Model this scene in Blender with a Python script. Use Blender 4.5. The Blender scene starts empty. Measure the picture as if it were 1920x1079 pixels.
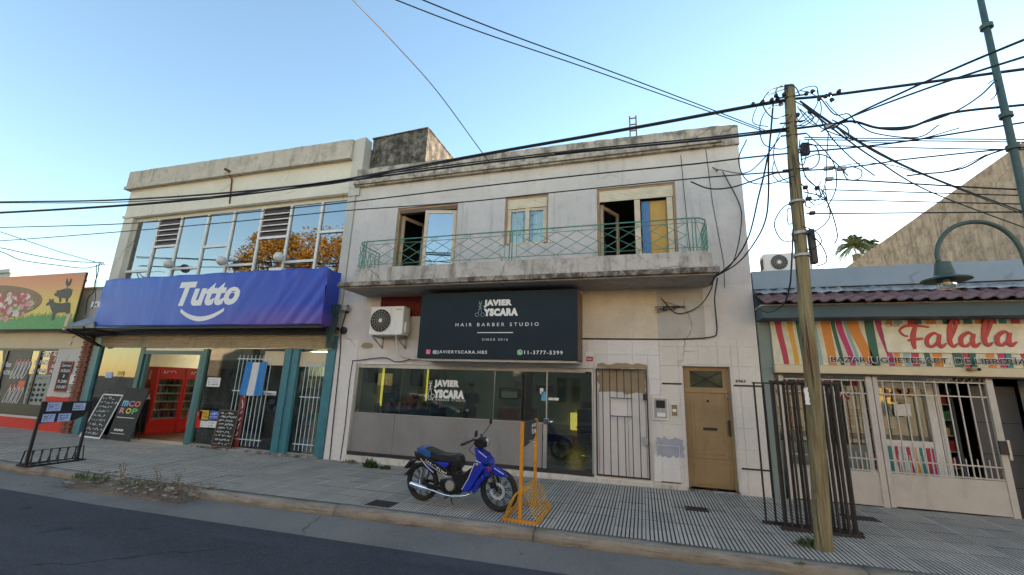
import bpy, bmesh, math, random
from mathutils import Vector, Matrix, noise as mnoise
random.seed(7)
R = math.radians
C = bpy.context.scene.collection
scene = bpy.context.scene
# ------------------------------------------------------------------ camera
CAM = Vector((0.0, -9.0, 1.75))
FL = 804.4
YAW, PIT, ROL = R(16.966), R(13.131), R(2.018)
def _basis():
    cy, sy, cp, sp = math.cos(YAW), math.sin(YAW), math.cos(PIT), math.sin(PIT)
    f = Vector((-sy*cp, cy*cp, sp)); rt = Vector((cy, sy, 0)); up = rt.cross(f)
    cr, sr = math.cos(ROL), math.sin(ROL)
    return rt*cr+up*sr, up*cr-rt*sr, f
RT, UP, FW = _basis()
cd = bpy.data.cameras.new('camera'); cam = bpy.data.objects.new('camera', cd); C.objects.link(cam)
cam.matrix_world = Matrix(((RT.x, UP.x, -FW.x, CAM.x), (RT.y, UP.y, -FW.y, CAM.y), (RT.z, UP.z, -FW.z, CAM.z), (0, 0, 0, 1)))
cd.sensor_width = 36; cd.lens = 36*FL/1920; cd.clip_start = 0.05; cd.clip_end = 2000
scene.camera = cam
# ------------------------------------------------------------------ world, sun, exposure
SUN_EL, SUN_AZ = R(9), R(30)          # azimuth clockwise from +Y: the sun stands low behind the houses, to the right
w = bpy.data.worlds.new('World'); scene.world = w; w.use_nodes = True
nt = w.node_tree; nt.nodes.clear()
sky = nt.nodes.new('ShaderNodeTexSky'); sky.sky_type = 'NISHITA'; sky.sun_disc = False
sky.sun_elevation = SUN_EL; sky.sun_rotation = SUN_AZ; sky.air_density = 1.15; sky.dust_density = 0.15; sky.ozone_density = 1.7
bg = nt.nodes.new('ShaderNodeBackground'); bg.inputs[1].default_value = 0.15
ow = nt.nodes.new('ShaderNodeOutputWorld'); nt.links.new(sky.outputs[0], bg.inputs[0]); nt.links.new(bg.outputs[0], ow.inputs[0])
sl = bpy.data.lights.new('sun', 'SUN'); sl.energy = 5.0; sl.angle = R(0.5); sl.color = (1.0, 0.80, 0.58)
so = bpy.data.objects.new('sun', sl); C.objects.link(so)
sdir = Vector((math.sin(SUN_AZ)*math.cos(SUN_EL), math.cos(SUN_AZ)*math.cos(SUN_EL), math.sin(SUN_EL)))
so.rotation_euler = sdir.to_track_quat('Z', 'Y').to_euler(); so.location = (20, 20, 30)
scene.view_settings.view_transform = 'Standard'; scene.view_settings.look = 'None'
scene.view_settings.exposure = 1.84; scene.view_settings.gamma = 1.0
scene.view_settings.use_curve_mapping = False
# ------------------------------------------------------------------ measuring helpers (photo pixel -> a plane of the place)
def ray(px, py):
    return RT*((px-960)/FL) - UP*((py-539.5)/FL) + FW
def F(px, py, y=0.0):                   # point on the plane y
    d = ray(px, py); return CAM + d*((y-CAM.y)/d.y)
def FX(px, py, y=0.0): return F(px, py, y).x
def FZ(px, py, y=0.0): return F(px, py, y).z
def SX(px, py, x):                      # point on the plane x
    d = ray(px, py); return CAM + d*((x-CAM.x)/d.x)
def gz(x, y=0.0): return (0.04+0.009*min(x, 30) if x > -8 else -0.032+0.004*(-8-max(x, -20))) + 0.015*min(y, 0)
def G(px, py):                          # point on the pavement
    d = ray(px, py); z = 0.0
    for _ in range(12):
        p = CAM + d*((z-CAM.z)/d.z); z = gz(p.x, p.y)
    return p
# ------------------------------------------------------------------ mesh helpers
class MB:
    def __init__(s): s.v = []; s.f = []; s.m = []; s.mi = 0
    def add(s, vs, fs):
        b = len(s.v); s.v += [tuple(v) for v in vs]
        for f in fs: s.f.append([b+i for i in f]); s.m.append(s.mi)
        return s
    def box(s, x0, x1, y0, y1, z0, z1, M=None):
        vs = [Vector(p) for p in ((x0,y0,z0),(x1,y0,z0),(x1,y1,z0),(x0,y1,z0),(x0,y0,z1),(x1,y0,z1),(x1,y1,z1),(x0,y1,z1))]
        if M: vs = [M @ v for v in vs]
        return s.add(vs, [(0,3,2,1),(4,5,6,7),(0,1,5,4),(1,2,6,5),(2,3,7,6),(3,0,4,7)])
    def bar(s, a, b, w, h=None, up=(0,0,1)):
        a, b = Vector(a), Vector(b); d = (b-a).normalized(); u = Vector(up)
        if abs(d.dot(u)) > .98: u = Vector((0, 1, 0))
        sx = d.cross(u).normalized(); sz = sx.cross(d).normalized(); h = h or w
        vs = [p+sx*(i*w/2)+sz*(j*h/2) for p in (a, b) for i, j in ((-1,-1),(1,-1),(1,1),(-1,1))]
        return s.add(vs, [(3,2,1,0),(4,5,6,7),(0,1,5,4),(1,2,6,5),(2,3,7,6),(3,0,4,7)])
    def tube(s, pts, r, n=6, cap=True, closed=False):
        pts = [Vector(p) for p in pts]; k = len(pts); rs = r if isinstance(r, (list, tuple)) else [r]*k
        ref = None; rings = []
        for i in range(k):
            a = pts[(i-1) % k] if (closed or i > 0) else pts[i]; b = pts[(i+1) % k] if (closed or i < k-1) else pts[i]
            d = (b-a); d = d.normalized() if d.length > 1e-9 else Vector((0,0,1))
            if ref is None:
                ref = d.orthogonal().normalized()
            ref = (ref - d*ref.dot(d)); ref = ref.normalized() if ref.length > 1e-6 else d.orthogonal().normalized()
            bi = d.cross(ref)
            rings.append([pts[i] + (ref*math.cos(t)+bi*math.sin(t))*rs[i] for t in [2*math.pi*j/n for j in range(n)]])
        vs = [v for rg in rings for v in rg]; fs = []
        for i in range(k if closed else k-1):
            o, q = i*n, ((i+1) % k)*n
            for j in range(n): fs.append((o+j, o+(j+1) % n, q+(j+1) % n, q+j))
        if cap and not closed: fs.append(tuple(range(n-1, -1, -1))); fs.append(tuple((k-1)*n+j for j in range(n)))
        return s.add(vs, fs)
    def lathe(s, prof, M=None, n=16):   # prof: (radius, height) about local z
        vs = []; fs = []
        for r_, h in prof:
            for j in range(n):
                t = 2*math.pi*j/n; v = Vector((r_*math.cos(t), r_*math.sin(t), h)); vs.append(M @ v if M else v)
        for i in range(len(prof)-1):
            for j in range(n): fs.append((i*n+j, i*n+(j+1) % n, (i+1)*n+(j+1) % n, (i+1)*n+j))
        fs.append(tuple(range(n-1, -1, -1))); fs.append(tuple((len(prof)-1)*n+j for j in range(n)))
        return s.add(vs, fs)
    def sphere(s, c, r, n=12, m=8, sc=(1,1,1)):
        pr = [(max(1e-4, r*math.sin(math.pi*i/m)), -r*math.cos(math.pi*i/m)) for i in range(m+1)]
        return s.lathe(pr, Matrix.Translation(Vector(c)) @ Matrix.Diagonal((sc[0], sc[1], sc[2], 1)), n)
    def prism(s, outline, y0, y1, M=None):   # outline of (x, z), thick in y
        n = len(outline); vs = [Vector((x, y0, z)) for x, z in outline] + [Vector((x, y1, z)) for x, z in outline]
        if M: vs = [M @ v for v in vs]
        fs = [tuple(range(n)), tuple(range(2*n-1, n-1, -1))] + [((i+1) % n, i, n+i, n+(i+1) % n) for i in range(n)]
        return s.add(vs, fs)
    def wall(s, x0, x1, z0, z1, holes, y0, y1):   # wall slab y0 (front) .. y1 (back) with rectangular openings
        xs = sorted({x0, x1, *[min(max(h[i], x0), x1) for h in holes for i in (0, 1)]}); zs = sorted({z0, z1, *[min(max(h[i], z0), z1) for h in holes for i in (2, 3)]})
        nx, nz = len(xs)-1, len(zs)-1
        def solid(i, j):
            if i < 0 or j < 0 or i >= nx or j >= nz: return False
            cx, cz = (xs[i]+xs[i+1])/2, (zs[j]+zs[j+1])/2
            return not any(h[0] < cx < h[1] and h[2] < cz < h[3] for h in holes)
        for i in range(nx):
            for j in range(nz):
                if not solid(i, j): continue
                a, b, c, d = xs[i], xs[i+1], zs[j], zs[j+1]
                s.add([(a,y0,c),(b,y0,c),(b,y0,d),(a,y0,d)], [(0,1,2,3)]); s.add([(a,y1,c),(b,y1,c),(b,y1,d),(a,y1,d)], [(3,2,1,0)])
                if not solid(i-1, j): s.add([(a,y0,c),(a,y0,d),(a,y1,d),(a,y1,c)], [(0,1,2,3)])
                if not solid(i+1, j): s.add([(b,y0,c),(b,y1,c),(b,y1,d),(b,y0,d)], [(0,1,2,3)])
                if not solid(i, j-1): s.add([(a,y0,c),(a,y1,c),(b,y1,c),(b,y0,c)], [(0,1,2,3)])
                if not solid(i, j+1): s.add([(a,y0,d),(b,y0,d),(b,y1,d),(a,y1,d)], [(0,1,2,3)])
        return s
    def room(s, x0, x1, y0, y1, z0, z1, floor=True):    # an open-fronted shell, 4 cm walls
        t = .04
        s.box(x0-t, x0, y0, y1, z0, z1); s.box(x1, x1+t, y0, y1, z0, z1)
        s.box(x0-t, x1+t, y1, y1+t, z0, z1); s.box(x0-t, x1+t, y0, y1+t, z1, z1+t)
        if floor: s.box(x0-t, x1+t, y0, y1+t, z0-t, z0)
        return s
    def mesh(s, name, mats):
        me = bpy.data.meshes.new(name); me.from_pydata(s.v, [], s.f)
        for m in (mats if isinstance(mats, (list, tuple)) else [mats]): me.materials.append(m)
        if max(s.m, default=0): me.polygons.foreach_set('material_index', s.m)
        return me
    def build(s, name, mats, parent=None, smooth=False, bevel=0, origin=None):
        if origin is None:
            if parent: origin = wpos(parent)
            else:
                xs, ys, zs = zip(*s.v); origin = Vector(((min(xs)+max(xs))/2, (min(ys)+max(ys))/2, min(zs)))
        o3 = Vector(origin); s.v = [(v[0]-o3.x, v[1]-o3.y, v[2]-o3.z) for v in s.v]
        me = s.mesh(name, mats); o = bpy.data.objects.new(name, me); C.objects.link(o)
        if parent: o.parent = parent; o.location = o3-wpos(parent)
        else: o.location = o3
        if smooth: me.polygons.foreach_set('use_smooth', [True]*len(me.polygons))
        if bevel:
            b = o.modifiers.new('bevel', 'BEVEL'); b.width = bevel; b.segments = 2; b.limit_method = 'ANGLE'
        WP[o.name] = o3
        return o
WP = {}
def wpos(o): return WP[o.name]
def tag(o, label=None, cat=None, group=None, kind=None):
    if label: o['label'] = label
    if cat: o['category'] = cat
    if group: o['group'] = group
    if kind: o['kind'] = kind
    return o
def thing(name, loc, label, cat, group=None):
    o = bpy.data.objects.new(name, None); C.objects.link(o); o.location = loc; o.empty_display_size = .2
    WP[o.name] = Vector(loc); return tag(o, label, cat, group)
def inst(name, me, loc, parent, rot=None, scale=None):
    o = bpy.data.objects.new(name, me); C.objects.link(o); o.parent = parent; o.location = Vector(loc)-wpos(parent)
    if rot: o.rotation_euler = rot
    if scale: o.scale = scale
    WP[o.name] = Vector(loc); return o
def box(name, m, parent, x0, x1, y0, y1, z0, z1, bevel=0):
    return MB().box(x0, x1, y0, y1, z0, z1).build(name, m, parent, bevel=bevel)
def smooth_curve(pts, n=6):             # Catmull-Rom through the points
    pts = [Vector(p) for p in pts]
    if len(pts) < 3: return [pts[0].lerp(pts[-1], i/n) for i in range(n+1)]
    out = []; P = [pts[0]*2-pts[1]] + pts + [pts[-1]*2-pts[-2]]
    for i in range(1, len(P)-2):
        a, b, c, d = P[i-1:i+3]
        for k in range(n):
            t = k/n; out.append(0.5*((2*b)+(c-a)*t+(2*a-5*b+4*c-d)*t*t+(3*b-a-3*c+d)*t**3))
    out.append(pts[-1]); return out
def arc(cx, cz, r, a0, a1, y, n=8):
    return [Vector((cx+r*math.cos(R(a0+(a1-a0)*i/n)), y, cz+r*math.sin(R(a0+(a1-a0)*i/n)))) for i in range(n+1)]
def text_mesh(body, w=None, h=None, shear=0, off=0, ext=.004, space=1.0, align='LEFT'):
    cu = bpy.data.curves.new('lettering', 'FONT'); cu.body = body; cu.shear = shear; cu.offset = off; cu.extrude = ext
    cu.space_character = space; cu.align_x = align; cu.resolution_u = 3; cu.size = 1; cu.space_line = .95
    o = bpy.data.objects.new('lettering_source', cu); C.objects.link(o)
    bpy.context.view_layer.update()
    me = bpy.data.meshes.new_from_object(o.evaluated_get(bpy.context.evaluated_depsgraph_get()))
    bpy.data.objects.remove(o); bpy.data.curves.remove(cu)
    xs = [v.co.x for v in me.vertices]; ys = [v.co.y for v in me.vertices]
    x0, x1, y0, y1 = min(xs), max(xs), min(ys), max(ys)
    sx = (w/(x1-x0)) if w else None; sy = (h/(y1-y0)) if h else None
    sx = sx or sy; sy = sy or sx
    for v in me.vertices: v.co = Vector(((v.co.x-x0)*sx, (v.co.y-y0)*sy, v.co.z))
    return me
def text(name, body, m, parent, x, y, z, w=None, h=None, rot=None, **k):    # lower left corner at x, y, z, facing -y
    me = text_mesh(body, w, h, **k); me.materials.clear(); me.materials.append(m)
    return inst(name, me, (x, y, z), parent, rot or (R(90), 0, 0))
def scribble(mb, x0, x1, z0, z1, y, rows, th=.006, M=None, seed=1, amp=.35):  # rows of chalk handwriting
    rnd = random.Random(seed); rh = (z1-z0)/rows
    for r_ in range(rows):
        zc = z1-(r_+.5)*rh; x = x0+rnd.uniform(0, .08)*(x1-x0); xe = x1-rnd.uniform(0, .25)*(x1-x0); pts = []
        while x < xe:
            if rnd.random() < .16 and len(pts) > 2:
                _strip(mb, pts, y, th, M); pts = []; x += rh*.35
            pts.append((x, zc+rnd.uniform(-1, 1)*rh*amp)); x += rh*rnd.uniform(.08, .26)
        if len(pts) > 2: _strip(mb, pts, y, th, M)
def _strip(mb, pts, y, th, M=None):
    for a, b in zip(pts, pts[1:]):
        dx, dz = b[0]-a[0], b[1]-a[1]; L = math.hypot(dx, dz) or 1; nx, nz = -dz/L*th/2, dx/L*th/2
        vs = [Vector((a[0]+nx, y, a[1]+nz)), Vector((a[0]-nx, y, a[1]-nz)), Vector((b[0]-nx, y, b[1]-nz)), Vector((b[0]+nx, y, b[1]+nz))]
        vs += [v-Vector((0, .0015, 0)) for v in vs]
        if M: vs = [M @ v for v in vs]
        mb.add(vs, [(4,5,6,7),(0,4,7,3),(1,2,6,5),(0,1,5,4),(3,7,6,2)])
# ------------------------------------------------------------------ materials
def _n(nt, t, **k):
    n = nt.nodes.new(t)
    for a, b in k.items(): setattr(n, a, b)
    return n
def base(name):
    m = bpy.data.materials.new(name); m.use_nodes = True; nt = m.node_tree
    return m, nt, nt.nodes['Principled BSDF']
def noise_node(nt, vec, scale, detail=5, rough=.6, dist=0):
    n = _n(nt, 'ShaderNodeTexNoise'); n.inputs['Scale'].default_value = scale; n.inputs['Detail'].default_value = detail
    n.inputs['Roughness'].default_value = rough; n.inputs['Distortion'].default_value = dist
    if vec: nt.links.new(vec, n.inputs['Vector'])
    return n.outputs[0]
def ramp(nt, fac, a, b, ca=(0,0,0,1), cb=(1,1,1,1)):
    r_ = _n(nt, 'ShaderNodeValToRGB'); r_.color_ramp.elements[0].position = a; r_.color_ramp.elements[1].position = b
    r_.color_ramp.elements[0].color = ca; r_.color_ramp.elements[1].color = cb
    nt.links.new(fac, r_.inputs[0]); return r_.outputs[0]
def noise_col(nt, vec, scale):
    n = _n(nt, 'ShaderNodeTexNoise'); n.inputs['Scale'].default_value = scale; nt.links.new(vec, n.inputs['Vector']); return n.outputs['Color']
def mixc(nt, fac, a, b, mode='MIX'):
    m = _n(nt, 'ShaderNodeMix', data_type='RGBA', blend_type=mode)
    for sock, v in ((m.inputs[0], fac), (m.inputs[6], a), (m.inputs[7], b)):
        if hasattr(v, 'is_output'): nt.links.new(v, sock)
        elif isinstance(v, (int, float)): sock.default_value = v
        else: sock.default_value = (*v[:3], 1)
    return m.outputs[2]
def wcoord(nt, sc=(1, 1, 1)):           # world position
    g = _n(nt, 'ShaderNodeNewGeometry'); mp = _n(nt, 'ShaderNodeMapping'); mp.inputs['Scale'].default_value = sc
    nt.links.new(g.outputs['Position'], mp.inputs[0]); return mp.outputs[0]
def bump(nt, bs, h, strength, dist=.01):
    b = _n(nt, 'ShaderNodeBump'); b.inputs['Strength'].default_value = strength; b.inputs['Distance'].default_value = dist
    nt.links.new(h, b.inputs['Height']); nt.links.new(b.outputs[0], bs.inputs['Normal'])
def mat(name, col, rough=.6, metal=0, var=.15, scale=6, bmp=.15, bscale=60, spec=.4, dirt=0, coat=0):
    m, nt, bs = base(name); v = wcoord(nt)
    c = tuple(col)
    lo = tuple(x*(1-var) for x in c); hi = tuple(min(1, x*(1+var)) for x in c)
    out = mixc(nt, ramp(nt, noise_node(nt, v, scale), .3, .7), lo, hi)
    if dirt: out = mixc(nt, ramp(nt, noise_node(nt, wcoord(nt, (1, 1, .3)), 3.1, 8, .7), .52, .75, (0,0,0,1), (dirt,)*3+(1,)), out, (.05, .042, .035))
    nt.links.new(out, bs.inputs['Base Color']); bs.inputs['Roughness'].default_value = rough; bs.inputs['Metallic'].default_value = metal
    bs.inputs['Specular IOR Level'].default_value = spec; bs.inputs['Coat Weight'].default_value = coat
    if bmp: bump(nt, bs, noise_node(nt, v, bscale, 4), bmp, .004)
    return m
def plaster(name, col, stain=(.12, .105, .09), amt=.5, streak=.5, bmp=.35, lo=.50, hi=.74, scale=1.3, blotch=.16, patch=None):
    m, nt, bs = base(name)
    v = wcoord(nt); vs = wcoord(nt, (4, 4, .5))
    big = noise_node(nt, v, scale, 9, .68, .3); fine = noise_node(nt, v, 38, 6, .7); st = noise_node(nt, vs, 1.3, 7, .62)
    out = mixc(nt, ramp(nt, big, .35, .68), tuple(x*(1-blotch) for x in col), tuple(min(1, x*(1+blotch*.6)) for x in col))
    out = mixc(nt, ramp(nt, fine, .35, .7), out, mixc(nt, .22, out, (0.28, .25, .22)))
    if patch: out = mixc(nt, ramp(nt, noise_node(nt, v, .9, 5, .6, 1.0), .60, .62), out, patch)
    vo = _n(nt, 'ShaderNodeTexVoronoi', feature='DISTANCE_TO_EDGE'); vo.inputs['Scale'].default_value = .55
    nt.links.new(mixc(nt, .25, v, noise_col(nt, v, 2.5)), vo.inputs['Vector'])
    ck = _n(nt, 'ShaderNodeMath', operation='MULTIPLY'); nt.links.new(ramp(nt, vo.outputs['Distance'], .0015, .006, (.75,.75,.75,1), (0,0,0,1)), ck.inputs[0]); nt.links.new(ramp(nt, noise_node(nt, v, .8, 3), .52, .6), ck.inputs[1])
    out = mixc(nt, ck.outputs[0], out, stain)
    out = mixc(nt, ramp(nt, st, lo+.02, hi, (0,0,0,1), (streak,)*3+(1,)), out, stain)
    out = mixc(nt, ramp(nt, noise_node(nt, v, 3.7, 10, .75), lo, hi, (0,0,0,1), (amt,)*3+(1,)), out, stain)
    nt.links.new(out, bs.inputs['Base Color']); bs.inputs['Roughness'].default_value = .88; bs.inputs['Specular IOR Level'].default_value = .25
    h = mixc(nt, .35, noise_node(nt, v, 7, 6), fine); bump(nt, bs, h, bmp, .012)
    return m
def glass(name, tint=(.8, .86, .82), refl=.12, boost=1.0, dirt=.0):
    m = bpy.data.materials.new(name); m.use_nodes = True; nt = m.node_tree; nt.nodes.clear()
    tr = _n(nt, 'ShaderNodeBsdfTransparent'); tr.inputs[0].default_value = (*tint, 1)
    gl = _n(nt, 'ShaderNodeBsdfGlossy'); gl.inputs['Roughness'].default_value = .015; gl.inputs[0].default_value = (.95, .97, 1, 1)
    lw = _n(nt, 'ShaderNodeFresnel'); lw.inputs[0].default_value = 1.5
    ma = _n(nt, 'ShaderNodeMath', operation='MULTIPLY_ADD'); ma.inputs[1].default_value = boost; ma.inputs[2].default_value = refl; ma.use_clamp = True
    nt.links.new(lw.outputs[0], ma.inputs[0])
    b = _n(nt, 'ShaderNodeBump'); b.inputs['Strength'].default_value = .05; b.inputs['Distance'].default_value = .02
    nt.links.new(noise_node(nt, wcoord(nt), 1.1, 2), b.inputs['Height']); nt.links.new(b.outputs[0], gl.inputs['Normal'])
    mx = _n(nt, 'ShaderNodeMixShader'); nt.links.new(ma.outputs[0], mx.inputs[0]); nt.links.new(tr.outputs[0], mx.inputs[1]); nt.links.new(gl.outputs[0], mx.inputs[2])
    last = mx.outputs[0]
    if dirt:
        df = _n(nt, 'ShaderNodeBsdfDiffuse'); df.inputs[0].default_value = (.5, .47, .42, 1)
        m2 = _n(nt, 'ShaderNodeMixShader'); nt.links.new(ramp(nt, noise_node(nt, wcoord(nt, (1, 1, .6)), 4, 9, .75), .45, .85, (0,0,0,1), (dirt,)*3+(1,)), m2.inputs[0])
        nt.links.new(last, m2.inputs[1]); nt.links.new(df.outputs[0], m2.inputs[2]); last = m2.outputs[0]
    o = _n(nt, 'ShaderNodeOutputMaterial'); nt.links.new(last, o.inputs[0]); return m
def emit(name, col, s):
    m, nt, bs = base(name); bs.inputs['Base Color'].default_value = (*col, 1); bs.inputs['Emission Color'].default_value = (*col, 1)
    bs.inputs['Emission Strength'].default_value = s; return m
M = {}
M['white'] = mat('white_paint', (.72, .70, .66), .5, dirt=.25, var=.06)
M['offwhite'] = mat('off_white_metal', (.62, .58, .52), .45, dirt=.3, var=.08, bmp=.08)
M['cream'] = mat('cream_blind', (.72, .63, .48), .5, dirt=.2, var=.1)
M['black'] = mat('black_paint', (.018, .017, .018), .4, var=.2)
M['rubber'] = mat('black_rubber', (.02, .02, .021), .75, var=.2)
M['dark'] = mat('dark_inside', (.03, .026, .022), .8)
M['darkiron'] = mat('dark_iron_primer', (.032, .025, .023), .6, var=.35, scale=12, bmp=.3)
M['rust'] = mat('rusty_iron', (.13, .06, .035), .85, var=.4, scale=18, bmp=.4)
M['teal'] = mat('teal_paint', (.045, .14, .135), .4, dirt=.35, var=.12)
M['teal2'] = mat('blue_teal_paint', (.05, .19, .23), .4, dirt=.3, var=.12)
M['green'] = mat('green_wrought_iron', (.09, .26, .19), .5, dirt=.45, var=.2, scale=14)
M['wood'] = mat('brown_painted_wood', (.29, .19, .09), .5, dirt=.3, var=.12, scale=3)
M['framewood'] = mat('varnished_window_wood', (.36, .22, .11), .45, dirt=.3, var=.2, scale=5)
M['red'] = mat('red_paint', (.55, .018, .015), .35, var=.08, spec=.5)
M['redwall'] = mat('red_wall_paint', (.62, .035, .02), .7, dirt=.3, var=.1)
M['blue'] = mat('blue_gloss', (.012, .035, .42), .34, var=.12, scale=14, bmp=.03, coat=.3, dirt=.25)
M['orange'] = mat('orange_paint', (.62, .24, .012), .5, dirt=.55, var=.2, scale=18, bmp=.3)
M['yellowpaint'] = mat('chipped_yellow_paint', (.62, .34, .03), .5, dirt=.5, var=.25, scale=20, bmp=.3)
M['chrome'] = mat('chrome', (.75, .76, .8), .15, metal=1, var=.08, bmp=0)
M['alu'] = mat('brushed_aluminium', (.42, .42, .41), .4, metal=.7, var=.1)
M['silver'] = mat('grey_metal', (.35, .35, .34), .45, metal=.4, dirt=.3)
M['signblack'] = mat('charcoal_vinyl', (.007, .020, .030), .5, var=.12, scale=2, bmp=.05, spec=.2)
M['chalkbd'] = mat('chalkboard', (.02, .02, .02), .7, var=.3, scale=9)
M['chalk'] = mat('white_chalk', (.72, .72, .70), .9, var=.15, scale=30)
M['paper'] = mat('white_paper', (.75, .74, .72), .7, var=.05, bmp=0)
M['bluepaper'] = mat('pale_blue_paper', (.42, .50, .78), .7, var=.1, bmp=0)
M['ink'] = mat('dark_ink', (.02, .02, .025), .8, bmp=0)
M['cable'] = mat('black_cable', (.012, .013, .017), .55, var=.25, bmp=0)
M['lamp'] = mat('street_lamp_green', (.05, .085, .075), .5, dirt=.4, var=.2)
M['polewood'] = None
M['glass_up'] = glass('mirror_like_window_glass', (.30, .36, .40), .20, 1.1)
M['glass_shop'] = glass('shop_window_glass', (.80, .86, .80), .05, 1.4, .08)
M['glass_barber'] = glass('barber_window_glass', (.80, .84, .80), .07, 1.6, .06)
M['glass'] = glass('plain_glass', (.9, .93, .92), .04, 1.2, .05)
# ================================================================== ground, road, kerb, pavement
KY = -2.95                                # back of the kerb
def zr(x): return gz(x, -3.1) - .13
def struct(o): o['kind'] = 'structure'; return o
def asphalt_mat(name, lo, hi, sp, crack=False):
    m, nt, bs = base(name); v = wcoord(nt)
    c = mixc(nt, ramp(nt, noise_node(nt, v, .7, 8, .7), .3, .7), lo, hi)
    vo = _n(nt, 'ShaderNodeTexVoronoi'); vo.inputs['Scale'].default_value = 85; nt.links.new(v, vo.inputs['Vector'])
    c = mixc(nt, ramp(nt, vo.outputs['Color'], .62, .9, (0,0,0,1), (.8,.8,.8,1)), c, sp)
    if name == 'asphalt':
        c = mixc(nt, ramp(nt, noise_node(nt, wcoord(nt, (.25, 1.6, 1)), 1.0, 6, .6), .52, .66, (0,0,0,1), (.45,)*3+(1,)), c, tuple(x*1.7 for x in hi))
        c = mixc(nt, ramp(nt, noise_node(nt, v, 1.9, 3, .5), .70, .76, (0,0,0,1), (.6,)*3+(1,)), c, tuple(x*.45 for x in lo))
    ve = _n(nt, 'ShaderNodeTexVoronoi', feature='DISTANCE_TO_EDGE'); ve.inputs['Scale'].default_value = .42; nt.links.new(mixc(nt, .22, v, noise_col(nt, v, 3)), ve.inputs['Vector'])
    ck = _n(nt, 'ShaderNodeMath', operation='MULTIPLY'); nt.links.new(ramp(nt, ve.outputs['Distance'], .001, .006, (.8,.8,.8,1), (0,0,0,1)), ck.inputs[0]); nt.links.new(ramp(nt, noise_node(nt, v, .5, 3), .47, .55), ck.inputs[1])
    c = mixc(nt, ck.outputs[0], c, tuple(x*.3 for x in lo))
    c = mixc(nt, ramp(nt, noise_node(nt, v, 130, 3), .55, .75, (0,0,0,1), (.55,)*3+(1,)), c, tuple(x*.4 for x in lo))
    nt.links.new(c, bs.inputs['Base Color']); bs.inputs['Roughness'].default_value = .85; bs.inputs['Specular IOR Level'].default_value = .3
    bump(nt, bs, mixc(nt, .5, vo.outputs['Distance'], noise_node(nt, v, 60, 6)), .6, .012); return m
M['asphalt'] = asphalt_mat('asphalt', (.033, .036, .043), (.050, .053, .062), (.11, .11, .12))
M['gutter'] = asphalt_mat('worn_concrete', (.15, .137, .122), (.235, .217, .195), (.26, .245, .22))
M['earth'] = asphalt_mat('bare_ground', (.12, .10, .08), (.17, .15, .12), (.2, .18, .15))
def sheet(name, m, y0, y1, zf, x0=-60, x1=60, step=2.0):
    b = MB(); n = int((x1-x0)/step)
    for i in range(n+1):
        x = x0+(x1-x0)*i/n; b.v += [(x, y0, zf(x, y0)), (x, y1, zf(x, y1))]
    for i in range(n): b.f.append((2*i, 2*i+2, 2*i+3, 2*i+1)); b.m.append(0)
    return struct(b.build(name, m))
sheet('ground', M['earth'], -400, 400, lambda x, y: zr(x)-.12, -400, 400, 20)
sheet('gutter', M['gutter'], -4.4, -3.05, lambda x, y: zr(x)+.004)
sheet('road', M['asphalt'], -12.4, -3.98, lambda x, y: zr(x)+.014+(.05 if y < -5 else 0)*0)
sheet('opposite_pavement', M['gutter'], -16.5, -12.4, lambda x, y: gz(x, -3)+.02)
struct(MB().box(-60, 60, -12.46, -12.38, -.6, .1).build('opposite_kerb', M['gutter']))
# kerb stones with a rounded nose
m, nt, bs = base('kerb_concrete'); v = wcoord(nt)
c = mixc(nt, ramp(nt, noise_node(nt, v, 2.2, 9, .7), .3, .7), (.25, .205, .15), (.42, .37, .295))
c = mixc(nt, ramp(nt, noise_node(nt, wcoord(nt, (.6, 3, 9)), 3, 8, .7), .5, .68, (0,0,0,1), (.7,)*3+(1,)), c, (.10, .065, .045))
c = mixc(nt, ramp(nt, noise_node(nt, wcoord(nt, (.5, 1, 1)), 1.6, 6, .7), .60, .66, (0,0,0,1), (.5,)*3+(1,)), c, (.42, .22, .045))
nt.links.new(c, bs.inputs['Base Color']); bs.inputs['Roughness'].default_value = .9; bump(nt, bs, noise_node(nt, v, 16, 9, .75), 1.0, .04); M['kerb'] = m
kerb = struct(thing('kerb', (0, -3.03, gz(0, -3)), None, None))
prof = [(KY, .0), (-3.05, .0), (-3.085, -.004), (-3.11, -.016), (-3.125, -.04), (-3.13, -.07), (-3.132, -.18), (KY, -.18)]
rnd = random.Random(3); x = -26.0
while x < 14:
    L = rnd.choice((2.4, 3.0, 3.6)); b = MB(); n = 12; k = len(prof); dz = rnd.uniform(-.008, .006); dy = rnd.uniform(-.008, .008)
    for i in range(n+1):
        xx = x+.006+(L-.012)*i/n; e = .012 if i in (0, n) else 0; w1 = rnd.uniform(-.006, .006)
        for j, (y, z) in enumerate(prof): b.v.append((xx, y+dy+(w1+e if 1 <= j <= 5 else 0), gz(xx, -3)+z+dz-(e if 0 < j < 5 else 0)+(w1*.5 if 1 <= j <= 5 else 0)))
    for i in range(n):
        for j in range(k): b.f.append((i*k+j, i*k+(j+1) % k, (i+1)*k+(j+1) % k, (i+1)*k+j)); b.m.append(0)
    b.f += [tuple(range(k-1, -1, -1)), tuple(n*k+j for j in range(k))]; b.m += [0, 0]
    b.build('kerb_stone', M['kerb'], kerb, smooth=True); x += L
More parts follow.
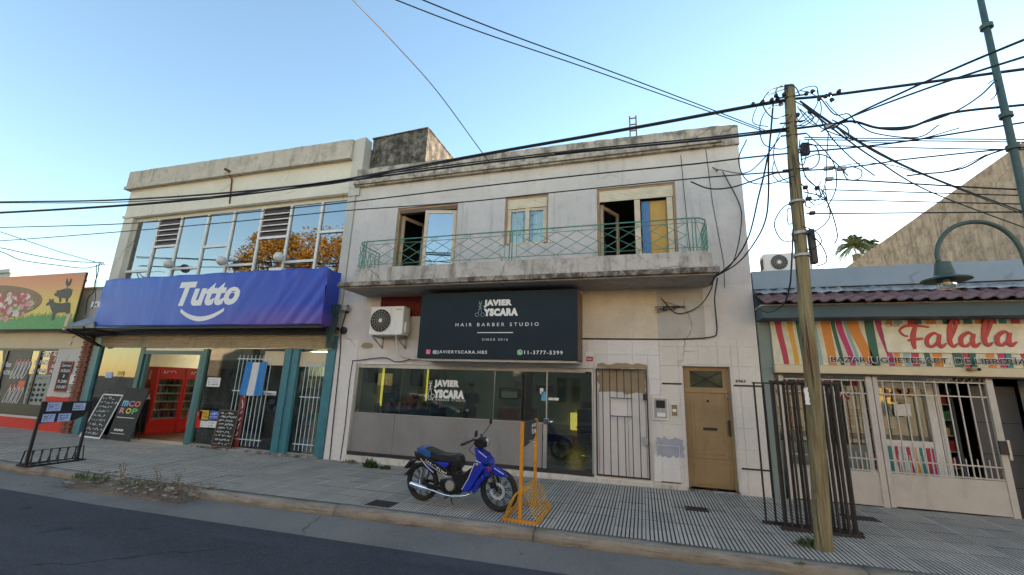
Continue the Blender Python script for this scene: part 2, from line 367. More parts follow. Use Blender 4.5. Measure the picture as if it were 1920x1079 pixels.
# pavement of ribbed tiles (right) and small-square tiles (left)
m, nt, bs = base('pavement_tile'); v = wcoord(nt); oi = _n(nt, 'ShaderNodeObjectInfo')
c = mixc(nt, ramp(nt, noise_node(nt, v, .8, 9, .7), .3, .72), (.45, .395, .325), (.60, .53, .435))
sn = _n(nt, 'ShaderNodeVectorMath', operation='SNAP'); sn.inputs[1].default_value = (.4, .42, 50); ad = _n(nt, 'ShaderNodeVectorMath', operation='ADD'); ad.inputs[1].default_value = (.02, .005, 25)
nt.links.new(v, ad.inputs[0]); nt.links.new(ad.outputs[0], sn.inputs[0]); wn = _n(nt, 'ShaderNodeTexWhiteNoise'); nt.links.new(sn.outputs[0], wn.inputs['Vector'])
c = mixc(nt, ramp(nt, wn.outputs['Value'], .2, 1, (0,0,0,1), (.42,)*3+(1,)), c, (.30, .275, .25))
c = mixc(nt, ramp(nt, noise_node(nt, v, 45, 5, .7), .45, .75, (0,0,0,1), (.5,)*3+(1,)), c, (.14, .13, .12))
c = mixc(nt, ramp(nt, noise_node(nt, v, 2.1, 9, .75), .56, .72, (0,0,0,1), (.45,)*3+(1,)), c, (.11, .10, .095))
nt.links.new(c, bs.inputs['Base Color']); bs.inputs['Roughness'].default_value = .8; bs.inputs['Specular IOR Level'].default_value = .3
bump(nt, bs, noise_node(nt, v, 70, 5), .3, .004); M['tile'] = m
M['grout'] = mat('dark_tile_joint', (.085, .076, .066), .9, var=.3, scale=4)
pave = struct(thing('pavement', (0, -1.5, gz(0, -1.5)), None, None))
def pbase(x0, x1):
    b = MB(); n = 30
    for i in range(n+1):
        xx = x0+(x1-x0)*i/n
        b.v += [(xx, KY+.002, gz(xx, KY)-.019), (xx, .05, gz(xx, .0)-.019), (xx, KY+.002, gz(xx, KY)-.15)]
    for i in range(n): b.f += [(3*i, 3*i+3, 3*i+4, 3*i+1)]; b.m += [0]
    return b
pbase(-26, 14).build('joint_bed', M['grout'], pave)
TW, TD = .40, .42
def ribbed():
    b = MB(); n = 8; p = TW/n; g = .0060; c_ = .002; h = .018; e = .002
    for i in range(n):
        a, d = -TW/2+i*p+(g if i else .003), -TW/2+(i+1)*p-(g if i < n-1 else .003); y0, y1 = -TD/2+e, TD/2-e
        b.add([(a,y0,-h),(a+c_,y0+c_,0),(a+c_,y1-c_,0),(a,y1,-h),(d,y0,-h),(d-c_,y0+c_,0),(d-c_,y1-c_,0),(d,y1,-h)], [(0,1,2,3),(1,5,6,2),(5,4,7,6),(0,4,5,1),(3,2,6,7)])
        b.m[-5:] = [1, 0, 1, 1, 1]
    return b
rt_me = ribbed().mesh('ribbed_tile', [M['tile'], M['grout']])
XS = -7.62; rnd = random.Random(11); cnt = 0
for i in range(36):
    for j in range(7):
        px_, py_ = XS+(i+.5)*TW, -TD*(j+.5)-.005
        inst('paving_tile', rt_me, (px_, py_, gz(px_, py_)+rnd.uniform(-.0025, .0015)), pave, (math.atan(.015)+rnd.gauss(0, .002), -math.atan(.009)+rnd.gauss(0, .002), rnd.gauss(0, .002)))
b = MB()
def squares(b, cx, cy, nn=4, w=TW, d=TD, mm=4, g=.0065):
    for i in range(nn):
        for j in range(mm):
            p, q_ = w/nn, d/mm; h = .017; t = rnd.uniform(-.0015, .001)
            a, e, c0, d0 = cx-w/2+i*p+g, cx-w/2+(i+1)*p-g, cy-d/2+j*q_+g, cy-d/2+(j+1)*q_-g
            b.add([(a,c0,gz(a,c0)-h),(e,c0,gz(e,c0)-h),(e,d0,gz(e,d0)-h),(a,d0,gz(a,d0)-h)]+[(x_+sx*.002, y_+sy*.002, gz(x_,y_)+t) for x_, y_, sx, sy in ((a,c0,1,1),(e,c0,-1,1),(e,d0,-1,-1),(a,d0,1,-1))],
                  [(4,5,6,7),(0,1,5,4),(1,2,6,5),(2,3,7,6),(3,0,4,7)]); b.m[-5:] = [0, 1, 1, 1, 1]
for i in range(46):
    if i in (5, 13): pass
    off = .02 if i >= 5 else 0
    for j in range(7): squares(b, XS-.02-off-(i+.5)*TW, -TD*(j+.5)-.005)
tag(b.build('small_square_paving', [M['tile'], M['grout']], pave), kind='stuff')
b = MB()
for i in range(-1, 18):
    for j in range(7): squares(b, XS+36*TW+.0+(i+1.5)*TW, -TD*(j+.5)-.005, 8, TW, TD, 1, .006)
tag(b.build('far_paving', [M['tile'], M['grout']], pave), kind='stuff')
for px_, py_, w_, d_, lab in ((717, 945, .42, .30, 'dark metal inspection plate in the pavement behind the motorcycle, near the kerb'), (1306, 955, .34, .24, 'small dark metal plate in the ribbed pavement before the brown door'), (1612, 972, .45, .26, 'dark grey plate in the pavement beside the stacked grilles and gate')):
    p = G(px_, py_); b = MB().box(p.x-w_/2, p.x+w_/2, p.y-d_/2, p.y+d_/2, p.z-.01, p.z+.007)
    for k in range(5): b.box(p.x-w_/2+.03, p.x+w_/2-.03, p.y-d_/2+.03+k*(d_-.06)/5, p.y-d_/2+.045+k*(d_-.06)/5, p.z+.007, p.z+.011)
    tag(b.build('inspection_plate', M['darkiron']), lab, 'ground plate')
# ================================================================== the two-storey house over the barber shop
M['lilac'] = plaster('lilac_grey_plaster', (.60, .555, .53), (.22, .19, .16), .45, .5, lo=.53, hi=.8, blotch=.1)
M['parapet'] = plaster('weathered_parapet_plaster', (.50, .45, .39), (.07, .06, .05), .85, .7, lo=.45, hi=.66, scale=2)
M['balcony'] = plaster('weathered_balcony_concrete', (.55, .51, .46), (.09, .075, .06), .7, .6, lo=.49, hi=.70, scale=2.2)
M['lip'] = plaster('flaking_slab_edge', (.42, .38, .33), (.07, .055, .045), .95, .2, lo=.42, hi=.56, bmp=.9, scale=4)
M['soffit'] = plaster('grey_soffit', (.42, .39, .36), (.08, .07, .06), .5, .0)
M['lower'] = plaster('pale_lower_plaster', (.66, .62, .575), (.20, .17, .14), .35, .3, lo=.57, hi=.8, blotch=.1)
M['creamwall'] = plaster('cream_plaster', (.66, .58, .45), (.22, .17, .11), .4, .3, lo=.55, hi=.8)
M['patchgrey'] = plaster('grey_beige_plaster', (.50, .47, .42), (.2, .18, .15), .3, .3, lo=.55, hi=.8)
M['warmtile'] = plaster('glazed_wall_tile', (.68, .63, .56), (.22, .17, .12), .35, .25, lo=.6, hi=.82, bmp=.1, blotch=.07)
M['whitetile'] = plaster('white_wall_panel', (.74, .70, .665), (.3, .25, .2), .3, .25, lo=.6, hi=.82, bmp=.12, blotch=.06)
b2 = thing('two_storey_house', (-2.5, .15, gz(-2.5)), 'two storey pale lilac house with a long balcony above the barber shop', 'house')
XL, XR = -7.2, 2.08
W1, W2, W3 = (-5.88, -4.2, 4.02, 6.15), (-2.98, -1.94, 4.95, 6.15), (-.84, .8, 4.02, 6.15)
SHOP, GRD, DOOR = (-6.6, -.95, .12, 2.19), (-.91, .09, .17, 2.19), (.75, 1.58, .08, 2.27)
MB().wall(XL, XR, 3.85, 6.9, [W1, W2, W3], 0, .3).build('upper_wall', M['lilac'], b2)
MB().wall(XL, XR, -.25, 3.85, [SHOP, GRD, DOOR], 0, .3).build('lower_wall', M['lower'], b2)
MB().box(XL, XR, .3, 9, 6.7, 6.86).box(XL, XL+.2, .3, 9, -.2, 6.7).box(XR-.2, XR, .3, 9, -.2, 6.7).box(XL, XR, 8.8, 9, -.2, 6.7).box(XL+.2, XR-.2, .3, 8.8, 3.6, 3.75).build('inner_shell', M['lower'], b2)
# parapet, cornice, end pilaster
def rough_top(b, x0, x1, y0, y1, z0, z1a, z1b, n=30, j=.012, seed=1):
    rn = random.Random(seed); vs = []; fs = []
    for i in range(n+1):
        x = x0+(x1-x0)*i/n; z = z1a+(z1b-z1a)*i/n+rn.uniform(-j, j)
        vs += [(x,y0,z0),(x,y0,z),(x,y1,z),(x,y1,z0)]
    for i in range(n):
        o = i*4; fs += [(o,o+4,o+5,o+1),(o+1,o+5,o+6,o+2),(o+2,o+6,o+7,o+3),(o,o+3,o+7,o+4)]
    fs += [(0,1,2,3),(n*4+3,n*4+2,n*4+1,n*4)]; return b.add(vs, fs)
rough_top(MB(), XL-.02, 1.74, -.07, .2, 6.95, 7.36, 7.30, 60, seed=2).build('parapet', M['parapet'], b2)
b = MB().box(XL-.03, 1.74, -.16, .0, 6.88, 6.955); b.box(XL-.03, 1.74, -.10, .0, 6.84, 6.88); b.build('cornice', M['parapet'], b2, bevel=.006)
rough_top(MB(), 1.74, XR+.01, -.05, .22, 6.84, 7.30, 7.28, 6, seed=5).build('corner_pilaster', M['parapet'], b2)
# balcony
b = MB(); b.box(-6.56, 1.36, -1.08, .0, 3.84, 3.94); b.build('balcony_slab', M['lip'], b2, bevel=.01)
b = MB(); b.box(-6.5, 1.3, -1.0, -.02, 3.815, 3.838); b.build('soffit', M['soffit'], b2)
def balc_path(x0, x1, yf, r=.28, n=6):
    p = [(x0, -.02)] + [(x0+r-r*math.cos(R(90*i/n)), yf+r-r*math.sin(R(90*i/n))) for i in range(n+1)]
    p += [(x1-r+r*math.sin(R(90*i/n)), yf+r-r*math.cos(R(90*i/n))) for i in range(n+1)] + [(x1, -.02)]
    q = []
    for a, c_ in zip(p, p[1:]):
        L = math.hypot(c_[0]-a[0], c_[1]-a[1]); k = max(1, int(L/.25))
        q += [(a[0]+(c_[0]-a[0])*i/k, a[1]+(c_[1]-a[1])*i/k) for i in range(k)]
    return q+[p[-1]]
outer = balc_path(-6.35, 1.31, -1.0); inner = balc_path(-6.21, 1.17, -.86, .16)
def resamp(p, n):
    d = [0]
    for a, c_ in zip(p, p[1:]): d.append(d[-1]+math.hypot(c_[0]-a[0], c_[1]-a[1]))
    out = []; j = 0
    for i in range(n):
        t = d[-1]*i/(n-1)
        while j < len(p)-2 and d[j+1] < t: j += 1
        u = (t-d[j])/max(1e-9, d[j+1]-d[j]); out.append((p[j][0]+(p[j+1][0]-p[j][0])*u, p[j][1]+(p[j+1][1]-p[j][1])*u))
    return out
o_, i_ = resamp(outer, 70), resamp(inner, 70); b = MB(); rn = random.Random(4)
for (ox, oy), (ix, iy) in zip(o_, i_):
    t = 4.265+rn.uniform(-.006, .006); b.v += [(ox, oy, 3.94), (ox, oy, t), (ix, iy, t), (ix, iy, 3.94)]
for k in range(69):
    q_ = k*4
    for f in ((0,4,5,1),(1,5,6,2),(2,6,7,3)): b.f.append(tuple(q_+z for z in f)); b.m.append(0)
b.build('balcony_upstand', M['balcony'], b2)
# railing: things of iron fixed to the balcony
rail = thing('balcony_railing', (-2.5, -.93, 4.27), 'green wrought iron lattice railing with scrolls along the long balcony', 'railing')
rp = resamp(balc_path(-6.28, 1.24, -.93, .24), 60)
ztop, zlo, zup, zb = 4.93, 4.36, 4.84, 4.29
MB().tube([(x, y, ztop) for x, y in rp], .013, 6).tube([(x, y, ztop+.004) for x, y in rp], .009, 4).build('handrail', M['green'], rail)
MB().tube([(x, y, zlo) for x, y in rp], .007, 5).build('lower_rail', M['green'], rail)
MB().tube([(x, y, zup) for x, y in rp], .007, 5).build('upper_rail', M['green'], rail)
for xp in (-6.05, -2.52, 1.0):
    for dx in (-.028, .028): MB().box(xp+dx-.01, xp+dx+.01, -.94, -.92, 4.26, ztop).build('post', M['green'], rail)
pan = [(-6.05, -2.52), (-2.52, 1.0)]
for a, c_ in pan:
    x = a+.14; n = 8; p = (c_-a-.28)/n
    MB().box(a+.12, a+.132, -.935, -.925, zlo, zup).build('bar', M['green'], rail); MB().box(c_-.132, c_-.12, -.935, -.925, zlo, zup).build('bar', M['green'], rail)
    for k in range(-1, n):          # crossing diagonals, each spans two cells
        for sgn in (1, -1):
            x0_, x1_ = x+k*p, x+(k+2)*p; z0_, z1_ = (zlo, zup) if sgn > 0 else (zup, zlo)
            lo_, hi_ = max(x0_, x), min(x1_, x+n*p)
            f = lambda xx: z0_+(z1_-z0_)*(xx-x0_)/(x1_-x0_)
            MB().tube([(lo_, -.93+.006*sgn, f(lo_)), (hi_, -.93+.006*sgn, f(hi_))], .0065, 5).build('lattice_bar', M['green'], rail)
def scroll(b, cx, cz, r, y, s=1, vdir=1):
    pts = [Vector((cx+s*r*(1-.72*t)*math.cos(R(200-t*400)), y, cz+vdir*r*(1-.72*t)*math.sin(R(200-t*400)))) for t in [i/12 for i in range(13)]]
    b.tube(pts, .006, 4)
for a, c_ in pan:
    n = 4
    for k in range(n+1):
        cx = a+.14+(c_-a-.28)*k/n
        for cz, vd in ((4.885, 1), (4.325, -1)):
            b = MB(); scroll(b, cx-.045, cz, .042, -.93, 1, vd); scroll(b, cx+.045, cz, .042, -.93, -1, vd); b.build('scroll', M['green'], rail)
for sx, ex in ((-6.28, -6.05), (1.24, 1.0)):        # the denser curved ends
    b = MB()
    for k in range(4):
        y = -.75+.17*k
        b.tube(smooth_curve([(sx, y-.06, zlo), (sx, y+.08, (zlo+zup)/2), (sx, y-.06, zup)], 5), .0065, 4); b.tube(smooth_curve([(sx, y+.08, zlo), (sx, y-.06, (zlo+zup)/2), (sx, y+.08, zup)], 5), .0065, 4)
    b.tube([(sx, -.02, 4.27), (sx, -.02, ztop)], .01, 4)
    s_ = 1 if ex > sx else -1
    b.tube([(sx+s_*.07, -.90, zlo), (ex-s_*.04, -.93, zup)], .0065, 4); b.tube([(sx+s_*.07, -.90, zup), (ex-s_*.04, -.93, zlo)], .0065, 4)
    scroll(b, ex-s_*.07, 4.88, .04, -.93, 1); scroll(b, ex-s_*.07, 4.33, .04, -.93, 1, -1)
    for k in range(3): b.tube([(sx, -.15-.22*k, 4.28), (sx, -.15-.22*k, ztop)], .0055, 4)
    b.build('end_scrollwork', M['green'], rail)
# upstairs openings
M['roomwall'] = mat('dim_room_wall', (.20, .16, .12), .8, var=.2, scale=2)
M['yellowdoor'] = mat('yellow_ochre_paint', (.52, .30, .06), .5, var=.08, scale=3)
M['bluepane'] = glass('blue_mirror_pane', (.12, .22, .30), .28, 1.1)
M['curtain'] = mat('white_net_curtain', (.72, .70, .66), .8, var=.08, scale=14)
def upstairs(w_, kind):
    x0, x1, z0, z1 = w_
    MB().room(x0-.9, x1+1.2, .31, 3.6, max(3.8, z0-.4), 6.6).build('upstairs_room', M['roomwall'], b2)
    fr = MB().box(x0, x0+.05, .04, .14, z0, z1).box(x1-.05, x1, .04, .14, z0, z1).box(x0+.05, x1-.05, .04, .14, z1-.05, z1)
    f = fr.build('window' if kind == 2 else 'balcony_door', M['framewood'], b2)
    for xa, xb in ((x0-.13, x0-.002), (x1+.002, x1+.13)): MB().box(xa, xb, -.018, 0, z0 if kind == 2 else 3.95, z1+.03).build('surround', M['lilac'], f)
    return f
f1 = upstairs(W1, 1); f2 = upstairs(W2, 2); f3 = upstairs(W3, 3)
def slats(par, x0, x1, z0, z1, y, n, m, w=.012):
    p = (z1-z0)/n
    b = MB().prism([(0, 0), (0, p*.93), (.0, p*.93)], 0, .01) if 0 else None
    b = MB(); L = (x1-x0)/2; h = p*.47
    b.add([(-L,0,-h),(L,0,-h),(L,-w*.7,-h*.4),(-L,-w*.7,-h*.4),(L,-w*.7,h*.5),(-L,-w*.7,h*.5),(L,0,h),(-L,0,h)], [(0,1,2,3),(3,2,4,5),(5,4,6,7),(0,7,6,1)])
    me = b.mesh('slat', m)
    for i in range(n): inst('slat', me, ((x0+x1)/2, y, z0+(i+.5)*p), par)
M['brownbox'] = mat('brown_shutter_box', (.13, .085, .055), .7, dirt=.3)
MB().box(-5.83, -4.25, .02, .16, 6.0, 6.1).build('shutter_box', M['brownbox'], f1)
slats(f2, -2.93, -1.99, 5.86, 6.10, .05, 7, M['cream']); slats(f3, -.79, .75, 5.84, 6.10, .05, 8, M['cream'])
def leaf(par, hx, w_, z0, z1, y, ang, m_fr, m_gl, s=1, name='door_leaf'):     # hinged glazed leaf; s=+1 opens from left hinge
    T = Matrix.Translation((hx, y, 0)) @ Matrix.Rotation(ang, 4, 'Z')
    b = MB(); t = .045
    def bx(*a): b.box(*a, M=T)
    xs0, xs1 = (0, w_) if s > 0 else (-w_, 0)
    bx(xs0, xs0+.085, -t/2, t/2, z0, z1); bx(xs1-.085, xs1, -t/2, t/2, z0, z1); bx(xs0+.085, xs1-.085, -t/2, t/2, z1-.085, z1); bx(xs0+.085, xs1-.085, -t/2, t/2, z0, z0+.16)
    o = b.build(name, m_fr, par, bevel=.004)
    MB().box(xs0+.085, xs1-.085, -.004, .004, z0+.16, z1-.085, M=T).build('pane', m_gl, par)
    return o
M['framepale'] = mat('pale_varnished_frame', (.60, .48, .34), .45, dirt=.2, var=.12, scale=5)
leaf(f1, -5.83, .76, 4.05, 6.0, .16, R(68), M['framepale'], M['glass'], 1)
leaf(f1, -4.26, .80, 4.05, 5.98, .10, R(12), M['framepale'], M['bluepane'], -1)
MB().box(-5.02, -4.98, .3, .34, 4.0, 5.9).build('inner_jamb', M['framewood'], f1)
leaf(f3, -.78, .76, 4.05, 5.84, .16, R(62), M['framepale'], M['glass'], 1)
MB().box(-.045, .075, .06, .12, 4.02, 5.84).box(.62, .74, .06, .12, 4.02, 5.84).build('middle_frame', M['framepale'], f3, bevel=.005)
MB().box(.10, .27, .15, .17, 4.02, 5.82).build('blue_panel', mat('blue_panel_paint', (.07, .16, .35), .4), f3)
MB().box(.27, .62, .17, .19, 4.02, 5.82).box(.30, .36, .16, .17, 4.1, 5.75).box(.54, .60, .16, .17, 4.1, 5.75).build('yellow_door', M['yellowdoor'], f3)
MB().box(-2.93, -2.85, .06, .12, 5.0, 5.86).box(-2.07, -1.99, .06, .12, 5.0, 5.86).box(-2.50, -2.40, .05, .12, 5.0, 5.86).box(-2.85, -2.07, .07, .12, 4.95, 5.03).box(-2.85, -2.07, .07, .12, 5.80, 5.86).build('sash', M['framepale'], f2, bevel=.004)
MB().box(-2.85, -2.07, .09, .096, 5.03, 5.80).build('pane', M['glass_shop'], f2)
def curtain(name, par, x0, x1, y, z0, z1, n=26, a=.018, m=None, taper=0):
    b = MB(); rn = random.Random(int(abs(x0*100)))
    for i in range(n+1):
        t = i/n; x = x0+(x1-x0)*t; yy = y+a*math.sin(t*n*.9+rn.random())
        b.v += [(x, yy, z1), (x+(taper*(1-t) if taper > 0 else taper*t), yy+a*.4, z0)]
    for i in range(n): b.f.append((2*i, 2*i+2, 2*i+3, 2*i+1)); b.m.append(0)
    return b.build(name, m or M['curtain'], par, smooth=True)
curtain('curtain', f2, -2.85, -2.58, .16, 5.0, 5.8); curtain('curtain', f2, -2.33, -2.07, .16, 5.0, 5.8)
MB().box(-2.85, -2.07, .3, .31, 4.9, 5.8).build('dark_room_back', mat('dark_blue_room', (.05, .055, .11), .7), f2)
# wall furniture of the front
for pts in ([(.95, 6.75), (.97, 5.9), (1.02, 4.5)], [(1.45, 6.85), (1.5, 5.6), (1.62, 4.3), (1.6, 3.8)]):
    MB().tube([(x, -.008, z) for x, z in pts], .006, 5).build('wall_cable', M['cable'], b2)
# facing tiles of the ground floor: each a piece of its own
def facing(par, x0, x1, z0, z1, w_, h_, holes, m, y=-.012, name='wall_tile', g=.0022, seed=1, ztop_first=None):
    rn = random.Random(seed); nx = max(1, round((x1-x0)/w_)); w_ = (x1-x0)/nx; z = z1; row = 0
    while z > z0+.01:
        h = ztop_first if (row == 0 and ztop_first) else h_; za, zb_ = max(z0, z-h), z
        for i in range(nx):
            xa, xb = x0+i*w_, x0+(i+1)*w_
            cells = [(xa, xb, za, zb_)]
            for H in holes:
                new = []
                for (a, b_, c0, d0) in cells:
                    if H[0] >= b_ or H[1] <= a or H[2] >= d0 or H[3] <= c0: new.append((a, b_, c0, d0)); continue
                    if H[0] > a: new.append((a, H[0], c0, d0))
                    if H[1] < b_: new.append((H[1], b_, c0, d0))
                    aa, bb = max(a, H[0]), min(b_, H[1])
                    if H[2] > c0: new.append((aa, bb, c0, H[2]))
                    if H[3] < d0: new.append((aa, bb, H[3], d0))
                cells = new
            cells = [c0 for c0 in cells if c0[1]-c0[0] > .025 and c0[3]-c0[2] > .025]
            if cells:
                b = MB(); dy = rn.uniform(-.0015, .0015)
                for a, b_, c0, d0 in cells:
                    b.add([(a+g, y+dy+.0, c0+g), (b_-g, y+dy, c0+g), (b_-g, y+dy, d0-g), (a+g, y+dy, d0-g), (a+.0005, -.0005, c0+.0005), (b_-.0005, -.0005, c0+.0005), (b_-.0005, -.0005, d0-.0005), (a+.0005, -.0005, d0-.0005)], [(0,1,2,3),(0,4,5,1),(1,5,6,2),(2,6,7,3),(3,7,4,0)])
                b.build(name, m, par)
        z -= h; row += 1
pad = lambda h, e=.0: (h[0]-e, h[1]+e, h[2]-e, h[3]+e)
facing(b2, .33, XR, .0, 2.77, .335, .365, [pad(DOOR, .03)], M['warmtile'], ztop_first=.13, seed=3)
facing(b2, -1.17, .33, .0, 2.77, .5, .46, [pad(SHOP), pad(GRD, .02), (.13, .49, .12, 1.72)], M['whitetile'], ztop_first=.30, seed=4)
facing(b2, XL, -6.6, -.06, 2.76, .6, .62, [], M['whitetile'], seed=5)
for zz, (xa, xb) in ((1.93, (.36, .72)), (1.93, (1.62, XR)), (.49, (1.64, XR))):       # dark listello band
    MB().box(xa, xb, -.0155, -.0, zz-.015, zz+.015).build('dark_border_strip', M['darkiron'], b2)
MB().box(-1.17, .33, -.008, 0, 2.775, 3.81).build('cream_panel', M['creamwall'], b2)
MB().box(.33, 1.2, -.010, 0, 2.775, 3.81).build('grey_patch', M['patchgrey'], b2)
MB().box(-6.1, -4.6, -.006, 0, 2.78, 3.30).build('cream_panel', M['creamwall'], b2)
MB().box(-6.1, -4.55, -.006, 0, 3.32, 3.81).build('red_panel', mat('dull_red_paint', (.13, .014, .012), .8, dirt=.4), b2)
M['bareplaster'] = plaster('bare_brown_render', (.36, .27, .16), (.2, .15, .1), .4, .1)
def blob(par, name, m, cx, cz, rx, rz, y, seed, n=26, th=.004):
    rn = random.Random(seed); o = [(cx+rx*math.cos(t)*(1+rn.uniform(-.14, .14)), cz+rz*math.sin(t)*(1+rn.uniform(-.14, .14))) for t in [2*math.pi*i/n for i in range(n)]]
    return MB().prism(o, y-th, y+.002).build(name, m, par)
def ragged(par, name, m, x0, x1, z0, z1, y, seed, j=.05, th=.004):
    rn = random.Random(seed); o = []
    for i in range(10): o.append((x0+(x1-x0)*i/10, z0+rn.uniform(-j, j)))
    for i in range(6): o.append((x1+rn.uniform(-j, j), z0+(z1-z0)*i/6))
    for i in range(10): o.append((x1-(x1-x0)*i/10, z1+rn.uniform(-j, j)))
    for i in range(6): o.append((x0+rn.uniform(-j, j), z1-(z1-z0)*i/6))
    return MB().prism(o, y-th, y+.002).build(name, m, par)
blob(b2, 'bare_patch', M['bareplaster'], -6.35, 2.62, .16, .07, -.016, 3)
ragged(b2, 'grey_paint_patch', mat('blue_grey_paint_patch', (.33, .34, .39), .7), .22, .70, .60, .93, -.0165, 8, .03)
# storefront of the barber shop
M['greypanel'] = mat('grey_laminate_panel', (.235, .225, .215), .45, dirt=.25, var=.12, scale=1.2)
M['sill'] = plaster('chipped_white_sill', (.68, .63, .56), (.2, .15, .1), .6, .4, lo=.5, hi=.7)
store = MB().box(-6.6, -.96, .03, .10, 2.10, 2.19).box(-6.6, -6.55, .03, .10, .22, 2.10).box(-.99, -.96, .03, .10, .16, 2.10).build('shopfront', M['alu'], b2)
MB().box(-6.6, -1.0, .02, .12, .12, .20).build('bottom_rail', M['darkiron'], store)
pz0, pz1 = .2, 1.055; xj = FX(737, 820, .05)
for a, c_ in ((-6.55, xj-.004), (xj+.004, -2.0)): box('grey_panel', M['greypanel'], store, a, c_, .04, .06, pz0, pz1, .002)
box('panel_cap', M['alu'], store, -6.55, -1.98, .03, .075, pz1, pz1+.014)
jx = [-6.55, FX(752, 720, .05), FX(927, 735, .05), -1.93]
for a, c_ in zip(jx, jx[1:]): box('pane', M['glass_barber'], store, a+.003, c_-.003, .05, .058, pz1+.014, 2.10)
box('pane_joint', M['chrome'], store, jx[2]-.01, jx[2]+.01, .04, .05, pz1, 2.1)
box('door_post', M['alu'], store, -1.98, -1.90, .02, .09, .2, pz1+.01); box('door_post', M['alu'], store, -1.93, -1.905, .03, .09, pz1+.01, 2.1)
gd = MB().box(-1.89, -1.0, .05, .06, .19, 2.09).build('glass_door', M['glass_barber'], store)
box('lock', M['chrome'], gd, -1.97, -1.86, -.01, .05, 1.05, 1.16, .004)
MB().sphere((-1.80, -.03, 1.10), .035, 12, 8).build('door_knob', M['chrome'], gd, smooth=True)
box('hinge', M['darkiron'], gd, -1.12, -1.0, .03, .08, .16, .24); box('hinge', M['darkiron'], gd, -1.12, -1.0, .03, .08, 2.04, 2.12)
for cx, cz, w_, h_, m_ in ((-1.99, 1.70, .07, .12, M['paper']), (-1.94, 1.60, .10, .18, mat('pale_blue_sticker', (.08, .38, .62), .4)), (-1.79, 1.55, .10, .05, M['paper']), (-1.68, 1.55, .10, .05, M['paper'])):
    box('door_sticker', m_, gd, cx-w_/2-.04, cx+w_/2-.04, .040, .0485, cz-h_/2, cz+h_/2)
rough_top(MB(), -6.62, -.93, -.03, .12, -.1, .122, .122, 30, .006, seed=9).build('sill', M['sill'], b2)
box('fluorescent_tube_lamp', M['white'], store, -6.45, -5.35, -.01, .025, 2.185, 2.215)
# window lettering and scissors mark on the glass
M['decal'] = mat('white_vinyl_lettering', (.78, .78, .76), .5, var=.02, bmp=0)
def wx(px, py, y=.045): return FX(px, py, y)
def scissors(par, cx, cz, h, y, m, th=.006):
    b = MB(); k = h
    b.tube([(cx-.10*k, y, cz-.28*k), (cx+.10*k, y, cz+.50*k)], th, 4); b.tube([(cx+.14*k, y, cz-.28*k), (cx-.06*k, y, cz+.50*k)], th, 4)
    b.tube(arc(cx-.17*k, cz-.38*k, .12*k, 0, 360, y, 12)[:-1], th, 4, closed=True); b.tube(arc(cx+.21*k, cz-.38*k, .12*k, 0, 360, y, 12)[:-1], th, 4, closed=True)
    b.tube([(cx-.12*k, y, cz+.14*k), (cx+.14*k, y, cz+.22*k)], th, 4); b.tube([(cx-.1*k, y, cz+.32*k), (cx+.12*k, y, cz+.36*k)], th, 4); b.tube([(cx-.12*k, y, cz-.02*k), (cx+.15*k, y, cz+.04*k)], th, 4)
    return b.build('scissors_mark', m, par)
def javier(par, x0, x1, z0, z1, y, m, scm=None):
    h = (z1-z0)
    text('lettering', 'JAVIER', m, par, x0, y, z0+h*.53, (x1-x0)*.82, h*.47, off=.075, ext=.002, space=1.13)
    text('lettering', 'YSCARA', m, par, x0, y, z0, (x1-x0), h*.47, off=.075, ext=.002, space=1.13)
    scissors(par, x0-h*.24, z0+h*.46, h*.95, y, scm or m)
a = F(812, 748, .045); c_ = F(872, 713, .045)
javier(store, a.x, c_.x, FZ(840, 748, .045), FZ(840, 713, .045), .045, M['decal'])
text('lettering', 'HAIR BARBER STUDIO', M['decal'], store, FX(797, 750, .045), .045, FZ(830, 752, .045), FX(873, 750, .045)-FX(797, 750, .045), .045, ext=.001, space=1.5)
# grilled door, wall panel behind
gp = MB().box(-.91, .09, .05, .08, .17, 2.19).build('recessed_panel', M['whitetile'], b2)
ragged(gp, 'bare_plaster_patch', M['bareplaster'], -.86, .06, 1.72, 2.17, .046, 5, .03)
ragged(b2, 'bare_patch', M['bareplaster'], -.86, .10, 2.2, 2.29, -.0165, 6, .03)
for x in (-.86, -.3, .04):
    MB().box(x, x+.006, .044, .05, .2, 1.7).build('panel_seam', M['darkiron'], gp)
gg = thing('door_grille', (-.41, -.04, .17), 'grey iron bar grille with a square centre opening over the blocked white doorway', 'grille')
MB().box(-.90, -.875, -.05, -.025, .17, 2.19).box(.065, .09, -.05, -.025, .17, 2.19).box(-.875, .065, -.05, -.025, 2.165, 2.19).box(-.875, .065, -.05, -.025, .17, .195).build('grille_frame', M['darkiron'], gg)
xs = [-.765+i*.138 for i in range(6)]
for i, x in enumerate(xs):
    if i in (2, 3): segs = ((.195, 1.28), (1.62, 2.165))
    else: segs = ((.195, 2.165),)
    if i == 1 or i == 4: segs = ((.195, 2.165),)
    for s0, s1 in segs: box('bar', M['darkiron'], gg, x-.008, x+.008, -.045, -.029, s0, s1)
box('crossbar', M['darkiron'], gg, xs[1], xs[4], -.046, -.028, 1.27, 1.285); box('crossbar', M['darkiron'], gg, xs[1], xs[4], -.046, -.028, 1.615, 1.63)
box('lock_plate', M['silver'], gg, -.03, .065, -.05, -.02, .78, .92); box('lock_plate', M['darkiron'], gg, .0, .065, -.05, -.02, 1.6, 1.72)
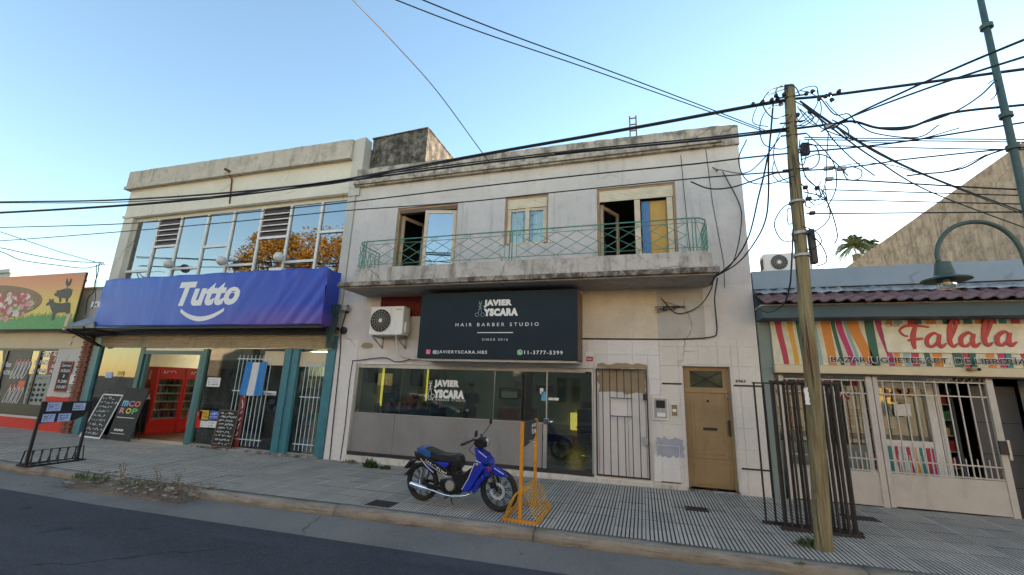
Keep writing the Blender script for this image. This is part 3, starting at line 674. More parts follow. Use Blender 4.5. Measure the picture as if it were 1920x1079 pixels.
# meter boxes
gm = thing('gas_meter_box', (.32, -.02, 1.24), 'larger white wall meter box with broken open front left of the brown door', 'meter box')
MB().box(.165, .20, -.035, 0, 1.24, 1.68).box(.43, .465, -.035, 0, 1.24, 1.68).box(.20, .43, -.035, 0, 1.64, 1.68).box(.20, .43, -.035, 0, 1.24, 1.28).build('box_frame', M['offwhite'], gm, bevel=.004)
box('box_back', M['silver'], gm, .20, .43, -.014, -.002, 1.28, 1.64); MB().box(.235, .40, -.03, -.014, 1.47, 1.61).build('meter', M['dark'], gm, bevel=.01)
box('label_strip', M['paper'], gm, .25, .40, -.018, -.014, 1.31, 1.38)
gm2 = thing('small_meter_box', (.56, -.02, 1.31), 'small ochre wall box beside the larger meter box, left of the brown door', 'meter box')
MB().box(.49, .515, -.03, 0, 1.31, 1.56).box(.615, .64, -.03, 0, 1.31, 1.56).box(.515, .615, -.03, 0, 1.535, 1.56).box(.515, .615, -.03, 0, 1.31, 1.335).build('box_frame', M['offwhite'], gm2)
box('box_back', M['wood'], gm2, .515, .615, -.014, -.002, 1.335, 1.535); box('keyhole_plate', M['paper'], gm2, .53, .60, -.02, -.014, 1.41, 1.46)
lc = thing('low_service_hatch', (.38, -.02, .15), 'low square service hatch with rusty lower edge beneath the grey paint patch', 'hatch')
MB().box(.15, .16, -.022, -.013, .15, .80).box(.61, .62, -.022, -.013, .15, .80).box(.16, .61, -.022, -.013, .79, .80).build('hatch_frame', M['offwhite'], lc)
box('hatch_panel', M['whitetile'], lc, .16, .61, -.018, -.013, .15, .62); box('rusty_edge', M['rust'], lc, .28, .62, -.026, -.013, .145, .165)
# the brown door
dr = MB().box(.75, .80, .09, .17, .08, 2.27).box(1.53, 1.58, .09, .17, .08, 2.27).box(.80, 1.53, .09, .17, 2.22, 2.27).box(.80, 1.53, .09, .17, 1.78, 1.85).build('front_door', M['wood'], b2, bevel=.004)
MB().box(.80, 1.53, .11, .15, .10, 1.78).box(.86, 1.47, .098, .112, .60, 1.72).box(.86, 1.47, .098, .112, .15, .52).build('door_leaf', M['wood'], dr, bevel=.008)
MB().box(.92, 1.41, .090, .099, .68, 1.66).build('raised_panel', M['wood'], dr, bevel=.006)
box('letter_flap', M['darkiron'], dr, 1.06, 1.30, .08, .092, 1.10, 1.15, .003); box('pull_handle', M['darkiron'], dr, 1.49, 1.53, .06, .10, 1.02, 1.30, .006)
MB().lathe([(.024, 0), (.024, .012), (.001, .016)], Matrix.Translation((1.17, .09, 1.63)) @ Matrix.Rotation(R(90), 4, 'X'), 12).build('peephole', M['darkiron'], dr)
box('fanlight_pane', mat('frosted_dark_glass', (.05, .06, .035), .15, var=.3, scale=10), dr, .88, 1.45, .13, .138, 1.88, 2.19)
b = MB()
for xa, za, xb, zb_ in ((.88, 1.88, 1.45, 2.19), (.88, 2.19, 1.45, 1.88)): b.tube([(xa, .115, za), (xb, .115, zb_)], .008, 5)
b.tube(smooth_curve([(.88, .115, 1.9), (1.165, .115, 2.0), (1.45, .115, 1.9)]), .006, 4); b.tube(smooth_curve([(.88, .115, 2.17), (1.165, .115, 2.07), (1.45, .115, 2.17)]), .006, 4)
b.sphere((1.165, .11, 2.035), .02, 8, 6); b.build('fanlight_grille', M['darkiron'], dr)
MB().box(.80, .88, .10, .15, 1.85, 2.22).box(1.45, 1.53, .10, .15, 1.85, 2.22).box(.88, 1.45, .10, .15, 1.85, 1.88).box(.88, 1.45, .10, .15, 2.19, 2.22).build('fanlight_frame', M['wood'], dr)
box('door_number_knob', M['chrome'], dr, 1.485, 1.53, .07, .09, 1.68, 1.74, .006)
MB().box(.73, 1.60, -.02, .15, .02, .08).build('doorstep', M['lip'], b2, bevel=.006)
box('plinth', M['sill'], b2, -.93, .73, -.02, 0, -.1, .11); box('plinth', M['sill'], b2, 1.60, XR, -.02, 0, -.1, .06)
tag(text('house_number', '6963', M['ink'], None or b2, 1.655, -.0155, 1.985, .17, .055, off=.02, ext=.002))
# ================================================================== roof-top things of the two houses
def ladder():
    t = thing('roof_ladder', (FX(1187, 250, .6), .6, 6.86), 'rusty brown ladder top standing above the parapet of the lilac house', 'ladder')
    x0, x1 = FX(1181, 240, .6), FX(1193, 240, .6); zt = FZ(1187, 218, .6)
    for x in (x0, x1): box('rail', M['rust'], t, x-.015, x+.015, .585, .615, 6.86, zt)
    me = MB().box(-(x1-x0)/2, (x1-x0)/2, -.01, .01, -.012, .012).mesh('rung', M['rust'])
    z = zt-.06
    while z > 6.9: inst('rung', me, ((x0+x1)/2, .6, z), t); z -= .17
ladder()
# ================================================================== barber sign box
sg = thing('barber_sign', (-2.92, -.33, 2.29), 'charcoal box sign with white barber lettering, hung under the balcony', 'sign')
sx0, sx1, sz0, sz1, sy = -4.63, -1.18, 2.30, 3.72, -.65
b = MB(); b.box(sx0, sx1, sy, -.02, sz0, sz1); b.build('sign_box', M['signblack'], sg, bevel=.01)
box('side_panel', mat('brown_side_board', (.16, .09, .055), .6, dirt=.4), sg, sx1, sx1+.012, sy+.02, -.02, sz0+.02, sz1-.02); box('bottom_edge', M['silver'], sg, sx0+.02, sx1-.02, sy+.05, -.03, sz0-.05, sz0)
yy = sy-.004
def sgx(px, py): return FX(px, py, yy)
def sgz(px, py): return FZ(px, py, yy)
javier(sg, sgx(906, 595), sgx(971, 592), sgz(938, 593), sgz(938, 562), yy, M['decal'], mat('grey_blue_ink', (.25, .33, .36), .5))
text('lettering', 'HAIR BARBER STUDIO', M['decal'], sg, sgx(854, 612), yy, sgz(932, 611)-.01, sgx(1010, 608)-sgx(854, 612), .07, space=1.7, ext=.001)
box('rule_line', M['decal'], sg, sgx(895, 624), sgx(962, 624), yy-.002, yy+.006, sgz(928, 624)-.008, sgz(928, 624)+.008)
text('lettering', 'SINCE 2016', M['decal'], sg, sgx(904, 638), yy, sgz(928, 638)-.012, sgx(952, 635)-sgx(904, 638), .045, space=1.6, ext=.001)
text('lettering', '@JAVIERYSCARA.HBS', M['decal'], sg, sgx(811, 664), yy, sgz(860, 664)-.01, sgx(913, 660)-sgx(811, 664), .085, space=1.3, off=.012, ext=.001)
text('lettering', '11-3777-5399', M['decal'], sg, sgx(983, 664), yy, sgz(1010, 664)-.01, sgx(1055, 660)-sgx(983, 664), .075, space=1.3, off=.012, ext=.001)
ix, iz = sgx(803, 660), sgz(803, 660)
box('camera_badge', mat('pink_badge', (.65, .05, .18), .4), sg, ix-.05, ix+.05, yy-.002, yy+.006, iz-.05, iz+.05, .002)
MB().tube(arc(ix, iz, .022, 0, 360, yy-.006, 12)[:-1], .004, 4, closed=True).tube([(ix-.034, yy-.006, iz-.034), (ix+.034, yy-.006, iz-.034), (ix+.034, yy-.006, iz+.034), (ix-.034, yy-.006, iz+.034)], .003, 4, closed=True).build('badge_outline', M['decal'], sg)
ix, iz = sgx(975, 661), sgz(975, 661)
MB().lathe([(.056, 0), (.056, .008)], Matrix.Translation((ix, yy+.006, iz)) @ Matrix.Rotation(R(90), 4, 'X'), 18).prism([(ix-.055, iz-.055), (ix-.02, iz-.045), (ix-.05, iz-.015)], yy-.002, yy+.006).build('phone_badge', mat('green_badge', (.03, .42, .16), .4), sg)
MB().tube(arc(ix, iz, .05, 0, 360, yy-.006, 16)[:-1], .005, 4, closed=True).tube(smooth_curve([(ix-.02, yy-.006, iz+.024), (ix-.012, yy-.006, iz-.01), (ix+.024, yy-.006, iz-.02)]), .008, 5).build('badge_outline', M['decal'], sg)
# ================================================================== the shop building with the blue banner
M['yelplaster'] = plaster('pale_yellow_plaster', (.66, .62, .53), (.28, .23, .17), .3, .25, lo=.58, hi=.82, blotch=.08)
M['greyplaster'] = plaster('pale_grey_plaster', (.52, .50, .46), (.22, .2, .17), .35, .3, lo=.56, hi=.8, blotch=.08)
M['band'] = plaster('weathered_roof_band', (.50, .455, .39), (.13, .105, .085), .6, .55, lo=.50, hi=.74, scale=2)
b1 = thing('shop_building', (-11.7, .15, gz(-11.7)), 'pale yellow shop building with a row of tall upper windows above the blue banner', 'shop building')
BL, BR = -16.15, -7.22
WN = (-15.72, -7.46, 3.4, 6.70)
FRONT = (-15.98, -7.24, -.3, 3.0)
MB().wall(BL, BR, 2.98, 7.70, [(WN[0], WN[1], 3.4, WN[3])], 0, .3).build('front_wall', M['yelplaster'], b1)
MB().box(BL, BL+.1, -.02, 9, -.3, 2.98).box(BR-.02, BR-.002, .0, 9, -.3, 2.98).box(BL, BL+.2, .3, 9, 2.98, 8.2).box(BR-.2, BR-.002, .3, 9, 2.98, 8.25).box(BL+.2, BR-.2, .3, 9, 7.5, 7.65).box(BL+.2, BR-.2, .3, 9, 3.0, 3.1).box(BL, BR-.002, 9, 9.2, -.3, 8.2).build('inner_shell', M['greyplaster'], b1)
rough_top(MB(), BL-.08, -7.45, -.12, .2, 7.80, 8.34, 8.30, 60, .008, seed=12).build('roof_band', M['band'], b1)
box('roof_band_ledge', M['band'], b1, BL-.12, -7.45, -.16, .2, 7.70, 7.80, .006)
rough_top(MB(), -7.45, BR+.12, -.05, .25, 6.62, 8.30, 8.36, 5, .008, seed=13).build('end_pier', M['greyplaster'], b1)
box('end_pier', M['greyplaster'], b1, -7.46, BR-.004, -.02, 0, 3.0, 6.62)
box('lintel_band', M['yelplaster'], b1, BL-.04, -7.46, -.04, 0, 6.72, 6.80)
box('spout', M['rust'], b1, FX(437, 330), FX(437, 330)+.05, -.32, -.05, 7.78, 7.84); MB().tube([(FX(437, 330)+.03, -.2, 7.8), (FX(437, 330)+.02, -.03, 7.6), (FX(432, 380), -.02, FZ(432, 385))], .02, 6).build('drain_pipe', M['rust'], b1)
# window band
wy = .15
tops = [(299.3, 410.8), (342.4, 406.6), (392.4, 401), (441.1, 395.5), (493.9, 389.9), (548.2, 384.3), (606, 377.5)]
mx_ = [WN[0]]+[FX(p[0], p[1]+10, wy) for p in tops]+[WN[1]]
wb = MB().box(WN[0], WN[1], .12, .20, 6.60, WN[3]).box(WN[0], WN[0]+.05, .12, .2, 3.4, 6.6).box(WN[1]-.05, WN[1], .12, .2, 3.4, 6.6).build('window_band', M['yelplaster'], b1)
me = MB().box(-.033, .033, -.04, .05, -1.6, 1.6).mesh('mullion', M['white'])
for x in mx_[1:-1]: inst('mullion', me, (x, wy, 5.0), wb)
MB().room(WN[0]-.1, WN[1]+.1, .3, 4.0, 3.2, 7.4).build('upper_room', mat('grey_office_wall', (.22, .23, .24), .8, var=.2, scale=2), b1)
M['louver'] = mat('brown_louvre_slat', (.075, .045, .042), .6, dirt=.3, var=.2)
zr_low = 5.0
rn = random.Random(5)
for i in range(8):
    a, c_ = mx_[i]+.04, mx_[i+1]-.04
    if i == 0: a += .01
    if i == 7: c_ -= .01
    if i in (1, 5):
        zt = 5.72; box('transom', M['white'], wb, a, c_, .11, .18, zt-.07, zt)
        rails = [zt+(6.58-zt)*k/5 for k in range(1, 5)]
        for k in range(5):
            z0_ = zt+(6.58-zt)*k/5; z1_ = zt+(6.58-zt)*(k+1)/5-.03
            MB().add([(a,.13,z0_),(c_,.13,z0_),(c_,.17,z1_),(a,.17,z1_),(a,.145,z0_),(c_,.145,z0_),(c_,.185,z1_),(a,.185,z1_)], [(0,1,2,3),(7,6,5,4),(0,4,5,1),(3,2,6,7)]).build('louvre_slat', M['louver'], wb)
            if k: box('louvre_rail', M['white'], wb, a, c_, .10, .13, z0_-.028, z0_)
        panes = [(3.45, zt-.07)]
    elif i in (3, 7):
        zt = 5.72 if i == 7 else 5.55; box('transom', M['white'], wb, a, c_, .11, .18, zt-.035, zt+.035); panes = [(zt+.035, 6.6), (3.45, zt-.035)]
    else:
        zt = 4.92; box('transom', M['white'], wb, a, c_, .11, .18, zt-.035, zt+.035); panes = [(zt+.035, 6.6), (3.45, zt-.035)]
    for z0_, z1_ in panes:
        t1, t2 = rn.uniform(-.004, .004), rn.uniform(-.004, .004)
        MB().add([(a,.15+t1,z0_),(c_,.15-t1,z0_),(c_,.15-t1+t2,z1_),(a,.15+t1+t2,z1_),(a,.158+t1,z0_),(c_,.158-t1,z0_),(c_,.158-t1+t2,z1_),(a,.158+t1+t2,z1_)], [(0,1,2,3),(7,6,5,4),(0,4,5,1),(3,2,6,7),(0,3,7,4),(1,5,6,2)]).build('pane', M['glass_up'], wb)
for (px, py), lab in (((321, 497), 'left most of the three white globe lamps before the upper windows'), ((420, 491), 'middle one of the three white globe lamps before the upper windows'), ((527, 484), 'white globe lamp nearest the lilac house, before the autumn reflection')):
    p = F(px, py, -.02); t = thing('globe_lamp', (p.x, .1, p.z), lab, 'wall lamp', 'white globe lamps before the upper windows')
    p = p+Vector((0, -.08, 0)); MB().sphere(p, .135, 16, 10).build('globe', mat('milky_glass_globe', (.62, .6, .56), .3, var=.1), t, smooth=True)
    MB().tube([(p.x, .11, p.z+.02), (p.x, .05, p.z-.04), p-Vector((0, 0, .07))], .012, 6).build('bracket', M['white'], t)
p = F(520, 503, -.3); box('air_box', M['white'], b1, p.x-.22, p.x+.2, -.36, 0, 4.3, 4.62, .01)
# roller shutter and its head
sh0, sh1 = 2.52, 2.85
xs0, xs1 = -15.66, -7.30
sh = box('roller_shutter', M['cream'], b1, xs0, xs1, -.02, .0, sh1, sh1+.02)
gapx0, gapx1 = FX(326, 640, -.05), FX(354, 640, -.05)
def shut(x0, x1, z0, z1, n):
    p = (z1-z0)/n; L = (x1-x0)/2; h = p*.5
    b = MB(); prof = [(-h, .006), (-h*.75, -.022), (0, -.034), (h*.55, -.026), (h, .006)]
    for xx in (-L, L):
        for z, y in prof: b.v.append((xx, y, z))
    for i in range(4): b.f.append((i, 5+i, 6+i, 1+i)); b.m.append(0)
    me = b.mesh('shutter_slat', M['shutter'])
    for i in range(n): inst('shutter_slat', me, ((x0+x1)/2, -.03, z0+(i+.5)*p), sh)
M['shutter'] = mat('tan_metal_shutter', (.58, .48, .32), .45, metal=.2, dirt=.5, var=.1)
shut(xs0, xs1, sh0, sh0+.19, 4); shut(xs0, gapx0, sh0+.19, sh1-.01, 3); shut(gapx1, xs1, sh0+.19, sh1-.01, 3)
MB().box(xs0, xs1, -.14, -.10, 2.865, 2.94).box(xs0, xs1, -.12, .0, 2.94, 2.98).build('shutter_head', M['darkiron'], b1)
MB().box(xs0-.3, xs1+.1, -.62, -.58, 2.98, 3.02).box(xs0-.3, xs1+.1, -.1, -.02, 3.0, 3.06).build('awning_beam', M['darkiron'], b1)
M['tealsheet'] = mat('crumpled_dark_teal_sheet', (.025, .06, .055), .5, dirt=.3)
b = MB(); rn = random.Random(6); n = 6
for i in range(n+1):
    for j in range(n+1): b.v.append((-7.42+.38*i/n*(.6+.4*j/n), -.28+rn.uniform(-.03, .03)+.1*(1-j/n), 2.55+1.05*j/n))
for i in range(n):
    for j in range(n): k = i*(n+1)+j; b.f.append((k, k+n+1, k+n+2, k+1)); b.m.append(0)
b.build('awning_end_sheet', M['tealsheet'], b1)
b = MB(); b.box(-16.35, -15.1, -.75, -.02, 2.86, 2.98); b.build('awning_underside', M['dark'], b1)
# shop front frames
z0f = gz(-11.7)-.02
sf = MB().box(-15.98, -15.72, -.03, .12, -.3, 2.86).build('shop_front', M['teal2'], b1); box('door_frame', M['teal2'], sf, -7.47, BR-.004, -.035, .12, -.3, 2.86)
dL, dR = FX(262, 700), FX(376, 700)
jambL, jambR = FX(243, 760), FX(352, 750)
box('door_frame', M['teal'], sf, dL-.14, dL+.02, -.02, .12, -.3, 2.50); box('door_frame', M['teal'], sf, dR-.02, dR+.12, -.02, .12, -.3, 2.50); box('door_frame', M['teal'], sf, dL+.02, dR-.02, -.015, .11, 2.34, 2.44)
box('inner_jamb', M['teal2'], sf, dR-.16, dR-.06, .02, .12, z0f, 2.34)
box('inner_jamb', M['teal'], sf, dL+.05, dL+.13, .02, .12, z0f, 2.34)
box('door_header', M['alu'], sf, dL+.02, dR-.02, 0, .08, 2.44, 2.50)
xa1, xa2 = FX(520, 760), FX(549, 760)
for k in range(4):
    t = (xa2-xa1)/4; MB().prism([(xa1+k*t, 0), (xa1+k*t+t, 0), (xa1+k*t+t, 2.52-z0f), (xa1+k*t, 2.52-z0f)], -.05 if k % 2 else -.02, .05, Matrix.Translation((0, 0, z0f))).build('folding_shutter_leaf', M['teal2'], sf, bevel=.006)
panes = [(-15.72, dL-.14), (dR+.12, xa1), (xa2, -7.47)]
for a, c_ in panes:
    box('pane', M['glass_shop'], sf, a, c_, .04, .05, z0f+.08, 2.52); box('pane_sill', M['silver'], sf, a, c_, .0, .1, z0f-.04, z0f+.08)
box('step', M['lip'], sf, dR+.1, -7.25, -.10, .0, -.3, gz(-9)+.045); box('threshold', M['tile'], sf, dL, dR, -.02, .3, -.3, z0f+.03)
def bars(par, x0, x1, n, z0, z1, y, m, r=.009):
    me = MB().tube([(0, 0, -(z1-z0)/2), (0, 0, (z1-z0)/2)], r, 6).mesh('grille_bar', m)
    for i in range(n): inst('grille_bar', me, (x0+(x1-x0)*(i+.5)/n, y, (z0+z1)/2), par)
    for z in (z0+.15, (z0+z1)/2+.2, z1-.1): MB().box(x0, x1, y-.01, y+.01, z-.012, z+.012).build('grille_rail', m, par)
M['bargrey'] = mat('blue_grey_bar_paint', (.45, .56, .58), .5, dirt=.2)
bars(sf, FX(445, 760, .25), FX(513, 760, .25), 9, .1, 2.35, .022, M['bargrey']); bars(sf, FX(572, 760, .25), FX(610, 760, .25), 5, .1, 2.2, .022, M['bargrey'])
bars(sf, -15.3, -14.2, 8, .2, 2.2, .3, mat('dark_grey_bar_paint', (.08, .09, .08), .5))
# inside the shop
M['filltube'] = emit('added_fill_tube', (1.0, .97, .75), 22.0)  # tubes added only to brighten the dark shop interior
for x in (-14.6, -10.6): box('room_fill_tube', M['filltube'], b1, x-.7, x+.7, 3.6, 3.66, 2.70, 2.75)
M['shopwall'] = mat('yellowish_shop_wall', (.55, .52, .40), .8, var=.15, scale=1.5)
MB().room(-15.95, -7.3, .32, 4.4, -.12, 2.95).build('shop_room', M['shopwall'], b1)
box('shop_floor', mat('red_brown_floor_tile', (.12, .05, .035), .4, var=.2, scale=8), b1, -15.9, -7.35, .3, 5.4, -.119, z0f+.02)
# ------------------------------------------------------------------ things in the shop window
def fridge(loc, ang, label, brand):
    t = thing('drinks_fridge', loc, label, 'fridge', 'red drinks fridges inside the shop door'); T = Matrix.Translation(loc) @ Matrix.Rotation(ang, 4, 'Z')
    w_, d_, h_ = .78, .80, 2.02
    MB().box(-w_/2, -w_/2+.05, 0, d_, 0, h_, M=T).box(w_/2-.05, w_/2, 0, d_, 0, h_, M=T).box(-w_/2+.05, w_/2-.05, d_-.05, d_, 0, h_, M=T).box(-w_/2+.05, w_/2-.05, 0, d_, h_-.3, h_, M=T).box(-w_/2+.05, w_/2-.05, 0, d_, 0, .36, M=T).build('cabinet', M['red'], t, bevel=.01)
    dd = MB().box(-w_/2, -w_/2+.06, -.05, -.002, .36, h_-.3, M=T).box(w_/2-.06, w_/2, -.05, -.002, .36, h_-.3, M=T).box(-w_/2+.06, w_/2-.06, -.05, -.002, h_-.37, h_-.3, M=T).box(-w_/2+.06, w_/2-.06, -.05, -.002, .36, .43, M=T).build('door', M['red'], t)
    MB().box(-w_/2+.06, w_/2-.06, -.03, -.02, .43, h_-.37, M=T).build('door_pane', M['glass'], dd)
    for k in range(5):
        z = .45+k*.25; MB().box(-w_/2+.05, w_/2-.05, .03, d_-.06, z, z+.015, M=T).box(-w_/2+.05, w_/2-.05, .02, .03, z-.01, z+.03, M=T).build('shelf', M['white'], t)
        rn = random.Random(int(loc[0]*10)+k)
        for q in range(7):
            x = -w_/2+.12+q*.09; m_ = rn.choice(DR); T2 = T @ Matrix.Translation((x, .09, z+.015))
            MB().lathe([(.032, 0), (.034, .1), (.014, .17), (.014, .2)], T2, 8).build('bottle', m_, t, smooth=True)
    for k in range(4): MB().box(-w_/2+.04, w_/2-.04, -.015, 0, .06+k*.07, .09+k*.07, M=T).build('vent_slat', M['red'], t)
    if brand:        # bottle print and white script on the side that faces the street
        S = T @ Matrix.Translation((-w_/2-.004, d_/2, 0)) @ Matrix.Rotation(R(-90), 4, 'Z')
        MB().prism([(-.13, .95), (.13, .95), (.10, 1.2), (.14, 1.4), (.06, 1.62), (.05, 1.85), (-.05, 1.85), (-.06, 1.62), (-.14, 1.4), (-.10, 1.2)], -.002, .002, S).build('bottle_print', mat('dark_cola_red', (.18, .01, .008), .4), t)
        MB().prism([(-.05, 1.62), (.05, 1.62), (.04, 1.9), (-.04, 1.9)], -.004, .0, S).build('bottle_highlight', mat('pale_print', (.55, .42, .3), .5), t)
        MB().prism([(-.3, .05), (.3, .05), (.3, 1.0), (-.3, 1.0)], -.003, .001, S).build('dark_print', M['dark'], t)
        b = MB()
        sp = [[(-.20,1.12),(-.25,1.17),(-.29,1.10),(-.25,1.03),(-.18,1.06)], [(-.14,1.09),(-.18,1.07),(-.15,1.03),(-.12,1.07),(-.10,1.03),(-.06,1.10),(-.08,1.03),(-.03,1.08),(-.06,1.05),(-.03,1.03),(.02,1.08),(.0,1.03),(.04,1.06)],
              [(.12,1.12),(.05,1.18),(.02,1.05),(.10,1.02),(.14,1.07),(.17,1.04),(.16,1.09),(.14,1.04),(.19,1.05),(.22,1.18),(.2,1.04),(.25,1.07),(.28,1.03),(.27,1.08),(.3,1.04)], [(-.24,1.0),(0,.985),(.24,1.12)]]
        for pts in sp: b.tube([S @ v for v in smooth_curve([(x, -.006, z) for x, z in pts], 4)], .011, 4)
        b.build('script_logo', M['decal'], t)
    else:
        pass
    b = MB(); scribble(b, -w_/2+.15, w_/2-.15, h_-.24, h_-.08, -.004, 1, .015, T, 4); b.build('header_print', M['decal'], t)
DR = [mat('cola_bottle', (.06, .015, .01), .2, bmp=0), mat('orange_bottle', (.5, .18, .02), .2, bmp=0), mat('green_bottle', (.04, .2, .05), .2, bmp=0), mat('clear_bottle', (.35, .4, .45), .2, bmp=0)]
zfl = z0f+.03
def Gz(px, py, z): d = ray(px, py); return CAM+d*((z-CAM.z)/d.z)
KF, ang = Gz(271, 815, zfl), R(81)
FD = Vector((math.cos(ang), math.sin(ang), 0))
fridge(KF+FD*.39, ang, 'red drinks fridge with a bottle print on its side, just inside the shop door', True)
fridge(KF+FD*1.19, ang, 'second red drinks fridge standing deeper behind the first one', False)
def shelf_unit(x0, x1, y0, y1, z0, z1, n, label, cols, seed, group=None):
    t = thing('stocked_shelf', ((x0+x1)/2, (y0+y1)/2, z0), label, 'shelf', group)
    box('shelf_back', M['dark'], t, x0, x1, y1-.03, y1, z0, z1)
    for x in (x0, x1-.03): box('upright', M['silver'], t, x, x+.03, y0, y1-.03, z0, z1)
    rn = random.Random(seed)
    for k in range(n):
        z = z0+.08+(z1-z0-.1)*k/n; box('shelf_board', M['silver'], t, x0+.03, x1-.03, y0, y1-.03, z, z+.02)
        x = x0+.05; hmax = (z1-z0)/n-.06
        while x < x1-.16:
            w_ = rn.uniform(.07, .16); h_ = hmax*rn.uniform(.5, .95); box('packet', rn.choice(cols), t, x, x+w_-.012, y0+.03, y1-.08, z+.02, z+.02+h_); x += w_
    return t
PK = [mat('packet_%s' % nme, c_, .45, bmp=0) for nme, c_ in (('red', (.4, .03, .02)), ('blue', (.04, .10, .35)), ('yellow', (.55, .38, .05)), ('white', (.6, .6, .58)), ('green', (.05, .25, .08)), ('black', (.03, .03, .03)), ('pink', (.5, .15, .25)), ('brown', (.2, .1, .05)))]
shelf_unit(-11.2, -9.6, 2.6, 3.0, -.05, 1.9, 5, 'stocked grocery shelf seen through the wide shop pane behind the flag', PK, 3, 'stocked shelves inside the shops')
shelf_unit(-9.3, -7.7, 2.0, 2.4, -.05, 1.6, 4, 'stocked grocery shelf behind the narrow pane next to the white pillar', PK, 9, 'stocked shelves inside the shops')
cd_ = MB(); 
for k in range(4): cd_.box(-8.13+k*.155, -8.0+k*.155, .55, .6, .05, .85)
t = thing('pale_panels', (-7.85, .58, -.05), 'pale standing panels behind the narrow right pane of the shop', 'panels')
for k in range(3): box('panel', mat('pale_green_panel', (.42, .46, .34), .6), t, -8.12+k*.19, -7.95+k*.19, .55+.01*k, .59+.01*k, .0, .95, .004)
# flag with blue white blue bands, hung by its short side
M['fblue'] = mat('flag_sky_blue', (.03, .20, .52), .7, var=.1); M['fwhite'] = mat('flag_white', (.62, .64, .64), .7, var=.08)
fx0, fx1 = FX(459, 710, .02), FX(500, 700, .02); fz1, fz0 = FZ(480, 678, .02), FZ(480, 742, .02)
b = MB(); n, k = 24, 14
for j in range(k+1):
    for i in range(n+1):
        t_ = i/n; v_ = j/k; sag = .03*math.sin(t_*math.pi)*(1 if j == k else .3)
        b.v.append((fx0+(fx1-fx0)*t_+(.06*(1-v_))*(t_-.5)-.02*(1-v_), -.012+.018*math.sin(t_*17+v_*2)*(1-.5*v_), fz0+(fz1-fz0)*v_-sag))
for j in range(k):
    for i in range(n): q_ = j*(n+1)+i; b.f.append((q_, q_+1, q_+n+2, q_+n+1)); b.m.append(0 if (i < 8 or i >= 16) else 1)
fl = b.build('flag', [M['fblue'], M['fwhite']], None, smooth=True); tag(fl, 'blue and white banded flag hanging inside the shop window', 'flag')
for v in fl.data.vertices: v.co.y += .0
fl.location.y = .012 + fl.location.y - .03
def poster(name, px0, py0, px1, py1, y, m, label, rows=3, ink='ink', seed=1, cat='poster', group=None):
    a, c_ = F(px0, py0, y), F(px1, py1, y); x0, x1 = a.x, c_.x; z1, z0 = a.z, c_.z
    o = box(name, m, None, x0, x1, y-.003, y, z0, z1); tag(o, label, cat, group)
    if rows:
        b = MB(); w_, h_ = x1-x0, z1-z0; scribble(b, x0+w_*.08, x1-w_*.05, z0+h_*.1, z1-h_*.1, y-.0032, rows, h_/rows*.10, None, seed); b.build('print', M[ink], o)
    return o
poster('shop_notice', 390, 708, 411, 726, .03, M['paper'], 'small white notice stuck high on the wide shop pane', 3)
a = poster('promo_poster', 354, 769, 374, 803, .03, M['red'], 'red promotional poster low on the shop pane by the door', 3, 'decal', 5)
poster('promo_poster', 376, 769, 392, 788, .03, mat('orange_yellow_print', (.6, .36, .03), .5), 'orange yellow poster between the red and blue ones on the pane', 2, 'ink', 6)
poster('promo_poster', 393, 770, 408, 788, .03, mat('blue_print', (.04, .12, .42), .5), 'blue and white poster low on the shop pane left of the chalkboard', 2, 'decal', 7)
poster('price_sheet', 374, 789, 388, 802, .031, M['paper'], 'white sheet stuck below the orange yellow poster', 2, 'ink', 8)
poster('price_sheet', 390, 789, 406, 803, .031, M['paper'], 'white sheet stuck below the blue poster', 2, 'ink', 9)
poster('pane_note', 200, 698, 209, 709, .03, M['bluepaper'], 'tiny pale blue note on the left shop pane', 0); poster('pane_note', 221, 696, 231, 705, .03, PK[2], 'tiny yellow note on the left shop pane', 0)
M['sheetcream'] = mat('cream_paper_and_reflection', (.62, .52, .34), .8, var=.06, scale=2)
poster('painted_reflection', 498, 659, 538, 686, .03, M['sheetcream'], 'large cream painted reflection at the top of the wide pane beside the folding shutter', 0, cat='painted reflection')  # flat cream panels painted as sunlit houses reflected in the panes
poster('painted_reflection', 563, 660, 621, 689, .03, M['sheetcream'], 'large cream painted reflection at the top of the narrow pane by the white pillar', 0, cat='painted reflection')
o = poster('name_strip', 490, 733, 517, 742, .03, M['paper'], 'white strip with short dark capitals just right of the flag', 0, cat='name strip')
text('lettering', 'ROMEO', M['ink'], o, FX(492, 741, .03), .025, FZ(504, 741, .03), FX(516, 741, .03)-FX(492, 741, .03), .06, off=.02, ext=.001)
b = MB(); xx = FX(448, 800, .02); 
o = box('banner_strip', mat('dark_red_vinyl', (.16, .03, .03), .6), None, xx-.12, xx+.10, .012, .02, .05, 1.6); tag(o, 'tall dark red vertical strip on the wide pane beside the chalkboard', 'window strip')
b = MB(); scribble(b, -.75, .75, -.07, .07, 0, 1, .02, Matrix.Translation((xx-.01, .009, .85)) @ Matrix.Rotation(R(90), 4, 'Y'), 3); b.build('print', M['chalk'], o)
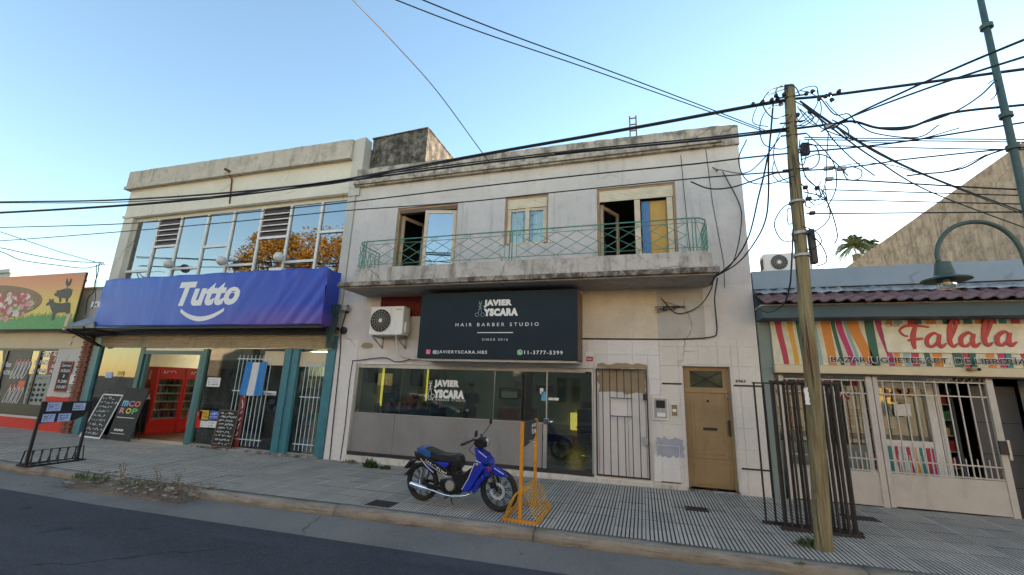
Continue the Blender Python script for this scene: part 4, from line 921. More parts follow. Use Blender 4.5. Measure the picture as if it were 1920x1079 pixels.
# ------------------------------------------------------------------ blue banner
bn = thing('shop_banner', (-11.1, -.62, 3.02), 'wide blue fabric banner with a white name and smile above the shop', 'banner')
m, nt, bs = base('printed_blue_banner'); v = wcoord(nt); sep = _n(nt, 'ShaderNodeSeparateXYZ'); nt.links.new(v, sep.inputs[0])
mr = _n(nt, 'ShaderNodeMapRange'); mr.inputs[1].default_value = -13; mr.inputs[2].default_value = -7.3; nt.links.new(sep.outputs[0], mr.inputs[0])
c = mixc(nt, mr.outputs[0], (.028, .115, .52), (.028, .065, .42))
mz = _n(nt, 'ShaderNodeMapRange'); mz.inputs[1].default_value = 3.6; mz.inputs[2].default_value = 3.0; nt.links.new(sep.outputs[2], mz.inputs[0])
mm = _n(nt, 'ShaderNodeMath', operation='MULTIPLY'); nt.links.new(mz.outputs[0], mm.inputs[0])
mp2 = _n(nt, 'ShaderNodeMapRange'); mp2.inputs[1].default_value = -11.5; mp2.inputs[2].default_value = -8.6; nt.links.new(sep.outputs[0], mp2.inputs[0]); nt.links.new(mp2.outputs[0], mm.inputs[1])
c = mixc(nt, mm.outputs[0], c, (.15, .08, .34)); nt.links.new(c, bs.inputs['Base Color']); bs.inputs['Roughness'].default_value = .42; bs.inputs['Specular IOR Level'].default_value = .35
bump(nt, bs, noise_node(nt, wcoord(nt, (6, 1, 1.2)), 1.2, 4), .35, .03); M['banner'] = m
nx, nz = 150, 34; bx0, bx1, bz0, bz1 = -15.1, -7.22, 3.05, 4.44
def fold(x, z):
    t = (x-bx0)/(bx1-bx0); v_ = (z-bz0)/(bz1-bz0)
    y = .010*mnoise.noise(Vector((x*1.1, z*1.6, 3)))
    e = max(0, min(1, (t-.58)/.3)); u = x*1.0-z*.75
    y += e*.032*(1-abs(mnoise.noise(Vector((u*2.6, z*.35, 9)))*2.2))
    y += .020*math.exp(-((1-v_)*7))*math.sin(x*9+math.sin(x*3)*2)*(0.3+e) + .012*math.exp(-(v_*8))*math.sin(x*6)
    y += .02*math.exp(-t*40)*math.sin(z*9)
    return y
b = MB()
for i in range(nx+1):
    for j in range(nz+1):
        x = bx0+(bx1-bx0)*i/nx; z = bz0+(bz1-bz0)*j/nz
        zz = z+(.010*math.sin(x*2.3) if j == 0 else 0)+(.012*math.sin(x*5.1) if j == nz else 0)
        b.v.append((x-.0*(1-j/nz), -.66+fold(x, z), zz+(.02 if j == nz else 0)*(i/nx)))
for i in range(nx):
    for j in range(nz): k = i*(nz+1)+j; b.f.append((k, k+nz+1, k+nz+2, k+1)); b.m.append(0)
cl = b.build('cloth', M['banner'], bn, smooth=True); md = cl.modifiers.new('thickness', 'SOLIDIFY'); md.thickness = .004; md.offset = 1
MB().box(bx0+.02, bx1-.02, -.60, -.56, bz1-.05, bz1-.01).box(bx0+.02, bx1-.02, -.60, -.56, bz0+.02, bz0+.06).box(bx0+.02, bx0+.06, -.60, -.0, bz1-.1, bz1-.06).box(bx1-.3, bx1-.26, -.60, -.0, bz1-.1, bz1-.06).build('banner_frame', M['darkiron'], bn)
b = MB(); side = []
for j in range(13): z = bz0+(bz1-bz0)*j/12; b.v += [(bx1, -.655, z), (bx1-.10+.03*math.sin(j), -.35, z), (bx1-.05, -.12, z)]
for j in range(12):
    for q_ in (0, 1): k = j*3+q_; b.f.append((k, k+1, k+4, k+3)); b.m.append(0)
b.build('side_fold', M['banner'], bn, smooth=True)
by = -.685
def wrap(o):        # printed lettering follows the folds of the cloth
    mw = o.location+wpos(bn)
    bmm = bmesh.new(); bmm.from_mesh(o.data); 
    bmesh.ops.subdivide_edges(bmm, edges=[e for e in bmm.edges if e.calc_length() > .2], cuts=3, use_grid_fill=False); bmm.to_mesh(o.data); bmm.free()
    for v in o.data.vertices: v.co.z = -(fold(mw.x+v.co.x, mw.z+v.co.y)-.662-mw.y)+(.004 if v.co.z > 0 else 0)
a, c_ = F(328, 572, by), F(452, 530, by)
o = text('lettering', 'Tutto', M['decal'], bn, a.x, by, FZ(390, 573, by), c_.x-a.x, FZ(390, 527, by)-FZ(390, 573, by), shear=.22, off=.05, ext=.002, space=1.08); wrap(o)
x0, x1 = FX(338, 580, by), FX(419, 578, by); zc = FZ(380, 578, by); n = 20; o1, o2 = [], []
for i in range(n+1):
    t = i/n; x = x0+(x1-x0)*t; d = 1-(2*t-1)**2
    o1.append((x, zc-.22*d+.0)); o2.append((x, zc-.22*d-.09-.035*d))
vs = [(x, -.664+fold(x, z)-.004, z) for x, z in o1+o2]; b = MB(); b.add(vs, [(i+1, i, n+1+i, n+2+i) for i in range(n)]); b.build('smile_mark', M['decal'], bn)
# ------------------------------------------------------------------ stair block behind the parapet
blk = thing('roof_block', (-6.0, 1.8, 6.86), 'black stained concrete block rising on the roof behind the parapets', 'roof block')
M['blackstain'] = plaster('black_stained_render', (.26, .235, .20), (.03, .027, .024), .95, .6, lo=.40, hi=.58, scale=3, bmp=.7)
p0, p1, p2 = F(700, 262, .26), F(803, 241, .26), F(842, 293, .26)
q0 = SX(842, 300, p1.x)
MB().prism([(-7.08, 6.86), (p1.x, 6.86), (p1.x, p1.z), (-7.08, p0.z)], .26, 3.4).build('block_body', M['blackstain'], blk)
MB().prism([(-7.10, p0.z-.0), (p1.x+.02, p1.z), (p1.x+.02, p1.z+.03), (-7.10, p0.z+.03)], .23, 3.43).build('block_coping', M['blackstain'], blk)
# ================================================================== butcher shop on the left
b0 = thing('butcher_shop', (-20.5, .15, gz(-20)), 'low white butcher shop with red base and dark window, far left', 'shop building')
BX0, BX1 = -26.0, -16.25
bw0 = (-24.5, -17.62, .38, 2.44)
gb = gz(-18)-.03
MB().wall(BX0, BX1, -.4, 4.35, [bw0, ], 0, .3).build('front_wall', plaster('white_shop_wall', (.62, .60, .56), (.3, .26, .2), .25, .2, lo=.6, hi=.82, blotch=.06), b0)
MB().box(BX0, BX1, .3, 8, 4.2, 4.3).box(BX1-.2, BX1, .3, 8, -.3, 4.2).box(BX0, BX1, 8, 8.2, -.3, 4.3).build('inner_shell', M['greyplaster'], b0)
box('coping', M['band'], b0, BX0, BX1, -.04, .34, 4.35, 4.42)
box('red_base', M['redwall'], b0, BX0, -16.42, -.012, 0, -.4, .32)
ragged(b0, 'red_base_patch', M['redwall'], -17.60, -16.46, .3, 1.0, -.004, 4, .01, .008)
facing(b0, -24, -16.5, 2.46, 2.96, .55, .5, [], M['sheetcream'], -.02, 'fascia_panel', seed=7)
# brick pier
M['brick'] = mat('old_red_brick', (.22, .085, .05), .9, var=.35, scale=9, dirt=.5, bmp=.5)
me = MB().box(-.085, .085, -.05, .05, -.032, .032).mesh('brick', M['brick']); z = -.15; row = 0
box('mortar_core', mat('lime_mortar', (.30, .26, .22), .9), b0, BX1-.16, BX1+.25, -.02, .0, -.4, 2.86)
while z < 2.82:
    for k in range(2):
        x = BX1-.06+.19*k-(.05 if row % 2 else 0); inst('brick', me, (x, -.03+random.uniform(-.006, .006), z+.032), b0)
    z += .075; row += 1
bf = MB().box(bw0[0], bw0[1], .03, .12, 2.38, 2.44).box(bw0[1]-.05, bw0[1], .03, .12, .38, 2.38).box(bw0[0], bw0[1]-.05, .03, .12, .38, .72).build('shop_window', M['black'], b0)
for px in (3, 66):
    x = FX(px, 700, .05); box('window_post', M['black'], bf, x-.05, x+.05, .03, .12, .72, 2.38)
x = FX(100, 700, .05)
wxs = [bw0[0], FX(3, 700, .05), FX(66, 700, .05), bw0[1]-.05]
for a, c_ in zip(wxs, wxs[1:]): box('pane', M['glass_shop'], bf, a+.05, c_-(.05 if c_ < -17.7 else 0), .07, .08, .72, 2.38)
MB().room(bw0[0]-.3, bw0[1]+.6, .32, 4, 0, 3.2).build('shop_room', M['shopwall'], b0)
M['windowgrey'] = mat('grey_green_window_film', (.25, .29, .27), .5, var=.08); M['darkfilm'] = mat('dark_window_film', (.06, .055, .05), .5, var=.2)
def px_quad(name, m, par, pts, y, th=.004):
    return MB().prism([(FX(a, b_, y), FZ(a, b_, y)) for a, b_ in pts], y-th, y).build(name, m, par)
y = .065
px_quad('dark_film', M['darkfilm'], bf, [(6, 655), (62, 655), (40, 765), (0, 765)], y)
px_quad('grey_film', M['windowgrey'], bf, [(57, 703), (96, 703), (80, 780), (36, 780)], y)
px_quad('red_film', mat('dull_red_film', (.22, .06, .045), .6), bf, [(96, 660), (112, 660), (104, 703), (86, 703)], y)
b = MB(); yb = y-.006
for gx, gy, n_, w_, h_, cm in ((24, 673, 4, 28, 44, 0), (8, 720, 4, 32, 46, 0)):
    for i in range(n_):
        cx, cy = gx+w_*(i+.5)/n_, gy+h_/2; a = F(cx, cy, yb)
        b.tube([Vector((a.x+.075*math.cos(t)-.06*math.sin(t)*0+.10*math.sin(t), yb, a.z+.27*math.sin(t))) for t in [2*math.pi*k/16 for k in range(16)]], .018, 4, closed=True)
b.build('sausage_drawing', M['decal'], bf)
b = MB()
for gx, gy, n_ in ((30, 681, 4), (18, 728, 4)):
    for i in range(n_):
        a = F(gx+7*i, gy, yb); b.prism([(a.x-.045, a.z-.11), (a.x+.045, a.z-.11), (a.x+.06, a.z+.11), (a.x-.02, a.z+.11)], yb-.002, yb+.001)
b.build('pink_drawing', mat('pink_window_paint', (.55, .17, .17), .6), bf)
box('red_tag', M['red'], bf, FX(35, 718, yb), FX(47, 718, yb), yb-.004, yb, FZ(41, 727, yb), FZ(41, 714, yb))
for body, px0, px1, pyb, hh in (('Bifes', 0, 20, 688, .17), ('ENTRO', 0, 23, 703, .15), ('ATUN', 70, 94, 670, .17), ('HUEVOS', 63, 90, 684, .15), ('SUPREMA', 58, 88, 699, .13), ('ALE', 98, 111, 668, .14), ('10', 100, 110, 678, .13), ('A500', 95, 107, 690, .12), ('kg', 92, 103, 700, .12)):
    a, c_ = F(px0, pyb, yb), F(px1, pyb, yb); text('lettering', body, M['decal'], bf, a.x, yb, a.z, c_.x-a.x, hh, shear=.25, off=.01, ext=.001)
b = MB(); rn = random.Random(8)
for r_ in range(4):
    for k in range(4):
        a = F(58+8.6*k-r_*2.5, 722+r_*9.5, yb); s_ = .075
        b.prism([(a.x-s_, a.z-.3*s_), (a.x-.3*s_, a.z-.7*s_), (a.x+s_*rn.uniform(.4, 1), a.z-.5*s_), (a.x+s_, a.z+rn.uniform(0, .6)*s_), (a.x+rn.uniform(-.2, .4)*s_, a.z+.6*s_), (a.x-s_, a.z+rn.uniform(.2, .9)*s_)], yb-.002, yb+.001)
b.build('small_animal_prints', M['ink'], bf)
b = MB(); scribble(b, FX(70, 712, yb), FX(93, 712, yb), FZ(82, 714, yb), FZ(82, 705, yb), yb-.001, 1, .012, None, 3); b.build('print', M['ink'], bf)
cb = thing('wall_chalkboard', (FX(118, 733), -.04, FZ(112, 733)), 'tall red framed chalkboard fixed to the white butcher wall', 'chalkboard')
a, c_ = F(115, 680, -.03), F(131, 733, -.03); xx0, xx1, zz0, zz1 = FX(112, 700, -.03)-.02, FX(135, 700, -.03)-.1, FZ(105, 732, -.03), FZ(122, 680, -.03)
box('board', M['chalkbd'], cb, xx0, xx1, -.03, -.012, zz0, zz1)
MB().box(xx0-.04, xx0, -.035, -.012, zz0-.04, zz1+.04).box(xx1, xx1+.04, -.035, -.012, zz0-.04, zz1+.04).box(xx0, xx1, -.035, -.012, zz1, zz1+.04).box(xx0, xx1, -.035, -.012, zz0-.04, zz0).build('frame', mat('red_brown_frame', (.3, .03, .02), .5), cb)
for i, t_ in enumerate(('Sorren', 'ACELGA', 'a', '9.200', '10.00')):
    h_ = (zz1-zz0)/5.6; w_ = (xx1-xx0)*(.85 if i != 2 else .15); text('lettering', t_, M['chalk'], cb, xx0+(xx1-xx0-w_)/2, -.0315, zz1-(i+1)*h_*1.08+.03, w_, h_*.62, shear=.2, ext=.001, off=.01)
px_quad('small_poster', M['paper'], b0, [(131, 702), (145, 704), (138, 736), (124, 735)], -.014)
px_quad('small_poster_print', M['windowgrey'], b0, [(129, 720), (143, 721), (138, 734), (125, 733)], -.019)
# big sign of the butcher
bs_ = thing('butcher_sign', (-19.5, -.35, 3.0), 'big orange to green sign with meat picture and stacked animal shapes', 'sign')
sxr, szt, szb = -16.62, 4.82, 3.03
m, nt, bs = base('printed_sunset_sign'); v = wcoord(nt); sep = _n(nt, 'ShaderNodeSeparateXYZ'); nt.links.new(v, sep.inputs[0])
mz = _n(nt, 'ShaderNodeMapRange'); mz.inputs[1].default_value = szb; mz.inputs[2].default_value = szt; nt.links.new(sep.outputs[2], mz.inputs[0])
rp_ = _n(nt, 'ShaderNodeValToRGB'); nt.links.new(mz.outputs[0], rp_.inputs[0]); cr = rp_.color_ramp
cr.elements[0].position = .15; cr.elements[0].color = (.55, .50, .06, 1); cr.elements[1].position = 1; cr.elements[1].color = (.62, .17, .06, 1)
e = cr.elements.new(.5); e.color = (.68, .47, .07, 1); e = cr.elements.new(.78); e.color = (.66, .27, .08, 1)
nt.links.new(rp_.outputs[0], bs.inputs['Base Color']); bs.inputs['Roughness'].default_value = .5; M['sunset'] = m
box('sign_panel', M['sunset'], bs_, -23.5, sxr, -.37, -.35, szb, szt); MB().box(-23.5, sxr, -.35, -.30, szt-.05, szt).box(-23.5, sxr, -.35, -.30, szb, szb+.05).box(sxr-.05, sxr, -.35, -.30, szb, szt).box(-20, -19.95, -.30, 0, szt-.2, szt-.15).box(-17.2, -17.15, -.30, 0, szt-.2, szt-.15).build('sign_frame', M['darkiron'], bs_)
ys = -.374
o = [(-23.5, szb), (sxr, szb)]; rn = random.Random(2); x = sxr
while x > -23.4:
    hgt = szb+.38+rn.uniform(0, .14)+.05*math.sin(x*2); o.append((x, szb+.33+.04*math.sin(x*2))); x -= .03; o.append((x+.01+rn.uniform(-.03, .03), hgt)); x -= .03
MB().prism(o, ys, -.369).build('grass_print', mat('printed_grass_green', (.035, .26, .06), .5), bs_)
def silh(name, pts, par, y, m): return MB().prism([(FX(a, b_, y), FZ(a, b_, y)) for a, b_ in pts], y-.004, y+.001).build(name, m, par)
M['anim'] = mat('dark_grey_print', (.075, .065, .055), .6, bmp=0)
silh('cow_silhouette', [(96, 601), (99, 588), (95, 578), (93, 572), (86, 574), (88, 569), (93, 565), (92, 560), (97, 563), (100, 560), (100, 565), (104, 568), (116, 569), (128, 567), (132, 569), (131, 585), (129, 592), (128, 601), (125, 601), (126, 590), (122, 586), (108, 587), (104, 590), (101, 601)], bs_, ys, M['anim'])
silh('pig_silhouette', [(111, 567), (111, 560), (108, 557), (102, 555), (102, 551), (106, 549), (107, 544), (111, 545), (117, 543), (124, 541), (131, 541), (134, 543), (138, 545), (135, 546), (134, 553), (128, 560), (126, 567), (123, 567), (123, 560), (116, 559), (114, 567)], bs_, ys, M['anim'])
silh('hen_silhouette', [(125, 540), (125.5, 536), (123, 533), (124, 527), (126, 522), (127, 528), (130, 529), (133, 522), (135, 524), (133, 531), (130, 536), (127, 537), (126.5, 540)], bs_, ys, M['anim'])
M['meats'] = [mat('print_meat_red', (.50, .10, .10), .6), mat('print_meat_pink', (.62, .26, .28), .6), mat('print_pale_pink', (.66, .42, .40), .6), mat('print_leaf_green', (.18, .32, .05), .6), mat('print_white_fat', (.66, .58, .50), .6), mat('print_dark', (.07, .05, .05), .6)]
cc, cz = F(20, 575, ys), F(38, 566, ys).z
xe = FX(80, 560, ys); zt_ = FZ(30, 532, ys)
oc = (FX(0, 565, ys)-.8, F(0, 568, ys).z); rx = xe-oc[0]; rz = .62
MB().prism([(oc[0]+rx*math.cos(2*math.pi*i/48), oc[1]+rz*math.sin(2*math.pi*i/48)) for i in range(48)], ys-.002, ys+.004).build('board_print', mat('print_brown_board', (.26, .15, .08), .6), bs_)
rn = random.Random(21)
b = MB()
for i in range(230):
    t, q_ = rn.uniform(0, 6.283), math.sqrt(rn.random()); cx = oc[0]+rx*.95*q_*math.cos(t); cz_ = oc[1]-.1+rz*.85*q_*math.sin(t)
    if cz_ > oc[1]+.3: continue
    s_ = rn.uniform(.05, .20); n = 9; b.mi = rn.choice((0, 1, 1, 2, 2, 3, 3, 4, 4, 0, 5 if rn.random() < .3 else 1))
    b.prism([(cx+s_*rn.uniform(.6, 1.1)*math.cos(6.283*k/n), cz_+s_*.6*rn.uniform(.6, 1.1)*math.sin(6.283*k/n)) for k in range(n)], ys-.004-.00002*i, ys)
b.build('meat_picture', M['meats'], bs_)
# corrugated awning piece between the two shops
aw = thing('corrugated_awning', (-16.2, -.35, 2.9), 'small grey corrugated awning with a pale end board between the two shops', 'awning')
A = [F(124, 588, -.8), F(140, 588, -.75), F(175, 592, -.7), F(150, 623, -1.0), F(118, 622, -1.0), F(105, 626, -1.05)]
b = MB(); n = 24; x0, x1 = -15.75, -14.95
for i in range(n+1):
    x = x0+(x1-x0)*i/n; w_ = .018*math.sin(i*math.pi/2); b.v += [(x-.0, -.45, 3.34+w_), (x-.12, -.95, 3.02+w_)]
for i in range(n): b.f.append((2*i, 2*i+2, 2*i+3, 2*i+1)); b.m.append(0)
b.build('corrugated_sheet', M['silver'], aw)
MB().prism([(-15.82, 2.92), (-15.70, 2.92), (-15.62, 3.38), (-15.78, 3.38)], -.97, -.93).build('end_board', M['sheetcream'], aw)
MB().bar((-15.8, -.95, 2.98), (-14.95, -.95, 2.98), .05).bar((-15.8, -.02, 2.55), (-15.8, -.9, 2.95), .04).bar((-15.55, -.02, 2.5), (-15.55, -.9, 2.95), .04).build('bracket', M['black'], aw)
t = thing('spotlight', (FX(134, 640, -.5), -.5, FZ(134, 643, -.5)), 'small white spotlight under the corrugated awning', 'lamp')
p = F(134, 640, -.5); MB().lathe([(.03, 0), (.045, .1), (.03, .12)], Matrix.Translation(p) @ Matrix.Rotation(R(205), 4, 'Y'), 10).build('lamp_head', M['white'], t)
MB().tube([p+Vector((0, 0, .1)), p+Vector((0, .1, .2)), p+Vector((0, .48, .2))], .01, 5).build('lamp_arm', M['black'], t)
far = thing('far_grey_building', (-37, 8, 0), 'pale grey far rooftop block rising behind the butcher sign', 'building')
p = F(22, 507, 14); MB().box(p.x-14, p.x, 14, 20, 0, F(10, 507, 14).z).build('wall', M['greyplaster'], far); 
b = MB().box(p.x-14, p.x+.2, 13.8, 14, F(10, 507, 14).z-.3, F(10, 507, 14).z+.02).build('coping', M['greyplaster'], far)
# ================================================================== bazaar shop on the right
b3 = thing('bazaar_shop', (5.6, .15, gz(5.6)), 'low blue grey bazaar shop with purple roof tiles and striped fascia, at right', 'shop building')
M['palebl'] = plaster('pale_blue_parapet', (.27, .35, .42), (.2, .2, .2), .3, .2, lo=.6, hi=.8, blotch=.08)
M['tealwall'] = plaster('grey_green_wall', (.20, .25, .22), (.12, .12, .1), .3, .2, lo=.6, hi=.8, blotch=.06)
M['fascia'] = mat('dark_teal_beam', (.06, .10, .12), .6, var=.1, scale=2)
CX0, CX1 = 2.10, 9.2
rough_top(MB(), CX0, CX1, .0, .3, 3.66, 4.10, 4.16, 30, .004, 3).build('parapet', M['palebl'], b3)
MB().box(CX0, CX1, .3, 8, 3.5, 3.6).box(CX1-.2, CX1, .3, 8, -.2, 3.5).box(CX0, CX1, 8, 8.2, -.2, 4).build('inner_shell', M['greyplaster'], b3)
MB().box(CX0, CX1, .0, .3, 3.18, 3.655).build('upper_wall', M['fascia'], b3)
box('beam', M['fascia'], b3, CX0, CX1, -.45, -.0, 3.12, 3.34)
MB().box(CX0, CX1, -.40, .28, 3.345, 3.37).build('eave_board', M['offwhite'], b3)
# roof tiles, four short rows
M['rooftile'] = mat('purple_glazed_roof_tile', (.20, .115, .115), .4, var=.3, scale=5, dirt=.35)
def rooftile():
    b = MB(); n = 5; w_ = .23; L = .30; pr = [(-.5, .012), (-.3, .0), (-.05, .012), (.2, .045), (.42, .04), (.5, .012)]
    for yy_, dz in ((-L/2, 0), (L/2, 0)):
        for u, h in pr: b.v.append((u*w_, yy_, h+dz))
    for u, h in pr: b.v.append((u*w_, -L/2, h-.022))
    for i in range(n): b.f += [(i, i+1, 7+i, 6+i), (12+i, 13+i, i+1, i)]; b.m += [0, 0]
    return b.mesh('roof_tile', M['rooftile'])
me = rooftile(); sl_ = math.atan2(.26, .62); rn = random.Random(14)
nrow = 3; ncol = int((CX1-CX0)/.215)
for i in range(ncol):
    for j in range(nrow):
        u = (j+.5)/nrow; inst('roof_tile', me, (CX0+.11+i*.215, -.60+.60*u, 3.375+.26*u+rn.uniform(-.004, .004)), b3, (sl_-.06, rn.uniform(-.03, .03), rn.uniform(-.04, .04)))
b = MB(); rn = random.Random(3)     # mortar bead with torn membrane along the tile top
M['foil'] = mat('silver_roof_membrane', (.60, .58, .55), .35, metal=.5, var=.15, dirt=.5)
x = CX0
for i in range(120):
    xx = CX0+(CX1-CX0)*i/119; b.v += [(xx, -.02, 3.655), (xx, -.05+rn.uniform(-.02, .02), 3.72+rn.uniform(-.02, .03)), (xx, -.16+rn.uniform(-.03, .03), 3.63+rn.uniform(-.01, .015))]
for i in range(119):
    for q_ in (0, 1): k = i*3+q_; b.f.append((k, k+3, k+4, k+1)); b.m.append(0)
b.build('roof_membrane', M['foil'], b3, smooth=True)
# left pier with blocks
box('left_pier', M['tealwall'], b3, CX0, 2.30, .0, .3, -.2, 3.12)
MB().wall(2.30, CX1, 2.17, 3.18, [], -.01, .25).build('sign_wall', M['tealwall'], b3)
facing(b3, CX0+.01, 2.29, .0, 3.1, .19, .42, [], M['tealwall'], -.012, 'pier_block', seed=11)
box('shutter_beam', M['sheetcream'], b3, 2.30, CX1, -.12, -.011, 2.18, 2.32, .008)
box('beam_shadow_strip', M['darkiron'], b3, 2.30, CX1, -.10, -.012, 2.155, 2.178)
# striped fascia sign
ss = thing('striped_sign', (5.6, -.05, 2.33), 'colourful wavy striped sign with red script name on a cream plate', 'sign')
y3 = -.03; SZ0, SZ1 = 2.33, 3.12
box('sign_back', mat('cream_print', (.60, .56, .42), .5), ss, 2.32, CX1, y3, -.012, SZ0, SZ1)
COL = {k: mat('print_'+k, c_, .5, bmp=0, var=.03) for k, c_ in dict(crimson=(.42, .035, .07), orange=(.60, .22, .03), dark_green=(.02, .11, .07), pale_teal=(.26, .38, .36), rose=(.45, .03, .14), amber=(.62, .32, .03), teal=(.03, .22, .22)).items()}
def wavy(par, name, m, x, z0, z1, w0, w1, sh, y, th=.003, ph=0):
    n = 12; L, R_ = [], []
    for i in range(n+1):
        t = i/n; z = z1+(z0-z1)*t; s_ = sh*(t*t*(3-2*t)); w_ = w0+(w1-w0)*t; L.append((x+s_-w_/2, z)); R_.append((x+s_+w_/2, z))
    return MB().prism(L+R_[::-1], y-th, y).build(name, m, par)
st = [(1462, 12, 'crimson', 8), (1484, 10, 'amber', 6), (1500, 9, 'dark_green', 4), (1530, 8, 'pale_teal', 5), (1552, 18, 'orange', 4), (1566, 8, 'dark_green', 8), (1577, 12, 'rose', 16), (1590, 7, 'pale_teal', 14), (1603, 22, 'orange', 22), (1634, 18, 'dark_green', 2), (1652, 12, 'rose', 14), (1672, 12, 'orange', 6), (1690, 14, 'pale_teal', 6), (1716, 16, 'crimson', -6), (1728, 12, 'dark_green', 6), (1752, 20, 'orange', 0), (1784, 20, 'dark_green', 6), (1800, 14, 'crimson', 6), (1822, 16, 'dark_green', -6), (1845, 18, 'orange', 6), (1868, 16, 'rose', 4), (1888, 14, 'teal', -5), (1912, 18, 'crimson', 4), (1945, 22, 'orange', 10), (1975, 20, 'dark_green', 5), (2010, 22, 'crimson', 12), (2050, 26, 'pale_teal', 8), (2090, 26, 'orange', 14)]
for px, w_, c_, s_ in st:
    x = FX(px, 640, y3); k = FX(px+1, 640, y3)-FX(px, 640, y3); wavy(ss, 'wavy_stripe', COL[c_], x, SZ0+.004, SZ1-.004, w_*k, w_*k*.85, s_*k, y3)
fx0 = FX(1654, 630, y3)
MB().prism([(fx0+.05, 2.56), (CX1, 2.56), (CX1, 3.04), (fx0+.02, 3.04), (fx0, 3.02), (fx0+.03, 2.58)], y3-.03, y3-.004).build('name_plate', mat('cream_plate', (.66, .62, .47), .4), ss)
yp = y3-.032
text('lettering', 'CASA', mat('brown_lettering', (.16, .08, .05), .6), ss, FX(1661, 613, yp), yp, FZ(1665, 613, yp), FX(1687, 608, yp)-FX(1661, 613, yp), .055, ext=.001, space=1.1)
M['scriptred'] = mat('crimson_script', (.42, .015, .02), .35, bmp=0)
def brush(par, strokes, x0, z0, x1, z1, y, m, name):
    # strokes given in photo pixels, laid on the plate; width varies along the stroke
    for st_ in strokes:
        pts = smooth_curve([Vector((FX(a, b_, y), 0, FZ(a, b_, y))) for a, b_, w_ in st_], 5); ws = smooth_curve([Vector((w_*1.3, 0, 0)) for _, _, w_ in st_], 5)
        k = FX(1801, 640, y)-FX(1800, 640, y); L, Rr = [], []
        for i, p in enumerate(pts):
            d = (pts[min(i+1, len(pts)-1)]-pts[max(i-1, 0)]); d = d.normalized() if d.length else Vector((1, 0, 0)); nrm = Vector((-d.z, 0, d.x)); h = max(.8, ws[i].x)*k/2
            L.append(p+nrm*h); Rr.append(p-nrm*h)
        y -= .0013; b = MB(); b.tube([Vector((p.x, y, p.z)) for p in pts], [max(.8, w_.x)*k/2 for w_ in ws], 8)
        b.v = [(v[0], y+(v[1]-y)*.12, v[2]) for v in b.v]
        b.build(name, m, par)
def letter_a(cx, cy, s=1):
    return [[(cx+12*s, cy-9, 3), (cx+3*s, cy-13, 5), (cx-9*s, cy-4, 7), (cx-9*s, cy+9, 7), (cx+1*s, cy+12, 5), (cx+11*s, cy+2, 5), (cx+14*s, cy-10, 6)], [(cx+14*s, cy-11, 6), (cx+12*s, cy+4, 7), (cx+17*s, cy+13, 6), (cx+27*s, cy+6, 3)]]
def letter_l(cx, cy): return [[(cx-2, cy+6, 3), (cx+5, cy-8, 4), (cx+12, cy-32, 6), (cx+5, cy-40, 6), (cx, cy-22, 8), (cx, cy+2, 8), (cx+7, cy+12, 6), (cx+16, cy+6, 3)]]
S = [[(1742, 614, 3), (1718, 611, 5), (1697, 612, 5), (1687, 620, 4), (1694, 629, 4), (1703, 631, 3)], [(1716, 612, 6), (1712, 630, 9), (1713, 645, 8), (1716, 655, 5)], [(1702, 639, 4), (1713, 637, 5), (1731, 635, 4)]]
S += letter_a(1748, 638); S += letter_l(1781, 638); S += letter_a(1812, 637); S += letter_l(1846, 636); S += letter_a(1880, 635)
brush(ss, S, 0, 0, 0, 0, yp, M['scriptred'], 'script_stroke')
a, c_ = F(1559, 683, yp), F(1926, 682, yp)
for off_, m_, yy_ in ((.035, M['decal'], yp+.002), (.004, M['ink'], yp-.004)):
    text('lettering' if m_ is M['ink'] else 'lettering_outline', 'BAZAR,JUGUETES,ART. DE LIBRERÍA', m_, ss, a.x-(.012 if m_ is M['decal'] else 0), yy_, 2.35-(.012 if m_ is M['decal'] else 0), c_.x-a.x+(.024 if m_ is M['decal'] else 0), .15+(.024 if m_ is M['decal'] else 0), off=off_, ext=.001)
t = thing('beam_camera', (FX(1822, 692, -.2), -.2, FZ(1822, 695, -.2)), 'small brownish camera lamp fixed on the cream beam', 'camera')
p = F(1822, 692, -.2); MB().box(p.x-.03, p.x+.06, -.24, -.12, p.z-.03, p.z+.02).build('housing', M['wood'], t, bevel=.01); MB().sphere((p.x+.07, -.24, p.z-.01), .025, 10, 6).build('lens', M['dark'], t)
# shop front behind the gate
yb = .75
MB().room(2.30, CX1-.25, .76, 5, -.1, 3.0).build('shop_room', mat('dim_cream_room', (.30, .25, .16), .8, var=.2, scale=2), b3)
sf3 = MB().box(2.31, 5.28, .70, .76, 2.10, 2.22).box(2.31, 2.36, .70, .76, .0, 2.1).box(3.85, 3.93, .70, .76, .0, 2.1).box(4.98, 5.06, .70, .76, .0, 2.1).build('shopfront', M['white'], b3)
box('soffit_strip', M['tealwall'], b3, 2.30, CX1-.2, .25, .76, 2.22, 2.30)
box('display_base', mat('grey_green_base_panel', (.20, .22, .18), .6), sf3, 2.36, 3.85, .69, .72, .0, .95); box('pane', M['glass_shop'], sf3, 2.36, 3.85, .72, .73, .95, 2.1)
box('fascia_print', COL['crimson'], sf3, 2.36, 3.84, .70, .712, 2.0, 2.09)
for i in range(9): box('fascia_print', (COL['orange'], COL['rose'], COL['teal'])[i % 3], sf3, 2.42+i*.15, 2.50+i*.15, .695, .70, 2.01, 2.085)
dx0, dx1 = 3.98, 4.93
sd = MB().box(dx0, dx0+.09, .62, .67, .02, 2.08).box(dx1-.12, dx1, .62, .67, .02, 2.08).box(dx0+.09, dx1-.12, .62, .67, 1.98, 2.08).box(dx0+.09, dx1-.12, .62, .67, .98, 1.08).build('shop_door', M['white'], sf3, bevel=.004)
box('door_pane', M['glass_shop'], sd, dx0+.09, dx1-.12, .64, .65, 1.08, 1.98)
